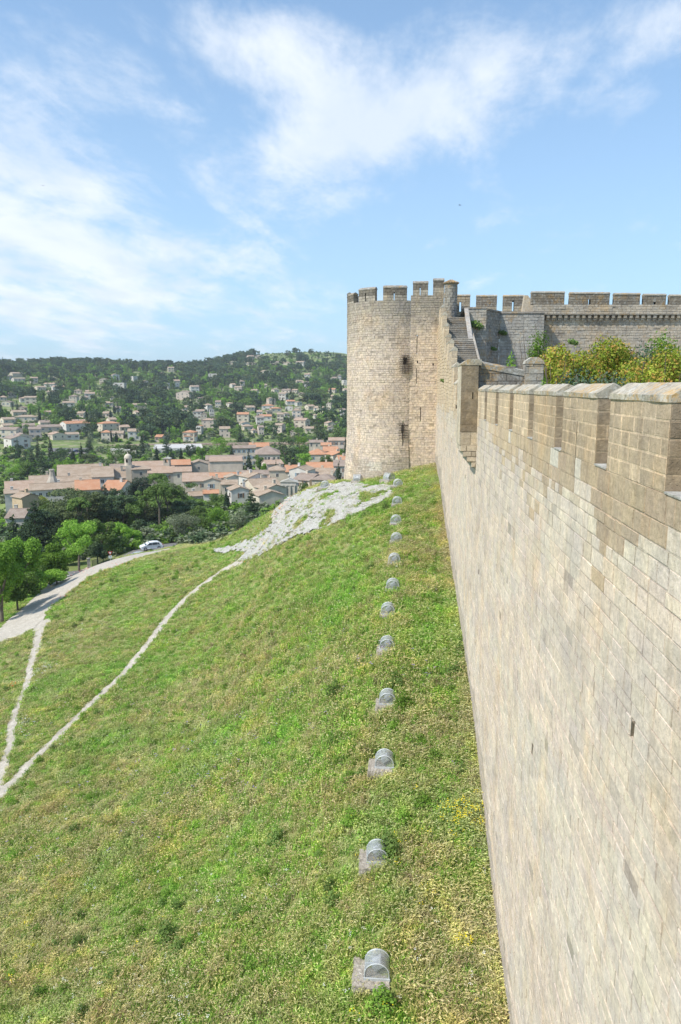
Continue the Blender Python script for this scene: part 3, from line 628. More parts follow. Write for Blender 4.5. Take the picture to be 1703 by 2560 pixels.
def tower_merlon(u0, u1, zt, mp, th=.5, slit=None, capf=None):
    zb = (TS if mp is rmap else FT) + .004; o = [slit] if slit else []; mb = MB()
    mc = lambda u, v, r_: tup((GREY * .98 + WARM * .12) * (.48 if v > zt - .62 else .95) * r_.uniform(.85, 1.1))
    k2 = dict(course=(.2, .26), stone=(.3, .55), gap=.014, depth=.03, jit=.006, cj=.006)
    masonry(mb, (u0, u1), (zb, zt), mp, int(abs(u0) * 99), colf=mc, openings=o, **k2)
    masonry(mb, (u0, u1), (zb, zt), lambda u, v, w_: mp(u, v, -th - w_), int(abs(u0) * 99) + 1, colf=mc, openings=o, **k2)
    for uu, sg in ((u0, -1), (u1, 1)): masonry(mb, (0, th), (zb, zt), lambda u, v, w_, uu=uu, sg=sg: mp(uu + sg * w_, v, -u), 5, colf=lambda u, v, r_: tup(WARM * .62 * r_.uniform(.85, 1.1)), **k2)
    mo = child(mb, 'merlon', MATS['tower_stone'], tow); mb = MB(); n = 6; rows_ = []
    for k in range(n + 1):
        u = u0 - .02 + (u1 - u0 + .04) * k / n
        rows_ += [mp(u, zt, .03), mp(u, zt + .1, .03), mp(u, zt + .27, -th * .5), mp(u, zt + .1, -th - .03), mp(u, zt, -th - .03)]
    fs = [tuple(range(5)), tuple(range(n * 5 + 4, n * 5 - 1, -1))] + [(k * 5 + q_, (k + 1) * 5 + q_, (k + 1) * 5 + (q_ + 1) % 5, k * 5 + (q_ + 1) % 5) for k in range(n) for q_ in range(5)]
    mb.poly(rows_, fs, tup(GREY * .8)); co = mb.build('coping', MATS['coping_stone'], None); co.parent = mo
for a, b, yt, sx in ((869.2, 884, 734, None), (896.5, 938, 726, 914), (957.8, 1018, 720, 986)):
    ua_ = uz(a, 740)[0] if a > 870 else uz(873, 740)[0] - 1.6; ub_ = uz(b, 740)[0]; sl_ = None
    if sx: us_ = uz(sx, 740)[0]; sl_ = (us_ - .045, us_ + .045, TS - .01, uz(sx, 730)[1])
    tower_merlon(ua_, ub_, uz(905 if a < 890 else a + 10, yt)[1], rmap, .5, sl_)
for k in range(5):                                              # far side of the tower crown
    u0 = -2.15 * TR + k * 0 - .0
tower_merlon(-9.6, -7.0, uz(905, 726)[1], rmap); 
u0, _ = flz(1032.5, 740); u1, z_ = flz(1071, 709); us_, zs = flz(1051, 722)
tower_merlon(u0, u1, z_, fm, .5, (us_ - .035, us_ + .035, FT, zs + .3))
u0, _ = flz(1083, 740); u1, z_ = flz(1109, 702); tower_merlon(u0, WX + .5, z_, fm, .5)
def grille(name, us, vs, rv, off=.14, label=None):
    g = MB()
    for u in us: g.tube([rmap(u, rv[0], off), rmap(u, rv[1], off)], .022, 5)
    for v in vs:
        g.tube([rmap(us[0] - .28, v, off), rmap(us[-1] + .28, v, off)], .022, 5)
        for uu in (us[0] - .28, us[-1] + .28): g.tube([rmap(uu, v, off), rmap(uu, v, -.03)], .024, 5)
    for u in us:
        for v in rv: g.tube([rmap(u, v, off), rmap(u, v, -.03)], .024, 5)
    return child(g, name, MATS['iron'], tow)
um = (WIN[0] + WIN[1]) / 2; zt = uz(1012, 890)[1]; zb = uz(1012, 933)[1]
grille('window_grille', [um - .28, um - .14, um, um + .14, um + .28], np.linspace(zb + .22, zt - .1, 7), (zb, zt + .05), .2)
zt = uz(1007, 1060)[1]; zb = uz(1007, 1095)[1]
grille('window_grille', [ua - .12, ua + .12], np.linspace(zb, zt - .12, 6), (zb, zt), .16)
# stair turret with a tiled cap on the tower
st = empty('stair_turret', (4.75, 70.6, 6), label='slim round stair turret with a small tiled cap beside the top of the tower', cat='turret')
_, zt = flz(1126, 712); SX = flz(1126.5, 720)[0] + .02; SR = .62
mb = MB(); masonry(mb, (-pi * SR, pi * SR), (-3.2 + 8.2, zt), lambda u, v, w_: (SX + (SR + w_) * sin(u / SR), 70.6 - (SR + w_) * cos(u / SR), v), 91, course=(.2, .28), stone=(.3, .5), gap=.008, depth=.03, jit=.003, colf=lambda u, v, r_: tup(np.array((.3, .28, .25)) * r_.uniform(.88, 1.08)))
child(mb, 'turret_wall', MATS['old_stone'], st)
mb = MB(); mb.lathe([(SR + .04, 0), (SR + .1, .05), (SR + .1, .11), (SR * .6, .26), (.03, .4)], (SX, 70.6, zt), 20, (.3, .25, .19))
for k in range(20): t = 2 * pi * k / 20; mb.tube([(SX + .1 * sin(t), 70.6 + .1 * cos(t), zt + .38), (SX + (SR + .14) * sin(t), 70.6 + (SR + .14) * cos(t), zt + .1)], .06, 5, (.3, .24, .18))
child(mb, 'tiled_cap', MATS['coping_stone'], st)

# ------------------------------------------------------------------ stairs, slab and inner ramparts
stairs = empty('rampart_stairs', (4.6, 58, 2), label='stone stairs climbing inside the wall up to the tower', cat='stairs')
mb = MB(); n = 30; ya, yb, za, zb = 53.0, 66.2, .6, 5.95
for k in range(n):
    y0_ = ya + (yb - ya) * k / n; z0 = za + (zb - za) * (k + 1) / n; c = tup(np.array((.3, .275, .24)) * random.uniform(.8, 1.15))
    mb.box(WX + .47, 5.72, y0_, yb, z0 - (zb - za) / n + .015, z0, c); mb.box(WX + .47, 5.73, y0_ - .03, y0_ + .3, z0 - .05, z0 + .012, tup(np.array(c) * 1.15))
child(mb, 'steps', MATS['old_stone'], stairs)
mb = MB(); mb.poly([(5.74, 53, -4), (5.74, 66.3, -4), (5.74, 66.3, 6.1), (5.74, 53, .8), (5.9, 53, -4), (5.9, 66.3, -4), (5.9, 66.3, 6.1), (5.9, 53, .8)], [(0, 1, 2, 3), (7, 6, 5, 4), (3, 2, 6, 7), (0, 3, 7, 4)], tup(GREY)); child(mb, 'side_wall', MATS['old_stone'], stairs)
def wpt(px, py, yy): d = ray(px, py); return np.array(d * yy / d[1])
mb = MB()
def slab(p0, p1, wd, th):
    for a_, b_ in ((p0, p1),):
        a_ = np.array(a_); b_ = np.array(b_); r0 = np.array((wd, 0, 0)); t0 = np.array((0, -th * .8, -th * .5))
        vs = [a_, a_ + r0, b_ + r0, b_, a_ - t0, a_ + r0 - t0, b_ + r0 - t0, b_ - t0]; mb.poly(vs, [(0, 3, 2, 1), (4, 5, 6, 7), (0, 1, 5, 4), (1, 2, 6, 5), (2, 3, 7, 6), (3, 0, 4, 7)], (.38, .36, .34))
slab(wpt(1161, 774, 64.6), wpt(1176, 884, 58.8), .36, .25); slab(wpt(1184, 884, 58.6), wpt(1190, 908, 57.5), .42, .25)
ss_ = empty('slab', (6, 62, 4)); 
bpy.data.objects.remove(ss_)
so_ = empty('sloping_parapet', (6, 61, 3), label='steep pale stone parapet slab sloping down beside the stairs', cat='parapet'); child(mb, 'slab_stone', MATS['old_stone'], so_)

bast = empty('inner_bastion', (8.5, 66, 0), label='grey stained inner bastion wall between the stairs and the corbelled rampart', cat='wall')
gm = lambda k: (lambda u, v, r_: tup(np.array((.42, .4, .365)) * (k + .5 * (float(fbm(u * .8, v * .35, 9)) - .5)) * r_.uniform(.88, 1.1)))
A_ = wpt(1163, 772, 65.0); B_ = wpt(1217, 772, 65.0); C_ = wpt(1251, 782, 67.5); D_ = wpt(1362, 783, 67.5); E_ = wpt(1362, 787, 68.6)
def wallseg(mb, p, q_, z0, z1, seed, colf, **kk):
    p = np.array(p[:2]); q_ = np.array(q_[:2]); L_ = float(np.hypot(*(q_ - p))); d = (q_ - p) / L_; nrm = np.array((d[1], -d[0]))
    k = dict(course=(.2, .3), stone=(.3, .65), gap=.018, depth=.05, jit=.012, chip=.04, cj=.01); k.update(kk)
    masonry(mb, (0, L_), (z0, z1), lambda u, v, w_: (float(p[0] + d[0] * u + nrm[0] * w_), float(p[1] + d[1] * u + nrm[1] * w_), v), seed, colf=colf, **k); return p, d, L_
mb = MB(); zt1 = A_[2]
wallseg(mb, A_, B_, -3, zt1, 201, gm(1.0)); wallseg(mb, B_, C_, -3, C_[2], 202, gm(.72)); wallseg(mb, C_, D_, -3, D_[2], 203, gm(.92))
mb.poly([(A_[0], 65.02, zt1 - .02), (B_[0], 65.02, zt1 - .02), (B_[0] + .2, 72, zt1 - .02), (A_[0], 72, zt1 - .02)], [(0, 1, 2, 3)], tup(GREY))
mb.poly([(B_[0], 65.05, C_[2] - .02), (C_[0], 67.55, C_[2] - .02), (D_[0], 67.55, C_[2] - .02), (D_[0], 72, C_[2] - .02), (B_[0], 72, C_[2] - .02)], [(0, 1, 2, 3, 4)], tup(GREY))
child(mb, 'wall_face', MATS['old_stone'], bast)
mb = MB(); 
for p, q_, z in ((A_, B_, zt1), (B_, C_, C_[2]), (C_, D_, D_[2])):
    d = q_[:2] - p[:2]; L_ = float(np.hypot(*d)); M = Matrix.Translation((p[0], p[1], 0)) @ Matrix.Rotation(atan2(d[1], d[0]), 4, 'Z'); mb.box(-.02, L_ + .02, -.07, .4, z + .002, z + .14, (.3, .27, .24), M=M)
child(mb, 'ledge', MATS['coping_stone'], bast)
def far_rampart(name, label, segs, merls, base, silz, cfn, seed, y0, y1, corb=None, th=.5):
    """battlemented rampart facing the camera: merls are (px0, px1, py top, slit px)"""
    x0, x1 = segs; p = wpt(x0, 780, y0); q_ = wpt(x1, 780, y1); o = empty(name, ((p[0] + q_[0]) / 2, (y0 + y1) / 2, base), label=label, cat='rampart')
    mb = MB(); sil_z = wpt(x0, silz, y0)[2]; p2, d, L_ = wallseg(mb, p, q_, base, sil_z if corb is None else wpt(x0, corb, y0)[2], seed, cfn)
    nrm = np.array((d[1], -d[0])); rot = atan2(d[1], d[0])
    if corb is not None:
        cz_ = wpt(x0, corb, y0)[2]; child(mb, 'wall_face', MATS['old_stone'], o); mb = MB(); off = .32
        pf = p2 + nrm * off
        masonry(mb, (0, L_), (cz_ + .01, sil_z), lambda u, v, w_: (float(pf[0] + d[0] * u + nrm[0] * w_), float(pf[1] + d[1] * u + nrm[1] * w_), v), seed + 1, course=(.2, .28), stone=(.3, .6), gap=.018, depth=.05, jit=.01, colf=cfn)
        M0 = Matrix.Translation((p2[0], p2[1], 0)) @ Matrix.Rotation(rot, 4, 'Z')
        mb.box(0, L_, -off - .06, 0, cz_ - .07, cz_ + .005, (.22, .2, .17), M=M0)
        child(mb, 'parapet', MATS['old_stone'], o); n = int(L_ / .54)
        cm = None
        for k in range(n):
            u = .2 + k * (L_ - .3) / n
            if cm is None:
                m_ = MB(); 
                for a_, (za_, zb_) in ((off, (-.24, -.0)), (off * .55, (-.46, -.24))): m_.box(0, .27, -a_, 0, za_, zb_, (.42, .37, .3))
                cm = m_.mesh('corbel'); cm.materials.append(MATS['old_stone'])
            c_ = bpy.data.objects.new('corbel', cm); COL.objects.link(c_); c_.parent = o; c_.matrix_parent_inverse = Matrix.Translation(-Vector(o.location)); c_.location = (p2[0] + d[0] * u, p2[1] + d[1] * u, cz_ - .075); c_.rotation_euler = (0, 0, rot)
    else: child(mb, 'wall_face', MATS['old_stone'], o); off = 0
    pf = p2 + nrm * off
    for i, (a, b, yt, sx, warm) in enumerate(merls):
        def uu(px): 
            r_ = ray(px, 740); # intersect with the line of the wall in plan
            den = d[0] * r_[1] - d[1] * r_[0]; return float((r_[0] * pf[1] - r_[1] * pf[0]) / den)
        ua_, ub_ = uu(a), uu(b); yy = pf[1] + d[1] * ua_; zt = wpt(a, yt, yy)[2]; sl_ = []
        if sx: s_ = uu(sx); sl_ = [(s_ - .1, s_ + .1, sil_z + .05, zt - .45)]
        mp = lambda u, v, w_: (float(pf[0] + d[0] * u + nrm[0] * w_), float(pf[1] + d[1] * u + nrm[1] * w_), v)
        mc = lambda u, v, r_: tup((np.array((.235, .205, .165)) if (v > zt - .85) ^ (warm == 1) else (np.array((.4, .345, .26)) if warm else np.array((.37, .34, .3)))) * r_.uniform(.85, 1.1))
        mb = MB(); k2 = dict(course=(.19, .26), stone=(.3, .6), gap=.014, depth=.03, jit=.006, openings=sl_)
        masonry(mb, (ua_, ub_), (sil_z + .004, zt), mp, 300 + i, colf=mc, **k2); masonry(mb, (ua_, ub_), (sil_z + .004, zt), lambda u, v, w_: mp(u, v, -th - w_), 320 + i, colf=mc, **k2)
        k2['openings'] = []
        for e_, sg in ((ua_, -1), (ub_, 1)): masonry(mb, (0, th), (sil_z + .004, zt), lambda u, v, w_, e_=e_, sg=sg: mp(e_ + sg * w_, v, -u), 340 + i, colf=mc, **k2)
        mo = child(mb, 'merlon', MATS['old_stone'], o); mb = MB()
        M = Matrix.Translation((pf[0], pf[1], 0)) @ Matrix.Rotation(rot, 4, 'Z'); mb.prism([(-.04, zt), (-.04, zt + .08), (th * .4, zt + .2), (th + .04, zt + .08), (th + .04, zt)], ua_ - .02, ub_ + .02, 'x', (.34, .31, .26), M=M)
        co = mb.build('coping', MATS['coping_stone'], None); co.parent = mo
    return o
far_rampart('corbelled_rampart', 'far battlemented rampart on a row of small corbels above the garden shrubs', (1330, 1900), [(1330, 1412, 733, None, 0), (1426, 1525, 735, 1475, 0), (1537, 1601, 737, None, 2), (1611, 1666, 739, 1638, 2), (1676, 1760, 741, None, 2), (1772, 1850, 743, None, 2)], -3, 762,
            lambda u, v, r_: tup(np.array((.56, .49, .4)) * (.86 + .5 * (float(fbm(u * .5, v * .7, 9)) - .5)) * r_.uniform(.84, 1.1)), 401, 68.6, 70.4, 786)
far_rampart('back_rampart', 'distant battlements showing between the stair turret and the corbelled rampart', (1136, 1352), [(1136, 1176, 741, 1152, 1), (1192, 1243, 742, None, 2), (1259, 1311, 742, 1284, 2)], 4.5, 779,
            lambda u, v, r_: tup(np.array((.4, .35, .27)) * r_.uniform(.84, 1.1)), 431, 72.4, 72.4)
gb = empty('sloped_buttress', (12, 70, 7), label='pale triangular coping sloping down between the distant merlons', cat='buttress')
P1, P2, P3 = wpt(1305, 782, 70.2), wpt(1320, 738, 70.2), wpt(1350, 781, 70.2); mb = MB(); dy = np.array((0, .7, 0)); P4 = wpt(1312, 738, 70.2)
mb.poly([P1, P3, P2, P4, P1 + dy, P3 + dy, P2 + dy, P4 + dy], [(0, 1, 2, 3), (7, 6, 5, 4), (0, 4, 5, 1), (1, 5, 6, 2), (2, 6, 7, 3), (3, 7, 4, 0)], (.5, .44, .35)); child(mb, 'slab_stone', MATS['old_stone'], gb)
lt = empty('terrace_wall', (15, 64, 0), label='low broken stone terrace wall at the foot of the corbelled rampart', cat='wall')
mb = MB(); p = wpt(1372, 868, 63); q_ = wpt(1465, 866, 64); wallseg(mb, p, q_, -3, p[2], 505, gm(1.05)); mb.box(p[0], q_[0], 63.1, 66, -3, p[2] - .05, tup(GREY)); child(mb, 'wall_face', MATS['old_stone'], lt)
mb = MB(); mb.box(WX + 1.9, 60, -10, 90, -5.0, -4.0, (.3, .27, .2)); mb.build('courtyard_ground', MATS['gravel'], None, kind='structure')

# ------------------------------------------------------------------ leaves and trees
def leaf_cards(centers, radii, n, size, seed, squash=1.0, up=.0, shell=.55):
    r_ = np.random.default_rng(seed); centers = np.array(centers, float); radii = np.array(radii, float)
    if radii.ndim == 1: radii = np.stack([radii] * 3, 1)
    wgt = (radii[:, 0] * radii[:, 1] + radii[:, 0] * radii[:, 2]) ; k = r_.choice(len(centers), n, p=wgt / wgt.sum())
    d = r_.normal(size=(n, 3)); d /= np.linalg.norm(d, axis=1)[:, None]; rad = r_.uniform(shell ** 3, 1, n) ** (1 / 3)
    rad *= 1 + r_.normal(0, .08, n)
    P = centers[k] + d * radii[k] * rad[:, None]
    nrm = d + r_.normal(0, .65, (n, 3)) + np.array((0, 0, up)); nrm /= np.linalg.norm(nrm, axis=1)[:, None]
    t = np.cross(nrm, r_.normal(size=(n, 3))); t /= np.linalg.norm(t, axis=1)[:, None]; b = np.cross(nrm, t)
    s = size * r_.uniform(.55, 1.25, n)[:, None]; a = s * .5; c = s * .5 * r_.uniform(.5, .9, n)[:, None]
    Vt = np.stack([P - t * a, P - b * c, P + t * a * 1.1, P + b * c], 1).reshape(-1, 3)
    bt = r_.uniform(0, 1, len(centers))[k] * .5 + r_.uniform(0, 1, n) * .5
    return Vt, np.repeat(bt, 4)
def card_mesh(name, Vt, tone, mats, extra=None):
    n = len(Vt) // 4; Fq = np.arange(4 * n).reshape(n, 4)
    if extra is not None and len(extra.v):
        ev = np.array(extra.v, float); nv = len(Vt); loops = list(Fq.ravel()); tot = [4] * n
        for f in extra.f: loops += [i + nv for i in f]; tot.append(len(f))
        me = bpy.data.meshes.new(name); VV = np.vstack([Vt, ev]); me.vertices.add(len(VV)); me.vertices.foreach_set('co', VV.astype(np.float32).ravel())
        me.loops.add(len(loops)); me.loops.foreach_set('vertex_index', np.array(loops, np.int32)); me.polygons.add(len(tot))
        st = np.r_[0, np.cumsum(tot)[:-1]].astype(np.int32); me.polygons.foreach_set('loop_start', st); me.polygons.foreach_set('loop_total', np.array(tot, np.int32))
        mi = np.zeros(len(tot), np.int32); mi[n:] = 1; me.polygons.foreach_set('material_index', mi); me.update(calc_edges=True)
        tone = np.r_[tone, np.full(len(ev), .5)]
    else: me = np_mesh(name, Vt, Fq, False)
    at = me.attributes.new('tone', 'FLOAT', 'POINT'); at.data.foreach_set('value', tone.astype(np.float32))
    for m_ in mats: me.materials.append(m_)
    return me
def blobs(kind, seed):
    """crown blobs for a tree of height 1 and crown width 1 (x, y in -.5 .. .5, z in 0 .. 1) -> centers, radii"""
    r_ = np.random.default_rng(seed); C_, R_ = [], []
    if kind == 'round':
        for k in range(16):
            a = r_.uniform(0, 2 * pi); e = r_.uniform(-1, 1); q_ = r_.uniform(.14, .36) * sqrt(1 - .55 * e * e); C_.append((cos(a) * q_, sin(a) * q_, .52 + e * .32)); rr = r_.uniform(.11, .2); R_.append((rr, rr, rr * .8))
    elif kind == 'pine':
        for k in range(24):
            a = r_.uniform(0, 2 * pi); z = r_.uniform(.26, .93); q_ = r_.uniform(.08, .4) * (1.25 - .75 * abs(z - .5)); C_.append((cos(a) * q_, sin(a) * q_, z)); rr = r_.uniform(.1, .17); R_.append((rr * 1.15, rr * 1.15, rr * .62))
    elif kind == 'umbrella':
        for k in range(20):
            a = r_.uniform(0, 2 * pi); q_ = sqrt(r_.uniform(0, 1)) * .4; C_.append((cos(a) * q_, sin(a) * q_, .84 - q_ * q_ * 1.5 + r_.uniform(-.12, .03))); rr = r_.uniform(.1, .16); R_.append((rr, rr, rr * .75))
    elif kind == 'cypress':
        for k in range(14):
            z = .07 + .88 * k / 13; w_ = .46 * (sin(pi * min(1, (z * .92 + .12)) ** .8) ** .7) * (1 if z < .6 else 1 - (z - .6) * 1.6) ; w_ = max(w_, .06); C_.append((r_.normal(0, .05), r_.normal(0, .05), z)); R_.append((w_, w_, .07))
    elif kind == 'fir':
        for k in range(22):
            z = .12 + .85 * (k / 21); w_ = .5 * (1 - z) ** .8 + .04; a = k * 2.4; C_.append((cos(a) * w_ * .45, sin(a) * w_ * .45, z)); R_.append((w_ * .6, w_ * .6, .035))
    elif kind == 'bush':
        for k in range(14):
            a = r_.uniform(0, 2 * pi); q_ = r_.uniform(0, .33); z = r_.uniform(.2, .75); C_.append((cos(a) * q_, sin(a) * q_, z * (1 - q_ * .5))); rr = r_.uniform(.13, .2); R_.append((rr, rr, rr * 1.2))
    return C_, R_
def trunk_mb(h, w_, cz_, seed, kind):
    mb = MB(); r_ = random.Random(seed); rt_ = max(.12, h * .022)
    if kind == 'fir' or kind == 'cypress': mb.tube([(0, 0, -.8), (0, 0, h * .5), (0, 0, h * .93)], [rt_, rt_ * .7, rt_ * .15], 7); return mb
    lean = (r_.uniform(-.06, .06) * h, r_.uniform(-.06, .06) * h); fk = (lean[0] * .6, lean[1] * .6, cz_ * .55)
    mb.tube([(0, 0, -.8), (lean[0] * .2, lean[1] * .2, cz_ * .25), fk], [rt_ * 1.15, rt_, rt_ * .8], 8)
    for k in range(6):
        a = k * 2.1 + r_.uniform(-.4, .4); q_ = w_ * r_.uniform(.2, .36); tip = (lean[0] + cos(a) * q_, lean[1] + sin(a) * q_, cz_ * r_.uniform(.95, 1.2))
        mid = tuple(fk[i] * .5 + tip[i] * .5 + r_.uniform(-.2, .2) for i in range(3)); mb.tube([fk, mid, tip], [rt_ * .6, rt_ * .38, rt_ * .12], 6)
    return mb
TREES = []
def tree(name, kind, px, pyt, wpx, r_, mat, label, group=None, n=3500, size=.3, cat='tree', hmin=2.0, base=None, shape=1.0, bark='bark', seed=None):
    p = rng_at(px, r_) if base is None else np.array((*rng_at(px, r_)[:2], base)); a, _ = pazel(px, 966)
    zt = (966 - pyt) / 1827 * r_ * 1.0; h = max(hmin, zt - p[2]); w_ = wpx * r_ / 1827; seed = seed or int(px * 7 + pyt)
    Cb, Rb = blobs(kind, seed); sc_ = np.array((w_, w_, h)); Cb = np.array(Cb) * sc_; Rb = np.array(Rb) * sc_
    if kind in ('round', 'pine', 'umbrella', 'bush'):
        ch = max(w_ * 1.0 * shape, .8 * h) if kind != 'umbrella' else max(w_ * .7, h * .55)
        if ch < h:                                                # keep the crown as high as the photo shows, trunk below
            Cb[:, 2] = h - (h - Cb[:, 2]) * ch / h; Rb[:, 2] = Rb[:, 2] * ch / h
        if kind in ('round', 'bush'): Rb[:, 2] = np.maximum(Rb[:, 2], Rb[:, 0] * .55)
        top = (Cb[:, 2] + Rb[:, 2]).max(); Cb[:, 2] += h - top
    Vt, tone = leaf_cards(Cb, Rb, n, size, seed, up=.5 if kind in ('pine', 'umbrella', 'fir') else .2)
    o = empty(name, tuple(p), 0, label, cat, group)
    crown = link('crown', card_mesh('crown', Vt, tone, [MATS[mat]]), None, o)
    t = trunk_mb(h, w_, float(np.mean(Cb[:, 2])), seed, kind).build('trunk', MATS[bark], o)
    TREES.append((p, w_, h)); return o
T = tree
# trees and bushes between the meadow and the village
G1 = 'trees below the meadow'
T('broadleaf_tree', 'round', 22, 1318, 105, 103, 'bright_leaf', 'bright green leafy tree cut by the left edge beside the broad track', G1, 8500, .32, shape=1.9)
T('broadleaf_tree', 'round', 95, 1340, 96, 112, 'bright_leaf', 'bright green low tree spreading over the tarmac where it meets the track', G1, 7000, .3, shape=1.6)
T('broadleaf_tree', 'round', -45, 1325, 110, 92, 'bright_leaf', 'bright green foliage mostly cut off by the left edge of the photo', G1, 6000, .3, shape=1.6)
T('broadleaf_bush', 'bush', 0, 1398, 130, 96, 'mid_leaf', 'low green bushes under the bright tree at the left edge', G1, 6000, .28, cat='bush')
T('broadleaf_bush', 'bush', 140, 1350, 80, 136, 'bright_leaf', 'rounded bright green bush beyond the low tree at the track bend', G1, 4000, .3, cat='bush')
T('broadleaf_tree', 'round', 205, 1300, 110, 148, 'mid_leaf', 'full green tree rising behind the gatepost', G1, 6000, .34)
T('broadleaf_tree', 'round', 258, 1296, 90, 152, 'bright_leaf', 'light green tree filling the gap behind the yield sign', G1, 5000, .34)
T('broadleaf_tree', 'round', 330, 1276, 90, 175, 'pine_leaf', 'olive green tree crown behind the small yellow green tree', G1, 4500, .38)
T('pine_tree', 'pine', 380, 1262, 90, 178, 'pine_leaf', 'shaded pine under the wide umbrella pine', G1, 4500, .4)
T('broadleaf_tree', 'round', 30, 1286, 90, 138, 'dark_leaf', 'dark green tree between the blackish conifer and the bright trees', G1, 4500, .36)
T('broadleaf_bush', 'bush', 490, 1262, 80, 172, 'mid_leaf', 'green bushes below the smaller umbrella pine', G1, 4000, .34, cat='bush')
T('pine_tree', 'pine', 160, 1235, 110, 172, 'pine_leaf', 'olive green pine just above the branching bright tree', G1, 5000, .4)
T('broadleaf_bush', 'bush', 48, 1392, 110, 104, 'bright_leaf', 'mid green bushy growth under the bright trees at the bend of the broad track', G1, 5200, .28, cat='bush')
T('broadleaf_tree', 'round', 168, 1284, 118, 128, 'bright_leaf', 'wide bright green tree with bare branching stems beside the stone gatepost', G1, 6000, .32)
T('broadleaf_tree', 'round', 232, 1283, 96, 138, 'mid_leaf', 'mid green tree right behind the yield sign', G1, 4600, .33)
T('broadleaf_tree', 'round', 306, 1306, 62, 146, 'bright_leaf', 'small yellow green tree standing behind the white car', G1, 2600, .3)
T('broadleaf_bush', 'bush', 270, 1330, 80, 138, 'mid_leaf', 'green and brownish bush between the yield sign and the white car', G1, 3600, .28, cat='bush')
T('broadleaf_bush', 'bush', 218, 1338, 60, 134, 'dark_leaf', 'dark green hedge bush between gatepost and yield sign', G1, 2600, .28, cat='bush')
T('olive_tree', 'bush', 440, 1284, 120, 146, 'olive_leaf', 'wide grey green olive tree to the right of the white car', G1, 6500, .26)
T('broadleaf_bush', 'bush', 376, 1306, 60, 158, 'mid_leaf', 'small green bush squeezed between white car and olive tree', G1, 2400, .28, cat='bush')
T('broadleaf_bush', 'bush', 531, 1266, 100, 158, 'bright_leaf', 'bright green bush beyond the crest right of the olive tree', G1, 4200, .28, cat='bush')
T('olive_tree', 'bush', 592, 1268, 60, 150, 'olive_leaf', 'small grey green olive shrub under the black fir', G1, 2400, .26, cat='shrub')
T('broadleaf_bush', 'bush', 500, 1286, 50, 150, 'mid_leaf', 'low green shrub touching the right side of the olive tree', G1, 2000, .28, cat='bush')
T('fir_tree', 'fir', 622, 1222, 56, 172, 'dark_leaf', 'small black green fir in front of the white gabled house', G1, 2600, .32, bark='bark')
T('fir_tree', 'fir', 62, 1228, 90, 150, 'dark_leaf', 'tall dark conifer behind the yellow green tree at the left', G1, 4600, .38)
T('fir_tree', 'fir', 5, 1262, 70, 140, 'dark_leaf', 'blackish conifer at the extreme left edge of the wood', G1, 3200, .38)
T('pine_tree', 'pine', 137, 1205, 115, 190, 'pine_leaf', 'broad dark pine below the long tan roof', G1, 4600, .42, shape=1.3)
T('pine_tree', 'pine', 200, 1212, 100, 180, 'pine_leaf', 'dark pine with a leaning pale trunk left of the bluish cedar', G1, 4200, .42, shape=1.4)
T('cedar_tree', 'fir', 246, 1200, 74, 186, 'blue_leaf', 'bluish grey cedar between the dark pines', G1, 3400, .4)
T('pine_tree', 'pine', 306, 1236, 112, 176, 'pine_leaf', 'large dark olive green pine in the centre of the wood', G1, 5200, .4, shape=1.35)
T('umbrella_pine', 'umbrella', 414, 1234, 124, 186, 'mid_leaf', 'wide fresh green umbrella pine above the olive tree', G1, 5600, .36)
T('umbrella_pine', 'umbrella', 462, 1236, 84, 196, 'mid_leaf', 'smaller umbrella pine at the right edge of the wood', G1, 3600, .36)
T('broadleaf_tree', 'round', 334, 1184, 66, 214, 'blue_leaf', 'dense bluish green round tree below the bell tower', G1, 3600, .4)
T('umbrella_pine', 'umbrella', 384, 1177, 70, 222, 'mid_leaf', 'small umbrella pine right of the bluish round tree', G1, 3000, .42)
T('cedar_tree', 'pine', 428, 1196, 116, 206, 'mid_leaf', 'green spreading cedar in layers above the umbrella pine', G1, 5200, .4, shape=1.1)
T('broadleaf_tree', 'round', 276, 1210, 66, 205, 'dark_leaf', 'dark green tree in front of the orange roof by the bell tower', G1, 3000, .4)
T('broadleaf_tree', 'round', 72, 1214, 64, 205, 'yellow_leaf', 'pale yellow green tree in front of the houses at the left', G1, 3000, .38)
T('broadleaf_bush', 'bush', 527, 1232, 70, 196, 'mid_leaf', 'green bushes right of the umbrella pines in front of the orange roofed house', G1, 2600, .36, cat='bush')
T('broadleaf_bush', 'bush', 585, 1258, 30, 178, 'bright_leaf', 'small bright bush at the foot of the white gabled house', G1, 1200, .3, cat='bush')
T('broadleaf_bush', 'bush', 759, 1207, 42, 205, 'mid_leaf', 'round green shrub right of the grey pedimented monument', G1, 1500, .34, cat='bush')
T('broadleaf_tree', 'round', 120, 1262, 90, 160, 'dark_leaf', 'dark green tree filling the gap above the branching bright tree', G1, 3400, .36)
T('broadleaf_tree', 'round', 345, 1290, 70, 165, 'dark_leaf', 'dark foliage tree directly behind the white car', G1, 2800, .34)
G2 = 'trees among the village roofs'
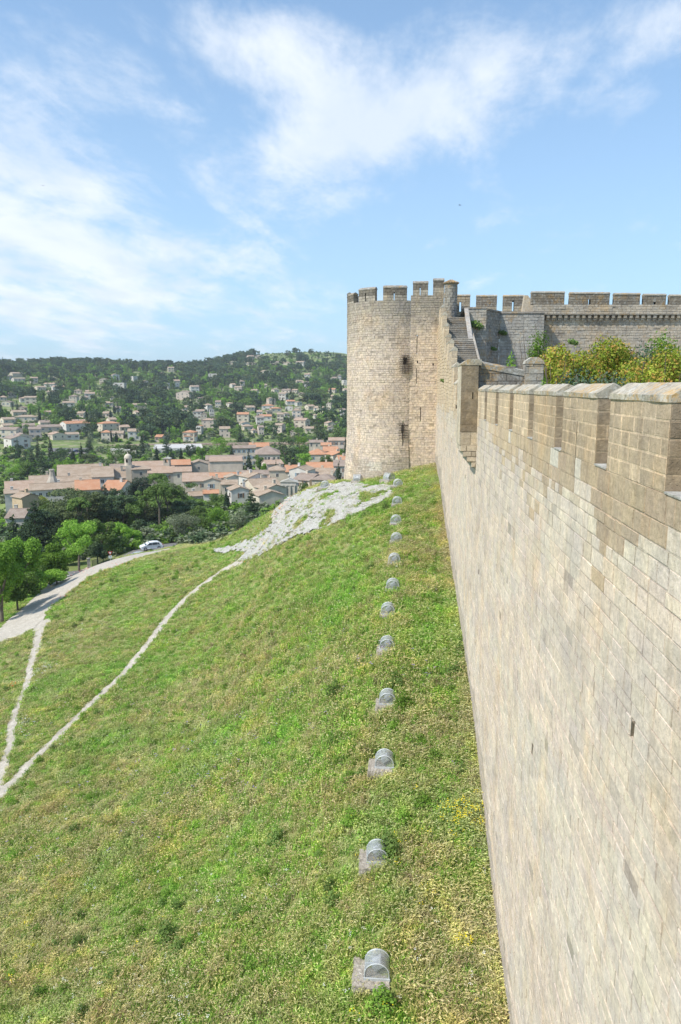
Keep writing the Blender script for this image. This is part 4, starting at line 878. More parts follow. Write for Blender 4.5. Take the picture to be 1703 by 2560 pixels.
for sp in (('cypress_tree', 'cypress', 846, 1152, 17, 222, 'cypress_leaf', 'tall dark cypress standing beside the foot of the round tower'), ('cypress_tree', 'cypress', 576, 1104, 11, 330, 'cypress_leaf', 'slim cypress left of the balconied apartment block'),
           ('cypress_tree', 'cypress', 618, 1124, 14, 300, 'cypress_leaf', 'dark cypress in front of the balconied apartment block'), ('cypress_tree', 'cypress', 559, 1226, 13, 190, 'cypress_leaf', 'short thick cypress left of the white gabled house'),
           ('cypress_tree', 'cypress', 687, 1152, 8, 270, 'cypress_leaf', 'tiny cypress just behind the square hip roofed house'), ('cypress_tree', 'cypress', 516, 1181, 8, 270, 'cypress_leaf', 'small cypress at the end of the brick outbuilding'),
           ('cypress_tree', 'cypress', 548, 1180, 11, 265, 'cypress_leaf', 'small cypress between the grey gabled house and the low orange roof'), ('cypress_tree', 'cypress', 349, 1076, 12, 400, 'cypress_leaf', 'very tall slender cypress behind the bell tower, crossing the railway bank'),
           ('cypress_tree', 'cypress', 33, 1082, 14, 400, 'cypress_leaf', 'tall cypress nearest the left edge in front of the parking area'), ('cypress_tree', 'cypress', 83, 1085, 12, 400, 'cypress_leaf', 'second tall cypress from the left in front of the parking area'),
           ('cypress_tree', 'cypress', 115, 1078, 10, 410, 'cypress_leaf', 'slender cypress in front of the pale house by the parking area'), ('cypress_tree', 'cypress', 171, 1110, 11, 380, 'cypress_leaf', 'single short cypress above the long church roof'),
           ('cypress_tree', 'cypress', 193, 1098, 9, 390, 'cypress_leaf', 'cypress right of the short cypress above the church roof'), ('cypress_tree', 'cypress', 214, 1078, 15, 430, 'cypress_leaf', 'thick double cypress behind the parked cars'),
           ('cypress_tree', 'cypress', 423, 1112, 14, 350, 'cypress_leaf', 'cypress behind the right half of the convent roofs'), ('cypress_tree', 'cypress', 864, 1086, 9, 330, 'cypress_leaf', 'cypress in front of the pinkish block next to the tower')):
    T(*sp[:4], sp[4] * 1.35, *sp[5:], G2, 1500, .42)
for sp in (('plane_tree', 'round', 543, 1090, 56, 350, 'bright_leaf', 'big bright green plane tree left of the apartment block'), ('fir_tree', 'fir', 410, 1072, 30, 410, 'blue_leaf', 'tall blue black fir standing before the railway bank'),
           ('pine_tree', 'pine', 712, 1086, 66, 330, 'dark_leaf', 'large dark pine right of the hip roofed school'), ('pine_tree', 'pine', 728, 1120, 40, 300, 'dark_leaf', 'lower dark pine right of the hip roofed school'),
           ('broadleaf_tree', 'round', 752, 1088, 44, 350, 'bright_leaf', 'round bright green tree above the hip roofed orange house'), ('broadleaf_tree', 'round', 762, 1132, 50, 290, 'bright_leaf', 'bright green tree in front of the orange roofs near the tower'),
           ('broadleaf_tree', 'round', 812, 1136, 46, 290, 'mid_leaf', 'mid green tree under the orange roofs near the tower'), ('broadleaf_tree', 'round', 645, 1136, 34, 290, 'mid_leaf', 'leafy green tree right of the dark cypress by the apartments'),
           ('broadleaf_tree', 'round', 655, 1158, 26, 270, 'bright_leaf', 'small light green tree above the square hip roofed house'), ('broadleaf_tree', 'round', 18, 1138, 66, 330, 'bright_leaf', 'bright green tree at the left edge above the village roofs'),
           ('broadleaf_tree', 'round', 52, 1138, 44, 325, 'mid_leaf', 'mid green tree beside the bright one at the left edge above the roofs'), ('umbrella_pine', 'umbrella', 155, 1136, 78, 300, 'bright_leaf', 'fresh green umbrella shaped tree behind the church roof'),
           ('pine_tree', 'pine', 280, 1104, 66, 350, 'mid_leaf', 'large green pine left of the bell tower'), ('umbrella_pine', 'umbrella', 205, 1124, 54, 330, 'pine_leaf', 'dark umbrella pine behind the church roof'), ('pine_tree', 'pine', 318, 1103, 40, 370, 'pine_leaf', 'dark pine directly behind the bell tower'),
           ('fir_tree', 'fir', 92, 1112, 40, 345, 'dark_leaf', 'dark conifer behind the stone bell pillar'), ('fir_tree', 'fir', 66, 1112, 34, 350, 'dark_leaf', 'narrow dark conifer between cypresses at the left'), ('pine_tree', 'pine', 140, 1108, 50, 360, 'dark_leaf', 'dark pine between two cypresses above the umbrella shaped tree'),
           ('broadleaf_tree', 'round', 470, 1108, 34, 360, 'dark_leaf', 'dark purplish tree left of the plane tree'), ('broadleaf_tree', 'round', 498, 1112, 30, 355, 'bright_leaf', 'small bright tree touching the left side of the plane tree'), ('fir_tree', 'fir', 384, 1112, 18, 370, 'cypress_leaf', 'dark conifer left of the blue black fir'),
           ('fir_tree', 'fir', 446, 1116, 16, 360, 'cypress_leaf', 'narrow dark conifer behind the convent belfry'), ('broadleaf_tree', 'round', 700, 1152, 30, 280, 'mid_leaf', 'olive green tree in front of the lower dark pine'), ('broadleaf_tree', 'round', 855, 1122, 20, 300, 'bright_leaf', 'small bright tree tucked against the tower edge')):
    T(*sp, G2, 1900, .5)

T('broadleaf_bush', 'bush', 108, 1402, 84, 107, 'bright_leaf', 'bright bush hiding the trunk of the low tree beside the broad track', G1, 4200, .28, cat='bush')
T('broadleaf_bush', 'bush', 62, 1388, 90, 108, 'mid_leaf', 'green bush joining the two bright trees at the left edge', G1, 4200, .28, cat='bush')
BELT = []
SPIKES = []
for k, (px, yt, yb) in enumerate(((94, 1011, 1056), (183, 1017, 1042), (212, 1022, 1051), (236, 1000, 1028), (273, 1018, 1050), (283, 1006, 1034), (270, 1066, 1104), (284, 1072, 1106), (376, 1059, 1092), (49, 976, 1000), (78, 932, 950), (262, 950, 975), (12, 896, 915), (640, 1010, 1036), (604, 1008, 1030), (706, 992, 1014), (826, 962, 990), (852, 956, 985), (735, 938, 962), (590, 1022, 1050))):
    rr = float(np.hypot(*hit(px, yb, 400)[:2])); SPIKES.append((T('cypress_tree', 'cypress', px, yt, 8.5, min(rr, 1180), 'cypress_leaf', 'x', 'cypresses on the hillside', 420, .9), px, 'tall dark cypress spike', 'lower slopes' if yb > 1020 else 'upper slopes'))
_rb = random.Random(8)
for k in range(22):
    px = 75 + k * 19.5 + _rb.uniform(-8, 8); top = float(np.interp(px, [60, 140, 240, 300, 340, 420, 460, 500], [1226, 1218, 1212, 1222, 1206, 1204, 1236, 1268])) + _rb.uniform(0, 34)
    kd, mt, ds, nm = _rb.choice([('pine', 'pine_leaf', 'olive green pine', 'pine_tree'), ('pine', 'dark_leaf', 'dark green pine', 'pine_tree'), ('round', 'mid_leaf', 'mid green tree', 'broadleaf_tree'), ('umbrella', 'mid_leaf', 'fresh green umbrella pine', 'umbrella_pine'), ('round', 'dark_leaf', 'dark leafy tree', 'broadleaf_tree')])
    BELT.append((T(nm, kd, px, top, _rb.uniform(62, 92), _rb.uniform(158, 202), mt, 'x', G1, 3600, .4), px, ds, 'left of the tan roof' if px < 60 else 'in the wood below church and bell tower' if px < 330 else 'in the wood below the convent wings'))

# ------------------------------------------------------------------ houses
def win_mesh(mats=('window_frame', 'window_glass', 'shutter_blue'), shutters=False):
    mb = MB(); mb.box(-.5, .5, -.03, .05, 0, 1, mi=0); mb.box(-.42, -.04, -.035, -.031, .06, .94, mi=1); mb.box(.04, .42, -.035, -.031, .06, .94, mi=1)
    if shutters: mb.box(-.95, -.52, -.05, .0, 0, 1, mi=2); mb.box(.52, .95, -.05, .0, 0, 1, mi=2)
    me = mb.mesh('window'); [me.materials.append(MATS[m_]) for m_ in mats]; return me
WM = [win_mesh(), win_mesh(shutters=True), win_mesh(('window_frame', 'window_glass', 'shutter_brown'), True)]
HOUSES = []
def rect_house(o, w_, d, ze, rise, z0, wall, roof, rtype, storeys, wins, chimney, seed, side=1):
    """o is the Empty at ground level; -Y is the front; eave at ze above it"""
    wm = MATS['plaster_' + wall]; rm = MATS[roof]; mb = MB(); R_ = random.Random(seed); hw, hd = w_ / 2, d / 2
    if rtype == 'gable': mb.prism([(-hd, z0), (-hd, ze), (0, ze + rise), (hd, ze), (hd, z0)], -hw, hw, 'x')
    elif rtype == 'front': mb.prism([(-hw, z0), (-hw, ze), (0, ze + rise), (hw, ze), (hw, z0)], -hd, hd, 'y')
    elif rtype == 'shed': mb.prism([(-hd, z0), (-hd, ze), (hd, ze + rise), (hd, z0)], -hw, hw, 'x')
    else: mb.box(-hw, hw, -hd, hd, z0, ze)
    if rtype == 'flat':
        for a in ((-hw, hw, -hd, -hd + .2), (-hw, hw, hd - .2, hd), (-hw, -hw + .2, -hd, hd), (hw - .2, hw, -hd, hd)): mb.box(a[0], a[1], a[2], a[3], ze, ze + .35)
    mb.build('wall', wm, o); mb = MB(); ov = .35; t = .16
    if rtype in ('gable', 'shed', 'front'):
        def slabp(pr, a, b, ax): mb.prism(pr, a, b, ax)
        if rtype == 'gable':
            s_ = rise / hd; mb.prism([(-hd - ov, ze - ov * s_), (0, ze + rise), (hd + ov, ze - ov * s_), (hd + ov, ze - ov * s_ + t), (0, ze + rise + t), (-hd - ov, ze - ov * s_ + t)], -hw - ov * .6, hw + ov * .6, 'x')
            mb.tube([(-hw - ov * .6, 0, ze + rise + t), (hw + ov * .6, 0, ze + rise + t)], .12, 6)
        elif rtype == 'shed':
            s_ = rise / d; mb.prism([(-hd - ov, ze - ov * s_), (hd + ov, ze + rise + ov * s_), (hd + ov, ze + rise + ov * s_ + t), (-hd - ov, ze - ov * s_ + t)], -hw - ov * .6, hw + ov * .6, 'x')
        else:
            s_ = rise / hw; mb.prism([(-hw - ov, ze - ov * s_), (0, ze + rise), (hw + ov, ze - ov * s_), (hw + ov, ze - ov * s_ + t), (0, ze + rise + t), (-hw - ov, ze - ov * s_ + t)], -hd - ov * .6, hd + ov * .6, 'y')
            mb.tube([(0, -hd - ov * .6, ze + rise + t), (0, hd + ov * .6, ze + rise + t)], .12, 6)
    elif rtype == 'hip':
        a, b = hw + ov, hd + ov; rl = max(0.15, a - b) if a > b else .15; z1 = ze + rise
        mb.poly([(-a, -b, ze - .02), (a, -b, ze - .02), (a, b, ze - .02), (-a, b, ze - .02), (-a, -b, ze + t), (a, -b, ze + t), (a, b, ze + t), (-a, b, ze + t), (-rl, 0, z1 + t), (rl, 0, z1 + t)],
                [(0, 3, 2, 1), (0, 1, 5, 4), (1, 2, 6, 5), (2, 3, 7, 6), (3, 0, 4, 7), (4, 5, 9, 8), (5, 6, 9), (6, 7, 8, 9), (7, 4, 8)])
    else: mb.box(-hw + .2, hw - .2, -hd + .2, hd - .2, ze + .02, ze + .08)
    rf = mb.build('roof', MATS['flat_roof'] if rtype == 'flat' else rm, o)
    if chimney:
        cx = R_.uniform(-.35, .35) * w_; cy = R_.uniform(-.1, .25) * d; zb = ze; mb = MB(); zt = ze + rise + .9; mb.box(cx - .35, cx + .35, cy - .28, cy + .28, zb, zt); mb.box(cx - .42, cx + .42, cy - .34, cy + .34, zt, zt + .1); mb.build('chimney', wm, rf)
    wme = R_.choice(WM); fh = 2.9
    def addw(x, y, z, rz, sw=1.0, sh=1.3):
        c = bpy.data.objects.new('window', wme); COL.objects.link(c); c.parent = o; c.location = (x, y, z); c.rotation_euler = (0, 0, rz); c.scale = (sw, 1, sh)
    if wins:
        cols = wins if isinstance(wins, int) else 2
        for s in range(storeys):
            z = ze - 2.15 - s * fh
            if z < z0 + .8: break
            for k in range(cols):
                x = -hw + w_ * (k + .5) / cols + R_.uniform(-.3, .3); addw(x, -hd, z, 0, R_.uniform(.85, 1.1), 1.3 if R_.random() < .85 else 1.9)
            if d > 5: addw(side * hw, R_.uniform(-.2, .1) * d, z, side * pi / 2)
    return rf
def house(name, px, yt, ye, wpx, r_, wall, roof, rtype, label, cat='house', group=None, rot=0.0, storeys=2, wins=2, chimney=True, slope=.32, depth=None, hmin=2.6):
    a, _ = pazel(px, 966); k = 1 / cos(a + YAW)
    w_ = wpx * r_ / 1827 / max(.75, cos(rot)) ; p = rng_at(px, r_); ze = (966 - ye) / 1827 * (r_) 
    if depth is None:
        best = 6
        for d in np.linspace(4, 24, 81):
            y_ = 966 - 1827 * (ze + slope * d / 2) / (r_ + d / 2); best = d
            if y_ <= yt: break
        depth = best if rtype in ('gable', 'hip') else max(5, w_ * 1.1)
    rise = slope * (depth if rtype in ('gable', 'hip') else w_ if rtype == 'front' else 0) / 2
    if rtype == 'front': rise = max(rise, 0); ze = (966 - yt) / 1827 * r_ - rise
    if rtype == 'shed': rise = max(.5, ((966 - yt) / 1827 * (r_ + depth)) - ze)
    x, y = p[0] + sin(a) * depth / 2, p[1] + cos(a) * depth / 2; gzv = float(ground(np.array(x), np.array(y))); gz0 = min(gzv, p[2])
    ze = max(ze, gz0 + hmin)
    o = empty(name, (x, y, gz0), -a + rot, label, cat, group)
    rect_house(o, w_, depth, ze - gz0, rise, -1.2, wall, roof, rtype, storeys, wins, chimney, int(px * 3 + yt), side=1 if rot <= 0 else -1)
    u1_, v1_ = px - wpx / 2, yt; HOUSES.append((px - wpx / 2, px + wpx / 2, yt, ye + (ye - yt) * 1.2 + 8, r_)); return o
VG = 'houses of the old village below the tower'
H = house
for h_ in (
    ('apartment_block', 607, 1112, 1119, 58, 338, 'beige', 'tile_brown', 'gable', 'beige two storey apartment block with white balconies and brown tiled roof', 'building', 0, 3, 5),
    ('school_building', 666, 1114, 1136, 62, 300, 'beige', 'tile_brown', 'hip', 'wide hip roofed reddish brown school building with a row of small white windows', 'building', 0, 1, 6),
    ('house', 645, 1106, 1116, 50, 352, 'cream', 'tile_orange', 'gable', 'long house with pale orange roof behind the hip roofed school', 'house', 0, 2, 3),
    ('outbuilding', 556, 1137, 1147, 92, 305, 'pink', 'tile_brown', 'gable', 'long low brownish outbuilding with a blank wall above the green bank', 'building', 0, 1, 0),
    ('outbuilding', 560, 1146, 1152, 82, 292, 'pink', 'tile_pink', 'shed', 'narrow lean to with tan tiles along the front of the blank outbuilding', 'building', 0, 1, 0),
    ('house', 790, 1100, 1106, 36, 372, 'beige', 'tile_brown', 'gable', 'small brown roofed house above the orange roofs near the tower', 'house', 0, 1, 3),
    ('apartment_block', 848, 1094, 1101, 54, 352, 'pink', 'tile_pink', 'gable', 'pinkish block with several windows just left of the tower', 'building', 0, 3, 4),
    ('house', 815, 1107, 1113, 26, 345, 'cream', 'tile_orange', 'gable', 'small vivid orange roof in front of the pinkish block', 'house', 0, 1, 2),
    ('house', 793, 1122, 1137, 42, 308, 'cream', 'tile_orange', 'hip', 'hip roofed orange house left of the three orange gables', 'house', 0, 1, 2),
    ('house', 826, 1117, 1128, 38, 322, 'cream', 'tile_orange', 'gable', 'wide orange gable between the hip roofed orange house and the tower', 'house', 0, 2, 2),
    ('house', 840, 1131, 1141, 36, 300, 'cream', 'tile_orange', 'front', 'orange roof with its gable turned to the castle near the tower', 'house', .5, 1, 1),
    ('house', 858, 1139, 1150, 30, 285, 'cream', 'tile_orange', 'gable', 'lowest of the orange roofs partly hidden by the tower', 'house', .2, 1, 1),
    ('house', 805, 1157, 1174, 82, 262, 'cream', 'tile_orange', 'gable', 'long terrace with a faded orange roof left of the tall cypress', 'house', 0, 2, 4),
    ('house', 852, 1152, 1166, 36, 255, 'grey', 'tile_brown', 'gable', 'brown roofed house right behind the tall cypress', 'house', 0, 2, 2),
    ('house', 808, 1172, 1188, 64, 240, 'beige', 'tile_tan', 'gable', 'tan roofed house below the faded orange terrace', 'house', -.25, 1, 3),
    ('house', 754, 1169, 1187, 44, 236, 'white', 'tile_tan', 'front', 'white house with tan gable roof above the round shrub', 'house', -.45, 2, 1),
    ('house', 772, 1186, 1202, 42, 222, 'cream', 'tile_brown', 'gable', 'long cream wall with a tan roof running towards the camera', 'house', -.6, 1, 2),
    ('house', 812, 1187, 1202, 54, 218, 'beige', 'tile_brown', 'hip', 'beige house with a brown hip roof left of the tall cypress', 'house', -.2, 1, 2),
    ('house', 728, 1164, 1180, 36, 258, 'beige', 'tile_orange', 'gable', 'orange roof with white chimneys behind the square house', 'house', 0, 1, 1),
    ('house', 690, 1165, 1177, 40, 240, 'beige', 'tile_tan', 'hip', 'square beige house with a pyramid tiled roof', 'house', 0, 2, 1),
    ('house', 650, 1190, 1204, 40, 236, 'pink', 'tile_pink', 'gable', 'small pinkish roofed house left of the square one', 'house', 0, 1, 1),
    ('house', 634, 1176, 1186, 66, 258, 'grey', 'tile_brown', 'gable', 'long dark mossy roof behind the village gables', 'house', 0, 1, 0),
    ('house', 678, 1150, 1160, 42, 276, 'pink', 'tile_pink', 'gable', 'pinkish roofs in front of the hip roofed school', 'house', .3, 1, 1),
    ('house', 628, 1184, 1198, 46, 226, 'white', 'tile_tan', 'front', 'white house with tan roof left of the mossy roof', 'house', .5, 2, 1),
    ('house', 650, 1197, 1222, 70, 212, 'cream', 'tile_tan', 'gable', 'long tan roof with a dormer above the cream gables', 'house', .35, 1, 3),
    ('house', 672, 1214, 1232, 54, 198, 'cream', 'tile_tan', 'front', 'cream house with a green shuttered gable left of the grey monument', 'house', .45, 2, 1),
    ('house', 664, 1230, 1246, 62, 186, 'cream', 'tile_tan', 'front', 'lowest tan roofed barn with a brown timber gable at the crest', 'house', .3, 1, 0),
    ('house', 589, 1218, 1236, 44, 194, 'white', 'tile_tan', 'front', 'white gabled house with a single window behind the small fir', 'house', .2, 2, 1),
    ('house', 523, 1194, 1208, 42, 216, 'cream', 'tile_tan', 'front', 'pale gabled house with one blue framed window', 'house', 0, 1, 1),
    ('house', 519, 1224, 1232, 38, 206, 'white', 'tile_orange', 'gable', 'low orange roof in front of the blue windowed gable', 'house', 0, 1, 0),
    ('house', 567, 1200, 1210, 40, 214, 'beige', 'tile_tan', 'gable', 'tan house between two pale gables', 'house', 0, 2, 2),
    ('house', 577, 1187, 1198, 36, 232, 'white', 'tile_tan', 'front', 'small whitewashed gable with a dark doorway behind the tan house', 'house', .2, 1, 1),
    ('outbuilding', 482, 1180, 1200, 66, 236, 'pink', 'tile_pink', 'gable', 'brick outbuilding with a broad orange brown roof right of the trees', 'building', 0, 1, 2),
    ('house', 557, 1181, 1193, 80, 250, 'grey', 'tile_orange', 'gable', 'low rusty orange roof running behind the pale gables', 'house', 0, 1, 0),
    ('stone_barn', 491, 1150, 1166, 46, 275, 'stone', 'tile_tan', 'front', 'grey stone gable wall right of the convent', 'building', 0, 1, 1),
    ('house', 30, 1184, 1206, 62, 232, 'white', 'tile_pink', 'gable', 'faded pink roof over white wall at the left edge', 'house', 0, 2, 3),
    ('house', 84, 1174, 1198, 48, 240, 'beige', 'tile_tan', 'gable', 'rough tan roof left of the stone bell pillar', 'house', 0, 1, 0),
    ('house', 120, 1193, 1207, 110, 226, 'white', 'tile_tan', 'gable', 'long tan roof above a row of bluish windows', 'house', 0, 2, 7),
    ('house', 204, 1189, 1212, 56, 222, 'cream', 'tile_orange', 'gable', 'patchy orange and tan roof right of the long tan roof', 'house', 0, 1, 2),
    ('church', 188, 1151, 1176, 104, 252, 'stone', 'tile_tan', 'gable', 'large convent church roof of weathered tan tiles', 'church', 0, 1, 0),
    ('house', 168, 1178, 1190, 90, 240, 'grey', 'tile_tan', 'gable', 'lower tan roof stretched below the church roof', 'house', 0, 1, 0),
    ('house', 244, 1158, 1182, 50, 240, 'white', 'tile_tan', 'gable', 'tall white walled house with two grey windows left of the bell tower', 'house', 0, 3, 1),
    ('stone_building', 284, 1153, 1160, 36, 262, 'stone', 'tile_brown', 'gable', 'stone building with red windows adjoining the bell tower', 'building', 0, 1, 2),
    ('house', 286, 1163, 1186, 30, 246, 'stone', 'tile_tan', 'shed', 'brown lean to roof below the red windows', 'house', 0, 1, 0),
    ('house', 281, 1193, 1216, 46, 222, 'white', 'tile_orange', 'gable', 'bright orange roof with a white gable under the bell tower', 'house', -.35, 1, 1),
    ('convent_wing', 363, 1148, 1161, 84, 268, 'stone', 'tile_pink', 'gable', 'long upper convent wing with tan tiles right of the bell tower', 'building', 0, 1, 0),
    ('convent_wing', 440, 1146, 1158, 56, 272, 'stone', 'tile_orange', 'gable', 'patched red and yellow tiled wing right of the small belfry', 'building', 0, 1, 0),
    ('convent_wing', 394, 1161, 1177, 64, 256, 'stone', 'tile_pink', 'gable', 'lower convent wing with mottled roof and dark doorway', 'building', 0, 1, 2),
    ('convent_wing', 448, 1164, 1175, 44, 256, 'cream', 'tile_pink', 'gable', 'pale convent wing with round window', 'building', 0, 1, 2),
    ('convent_wing', 342, 1165, 1167, 42, 258, 'stone', 'tile_tan', 'shed', 'rough grey stone wall between the bell tower and the lower wing', 'building', 0, 1, 1),
    ('house', 8, 1206, 1212, 30, 212, 'white', 'tile_tan', 'shed', 'plain white wall at the left edge of the village', 'house', 0, 2, 0),
    ('house', 42, 1216, 1232, 36, 200, 'ochre', 'tile_tan', 'front', 'ochre gable wall at the left edge', 'house', .5, 1, 0),
    ('house', 26, 1250, 1270, 40, 182, 'grey', 'tile_brown', 'gable', 'dark purplish roof behind the blackish conifer', 'house', -.3, 1, 0),
    ('house', 482, 1230, 1240, 40, 215, 'white', 'tile_tan', 'gable', 'pale roof half hidden behind the umbrella pines', 'house', .3, 1, 0),
    ('warehouse', 300, 1122, 1126, 60, 420, 'cream', 'flat_roof', 'flat', 'long pale warehouse behind the cypress row', 'building', 0, 1, 0),
    ('warehouse', 440, 1120, 1123, 120, 430, 'white', 'flat_roof', 'flat', 'low white workshop under the railway bank', 'building', 0, 1, 5)):
    nm, px, yt, ye, wp, rr, wa, ro, rt_, lb, ct, rot, st_, wn = h_
    H(nm, px, yt, ye, wp, rr, wa, ro, rt_, lb, ct, VG, rot, st_, wn, chimney=(nm == 'house'))
# bell tower, bell pillar, belfry and monument
p = rng_at(311, 262); bt = empty('bell_tower', tuple(p), 0, 'slim round stone bell tower with a pale dome above the convent roofs', 'tower'); K = 262 / 1827; z = lambda py: (966 - py) * K - p[2]
mb = MB(); mb.box(-1.7, 1.7, -1.7, 1.7, -1, z(1156)); mb.build('shaft', MATS['plaster_stone'], bt)
mb = MB(); mb.lathe([(1.25, z(1156)), (1.25, z(1139)), (1.42, z(1138.5)), (1.42, z(1137.5)), (1.25, z(1137))], n=20); mb.build('drum', MATS['plaster_beige'], bt)
mb = MB(); mb.lathe([(1.3, z(1137))] + [(1.3 * cos(t), z(1137) + 1.35 * sin(t)) for t in np.linspace(.1, 1.45, 8)] + [(.14, z(1137) + 1.6), (.05, z(1137) + 2.0)], n=20); mb.build('dome', MATS['plaster_cream'], bt, smooth=False)
for k in range(4):
    a = k * pi / 2 - pi / 2; mb = MB(); M = Matrix.Rotation(a + pi / 2, 4, 'Z'); mb.prism([(-.3, 0), (.3, 0), (.3, .9), (.15, 1.12), (-.15, 1.12), (-.3, .9)], 1.2, 1.3, 'y', M=Matrix.Translation((0, 0, z(1148))) @ M @ Matrix.Rotation(pi, 4, 'Z')); mb.build('window', MATS['painted_opening_shade'], bt)  # flat near-black panels, the shade inside the openings painted as colour
p = rng_at(115, 238); K = 238 / 1827; bp = empty('bell_pillar', tuple(p), 0, 'ragged grey stone pillar rising from the tan roofs', 'pillar'); mb = MB()
r_ = random.Random(3); vs = []; lv = [(-1, 2.0), (z(1192), 2.0), (z(1184), 1.5), (z(1176), .95), (z(1163), .75), (z(1162), .9), (z(1159), .9)]
mb.lathe([(b * 1.0, a) for a, b in lv], n=8); mb.build('shaft', MATS['plaster_stone'], bp)
p = rng_at(410, 262); K = 262 / 1827; be = empty('belfry', tuple(p), 0, 'small square belfry with a peaked cap on the convent roof', 'belfry'); mb = MB()
mb.box(-1.1, -.5, -.9, .9, -1, z(1142)); mb.box(.5, 1.1, -.9, .9, -1, z(1142)); mb.box(-.5, .5, -.9, .9, -1, z(1152)); mb.box(-.5, .5, -.9, .9, z(1144), z(1142)); mb.build('wall', MATS['plaster_stone'], be)
mb = MB(); mb.prism([(-1.5, z(1142) + .01), (1.5, z(1142) + .01), (1.5, z(1141)), (0, z(1137.5)), (-1.5, z(1141))], -1.2, 1.2, 'y'); mb.build('roof', MATS['plaster_grey'], be)
p = rng_at(720, 212); K = 212 / 1827; mo = empty('stone_monument', tuple(p), 0, 'grey classical monument with a pediment and urn among the village houses', 'monument'); z = lambda py: (966 - py) * K - p[2]
mb = MB(); mb.box(-2.3, 2.3, -1.6, 1.6, -1, z(1214)); mb.build('base', MATS['plaster_grey'], mo)
mb = MB(); mb.box(-2.45, 2.45, -1.75, 1.75, z(1214) + .004, z(1211)); mb.prism([(-2.6, z(1205)), (2.6, z(1205)), (0, z(1197))], -1.8, 1.8, 'y'); mb.box(-2.3, 2.3, -1.6, 1.6, z(1211), z(1205) - .004); mb.build('pediment', MATS['plaster_grey'], mo)
for k in range(4): mb = MB(); mb.lathe([(.2, -.0), (.17, z(1214) - z(1234))], (-1.9 + 1.27 * k, -1.85, z(1234)), 8); mb.build('column', MATS['plaster_grey'], mo)
mb = MB(); mb.lathe([(.25, 0), (.12, .25), (.35, .6), (.4, .9), (.15, 1.1), (.05, 1.4)], (0, 0, z(1197)), 10); mb.build('urn', MATS['plaster_grey'], mo)
# railway bank
def line_pts(x0, x1, n, r_, dz): return [rng_at(x0 + (x1 - x0) * k / (n - 1), r_) for k in range(n)]
rb = empty('railway_embankment', tuple(rng_at(400, 478)), 0, 'long straight brownish railway bank with a masonry wall crossing the valley', 'embankment'); LO = Vector(rb.location)
mb = MB(); pts = line_pts(-200, 870, 40, 478, 0)
for a, b in zip(pts[:-1], pts[1:]):
    ua = np.array((a[0], a[1], 0)) / np.hypot(a[0], a[1]); ub = np.array((b[0], b[1], 0)) / np.hypot(b[0], b[1]); za = (966 - 1106.5) / 1827 * 478; zb_ = za - 2.9
    q = [a * 0 + np.array((*(a[:2]), za)), np.array((*(b[:2]), za))]
    P_ = lambda p, u, off, z_: tuple(np.array((p[0], p[1], z_)) + u * off - np.array(LO))
    mb.poly([P_(a, ua, -4, zb_ - 6), P_(b, ub, -4, zb_ - 6), P_(b, ub, -3, zb_), P_(a, ua, -3, zb_), P_(a, ua, -.6, zb_ + .8), P_(b, ub, -.6, zb_ + .8), P_(b, ub, 0, za), P_(a, ua, 0, za), P_(b, ub, 7, za), P_(a, ua, 7, za)], [(0, 1, 2, 3), (3, 2, 5, 4), (4, 5, 6, 7), (7, 6, 8, 9)])
mb.build('wall_face', simple('bank_stone', (.26, .2, .15), .95, .1, nz=.35, scale=.6), rb)

# ------------------------------------------------------------------ hillside: houses, then trees
HS1 = [(135, 268, 80), (150, 310, 90), (80, 292, 30), (270, 322, 55), (395, 352, 80), (455, 378, 90), (315, 378, 70), (430, 278, 50), (720, 285, 60), (905, 295, 80), (815, 330, 70), (940, 362, 90, 'm'), (1065, 308, 60, 'm'), (1143, 345, 50), (1355, 362, 100, 'm'),
       (1345, 235, 50, 'b'), (1270, 265, 40), (1450, 450, 160, 'L'), (1525, 390, 70), (1385, 325, 50), (190, 470, 80), (235, 485, 90), (20, 460, 50), (50, 500, 100), (160, 545, 80), (130, 580, 100), (190, 620, 160), (350, 580, 100), (40, 640, 90), (30, 690, 80), (200, 690, 90),
       (330, 665, 80), (360, 700, 170), (600, 655, 100), (570, 700, 200, 'o'), (530, 505, 90), (575, 475, 60), (650, 460, 60), (700, 450, 80), (880, 460, 60), (810, 435, 40), (1085, 520, 110), (1090, 580, 100), (910, 545, 50), (850, 505, 60), (830, 590, 60), (630, 590, 60),
       (860, 640, 60), (835, 700, 150, 'o'), (905, 750, 100), (815, 775, 70, 'o'), (1035, 765, 100), (950, 700, 80), (140, 775, 180), (60, 755, 130), (250, 750, 90), (420, 760, 150), (540, 760, 100), (100, 820, 200), (1240, 780, 60, 'o'), (1480, 775, 100, 'o'), (1450, 540, 60),
       (1540, 600, 70), (400, 415, 50), (610, 405, 50), (690, 412, 40), (100, 430, 50)]
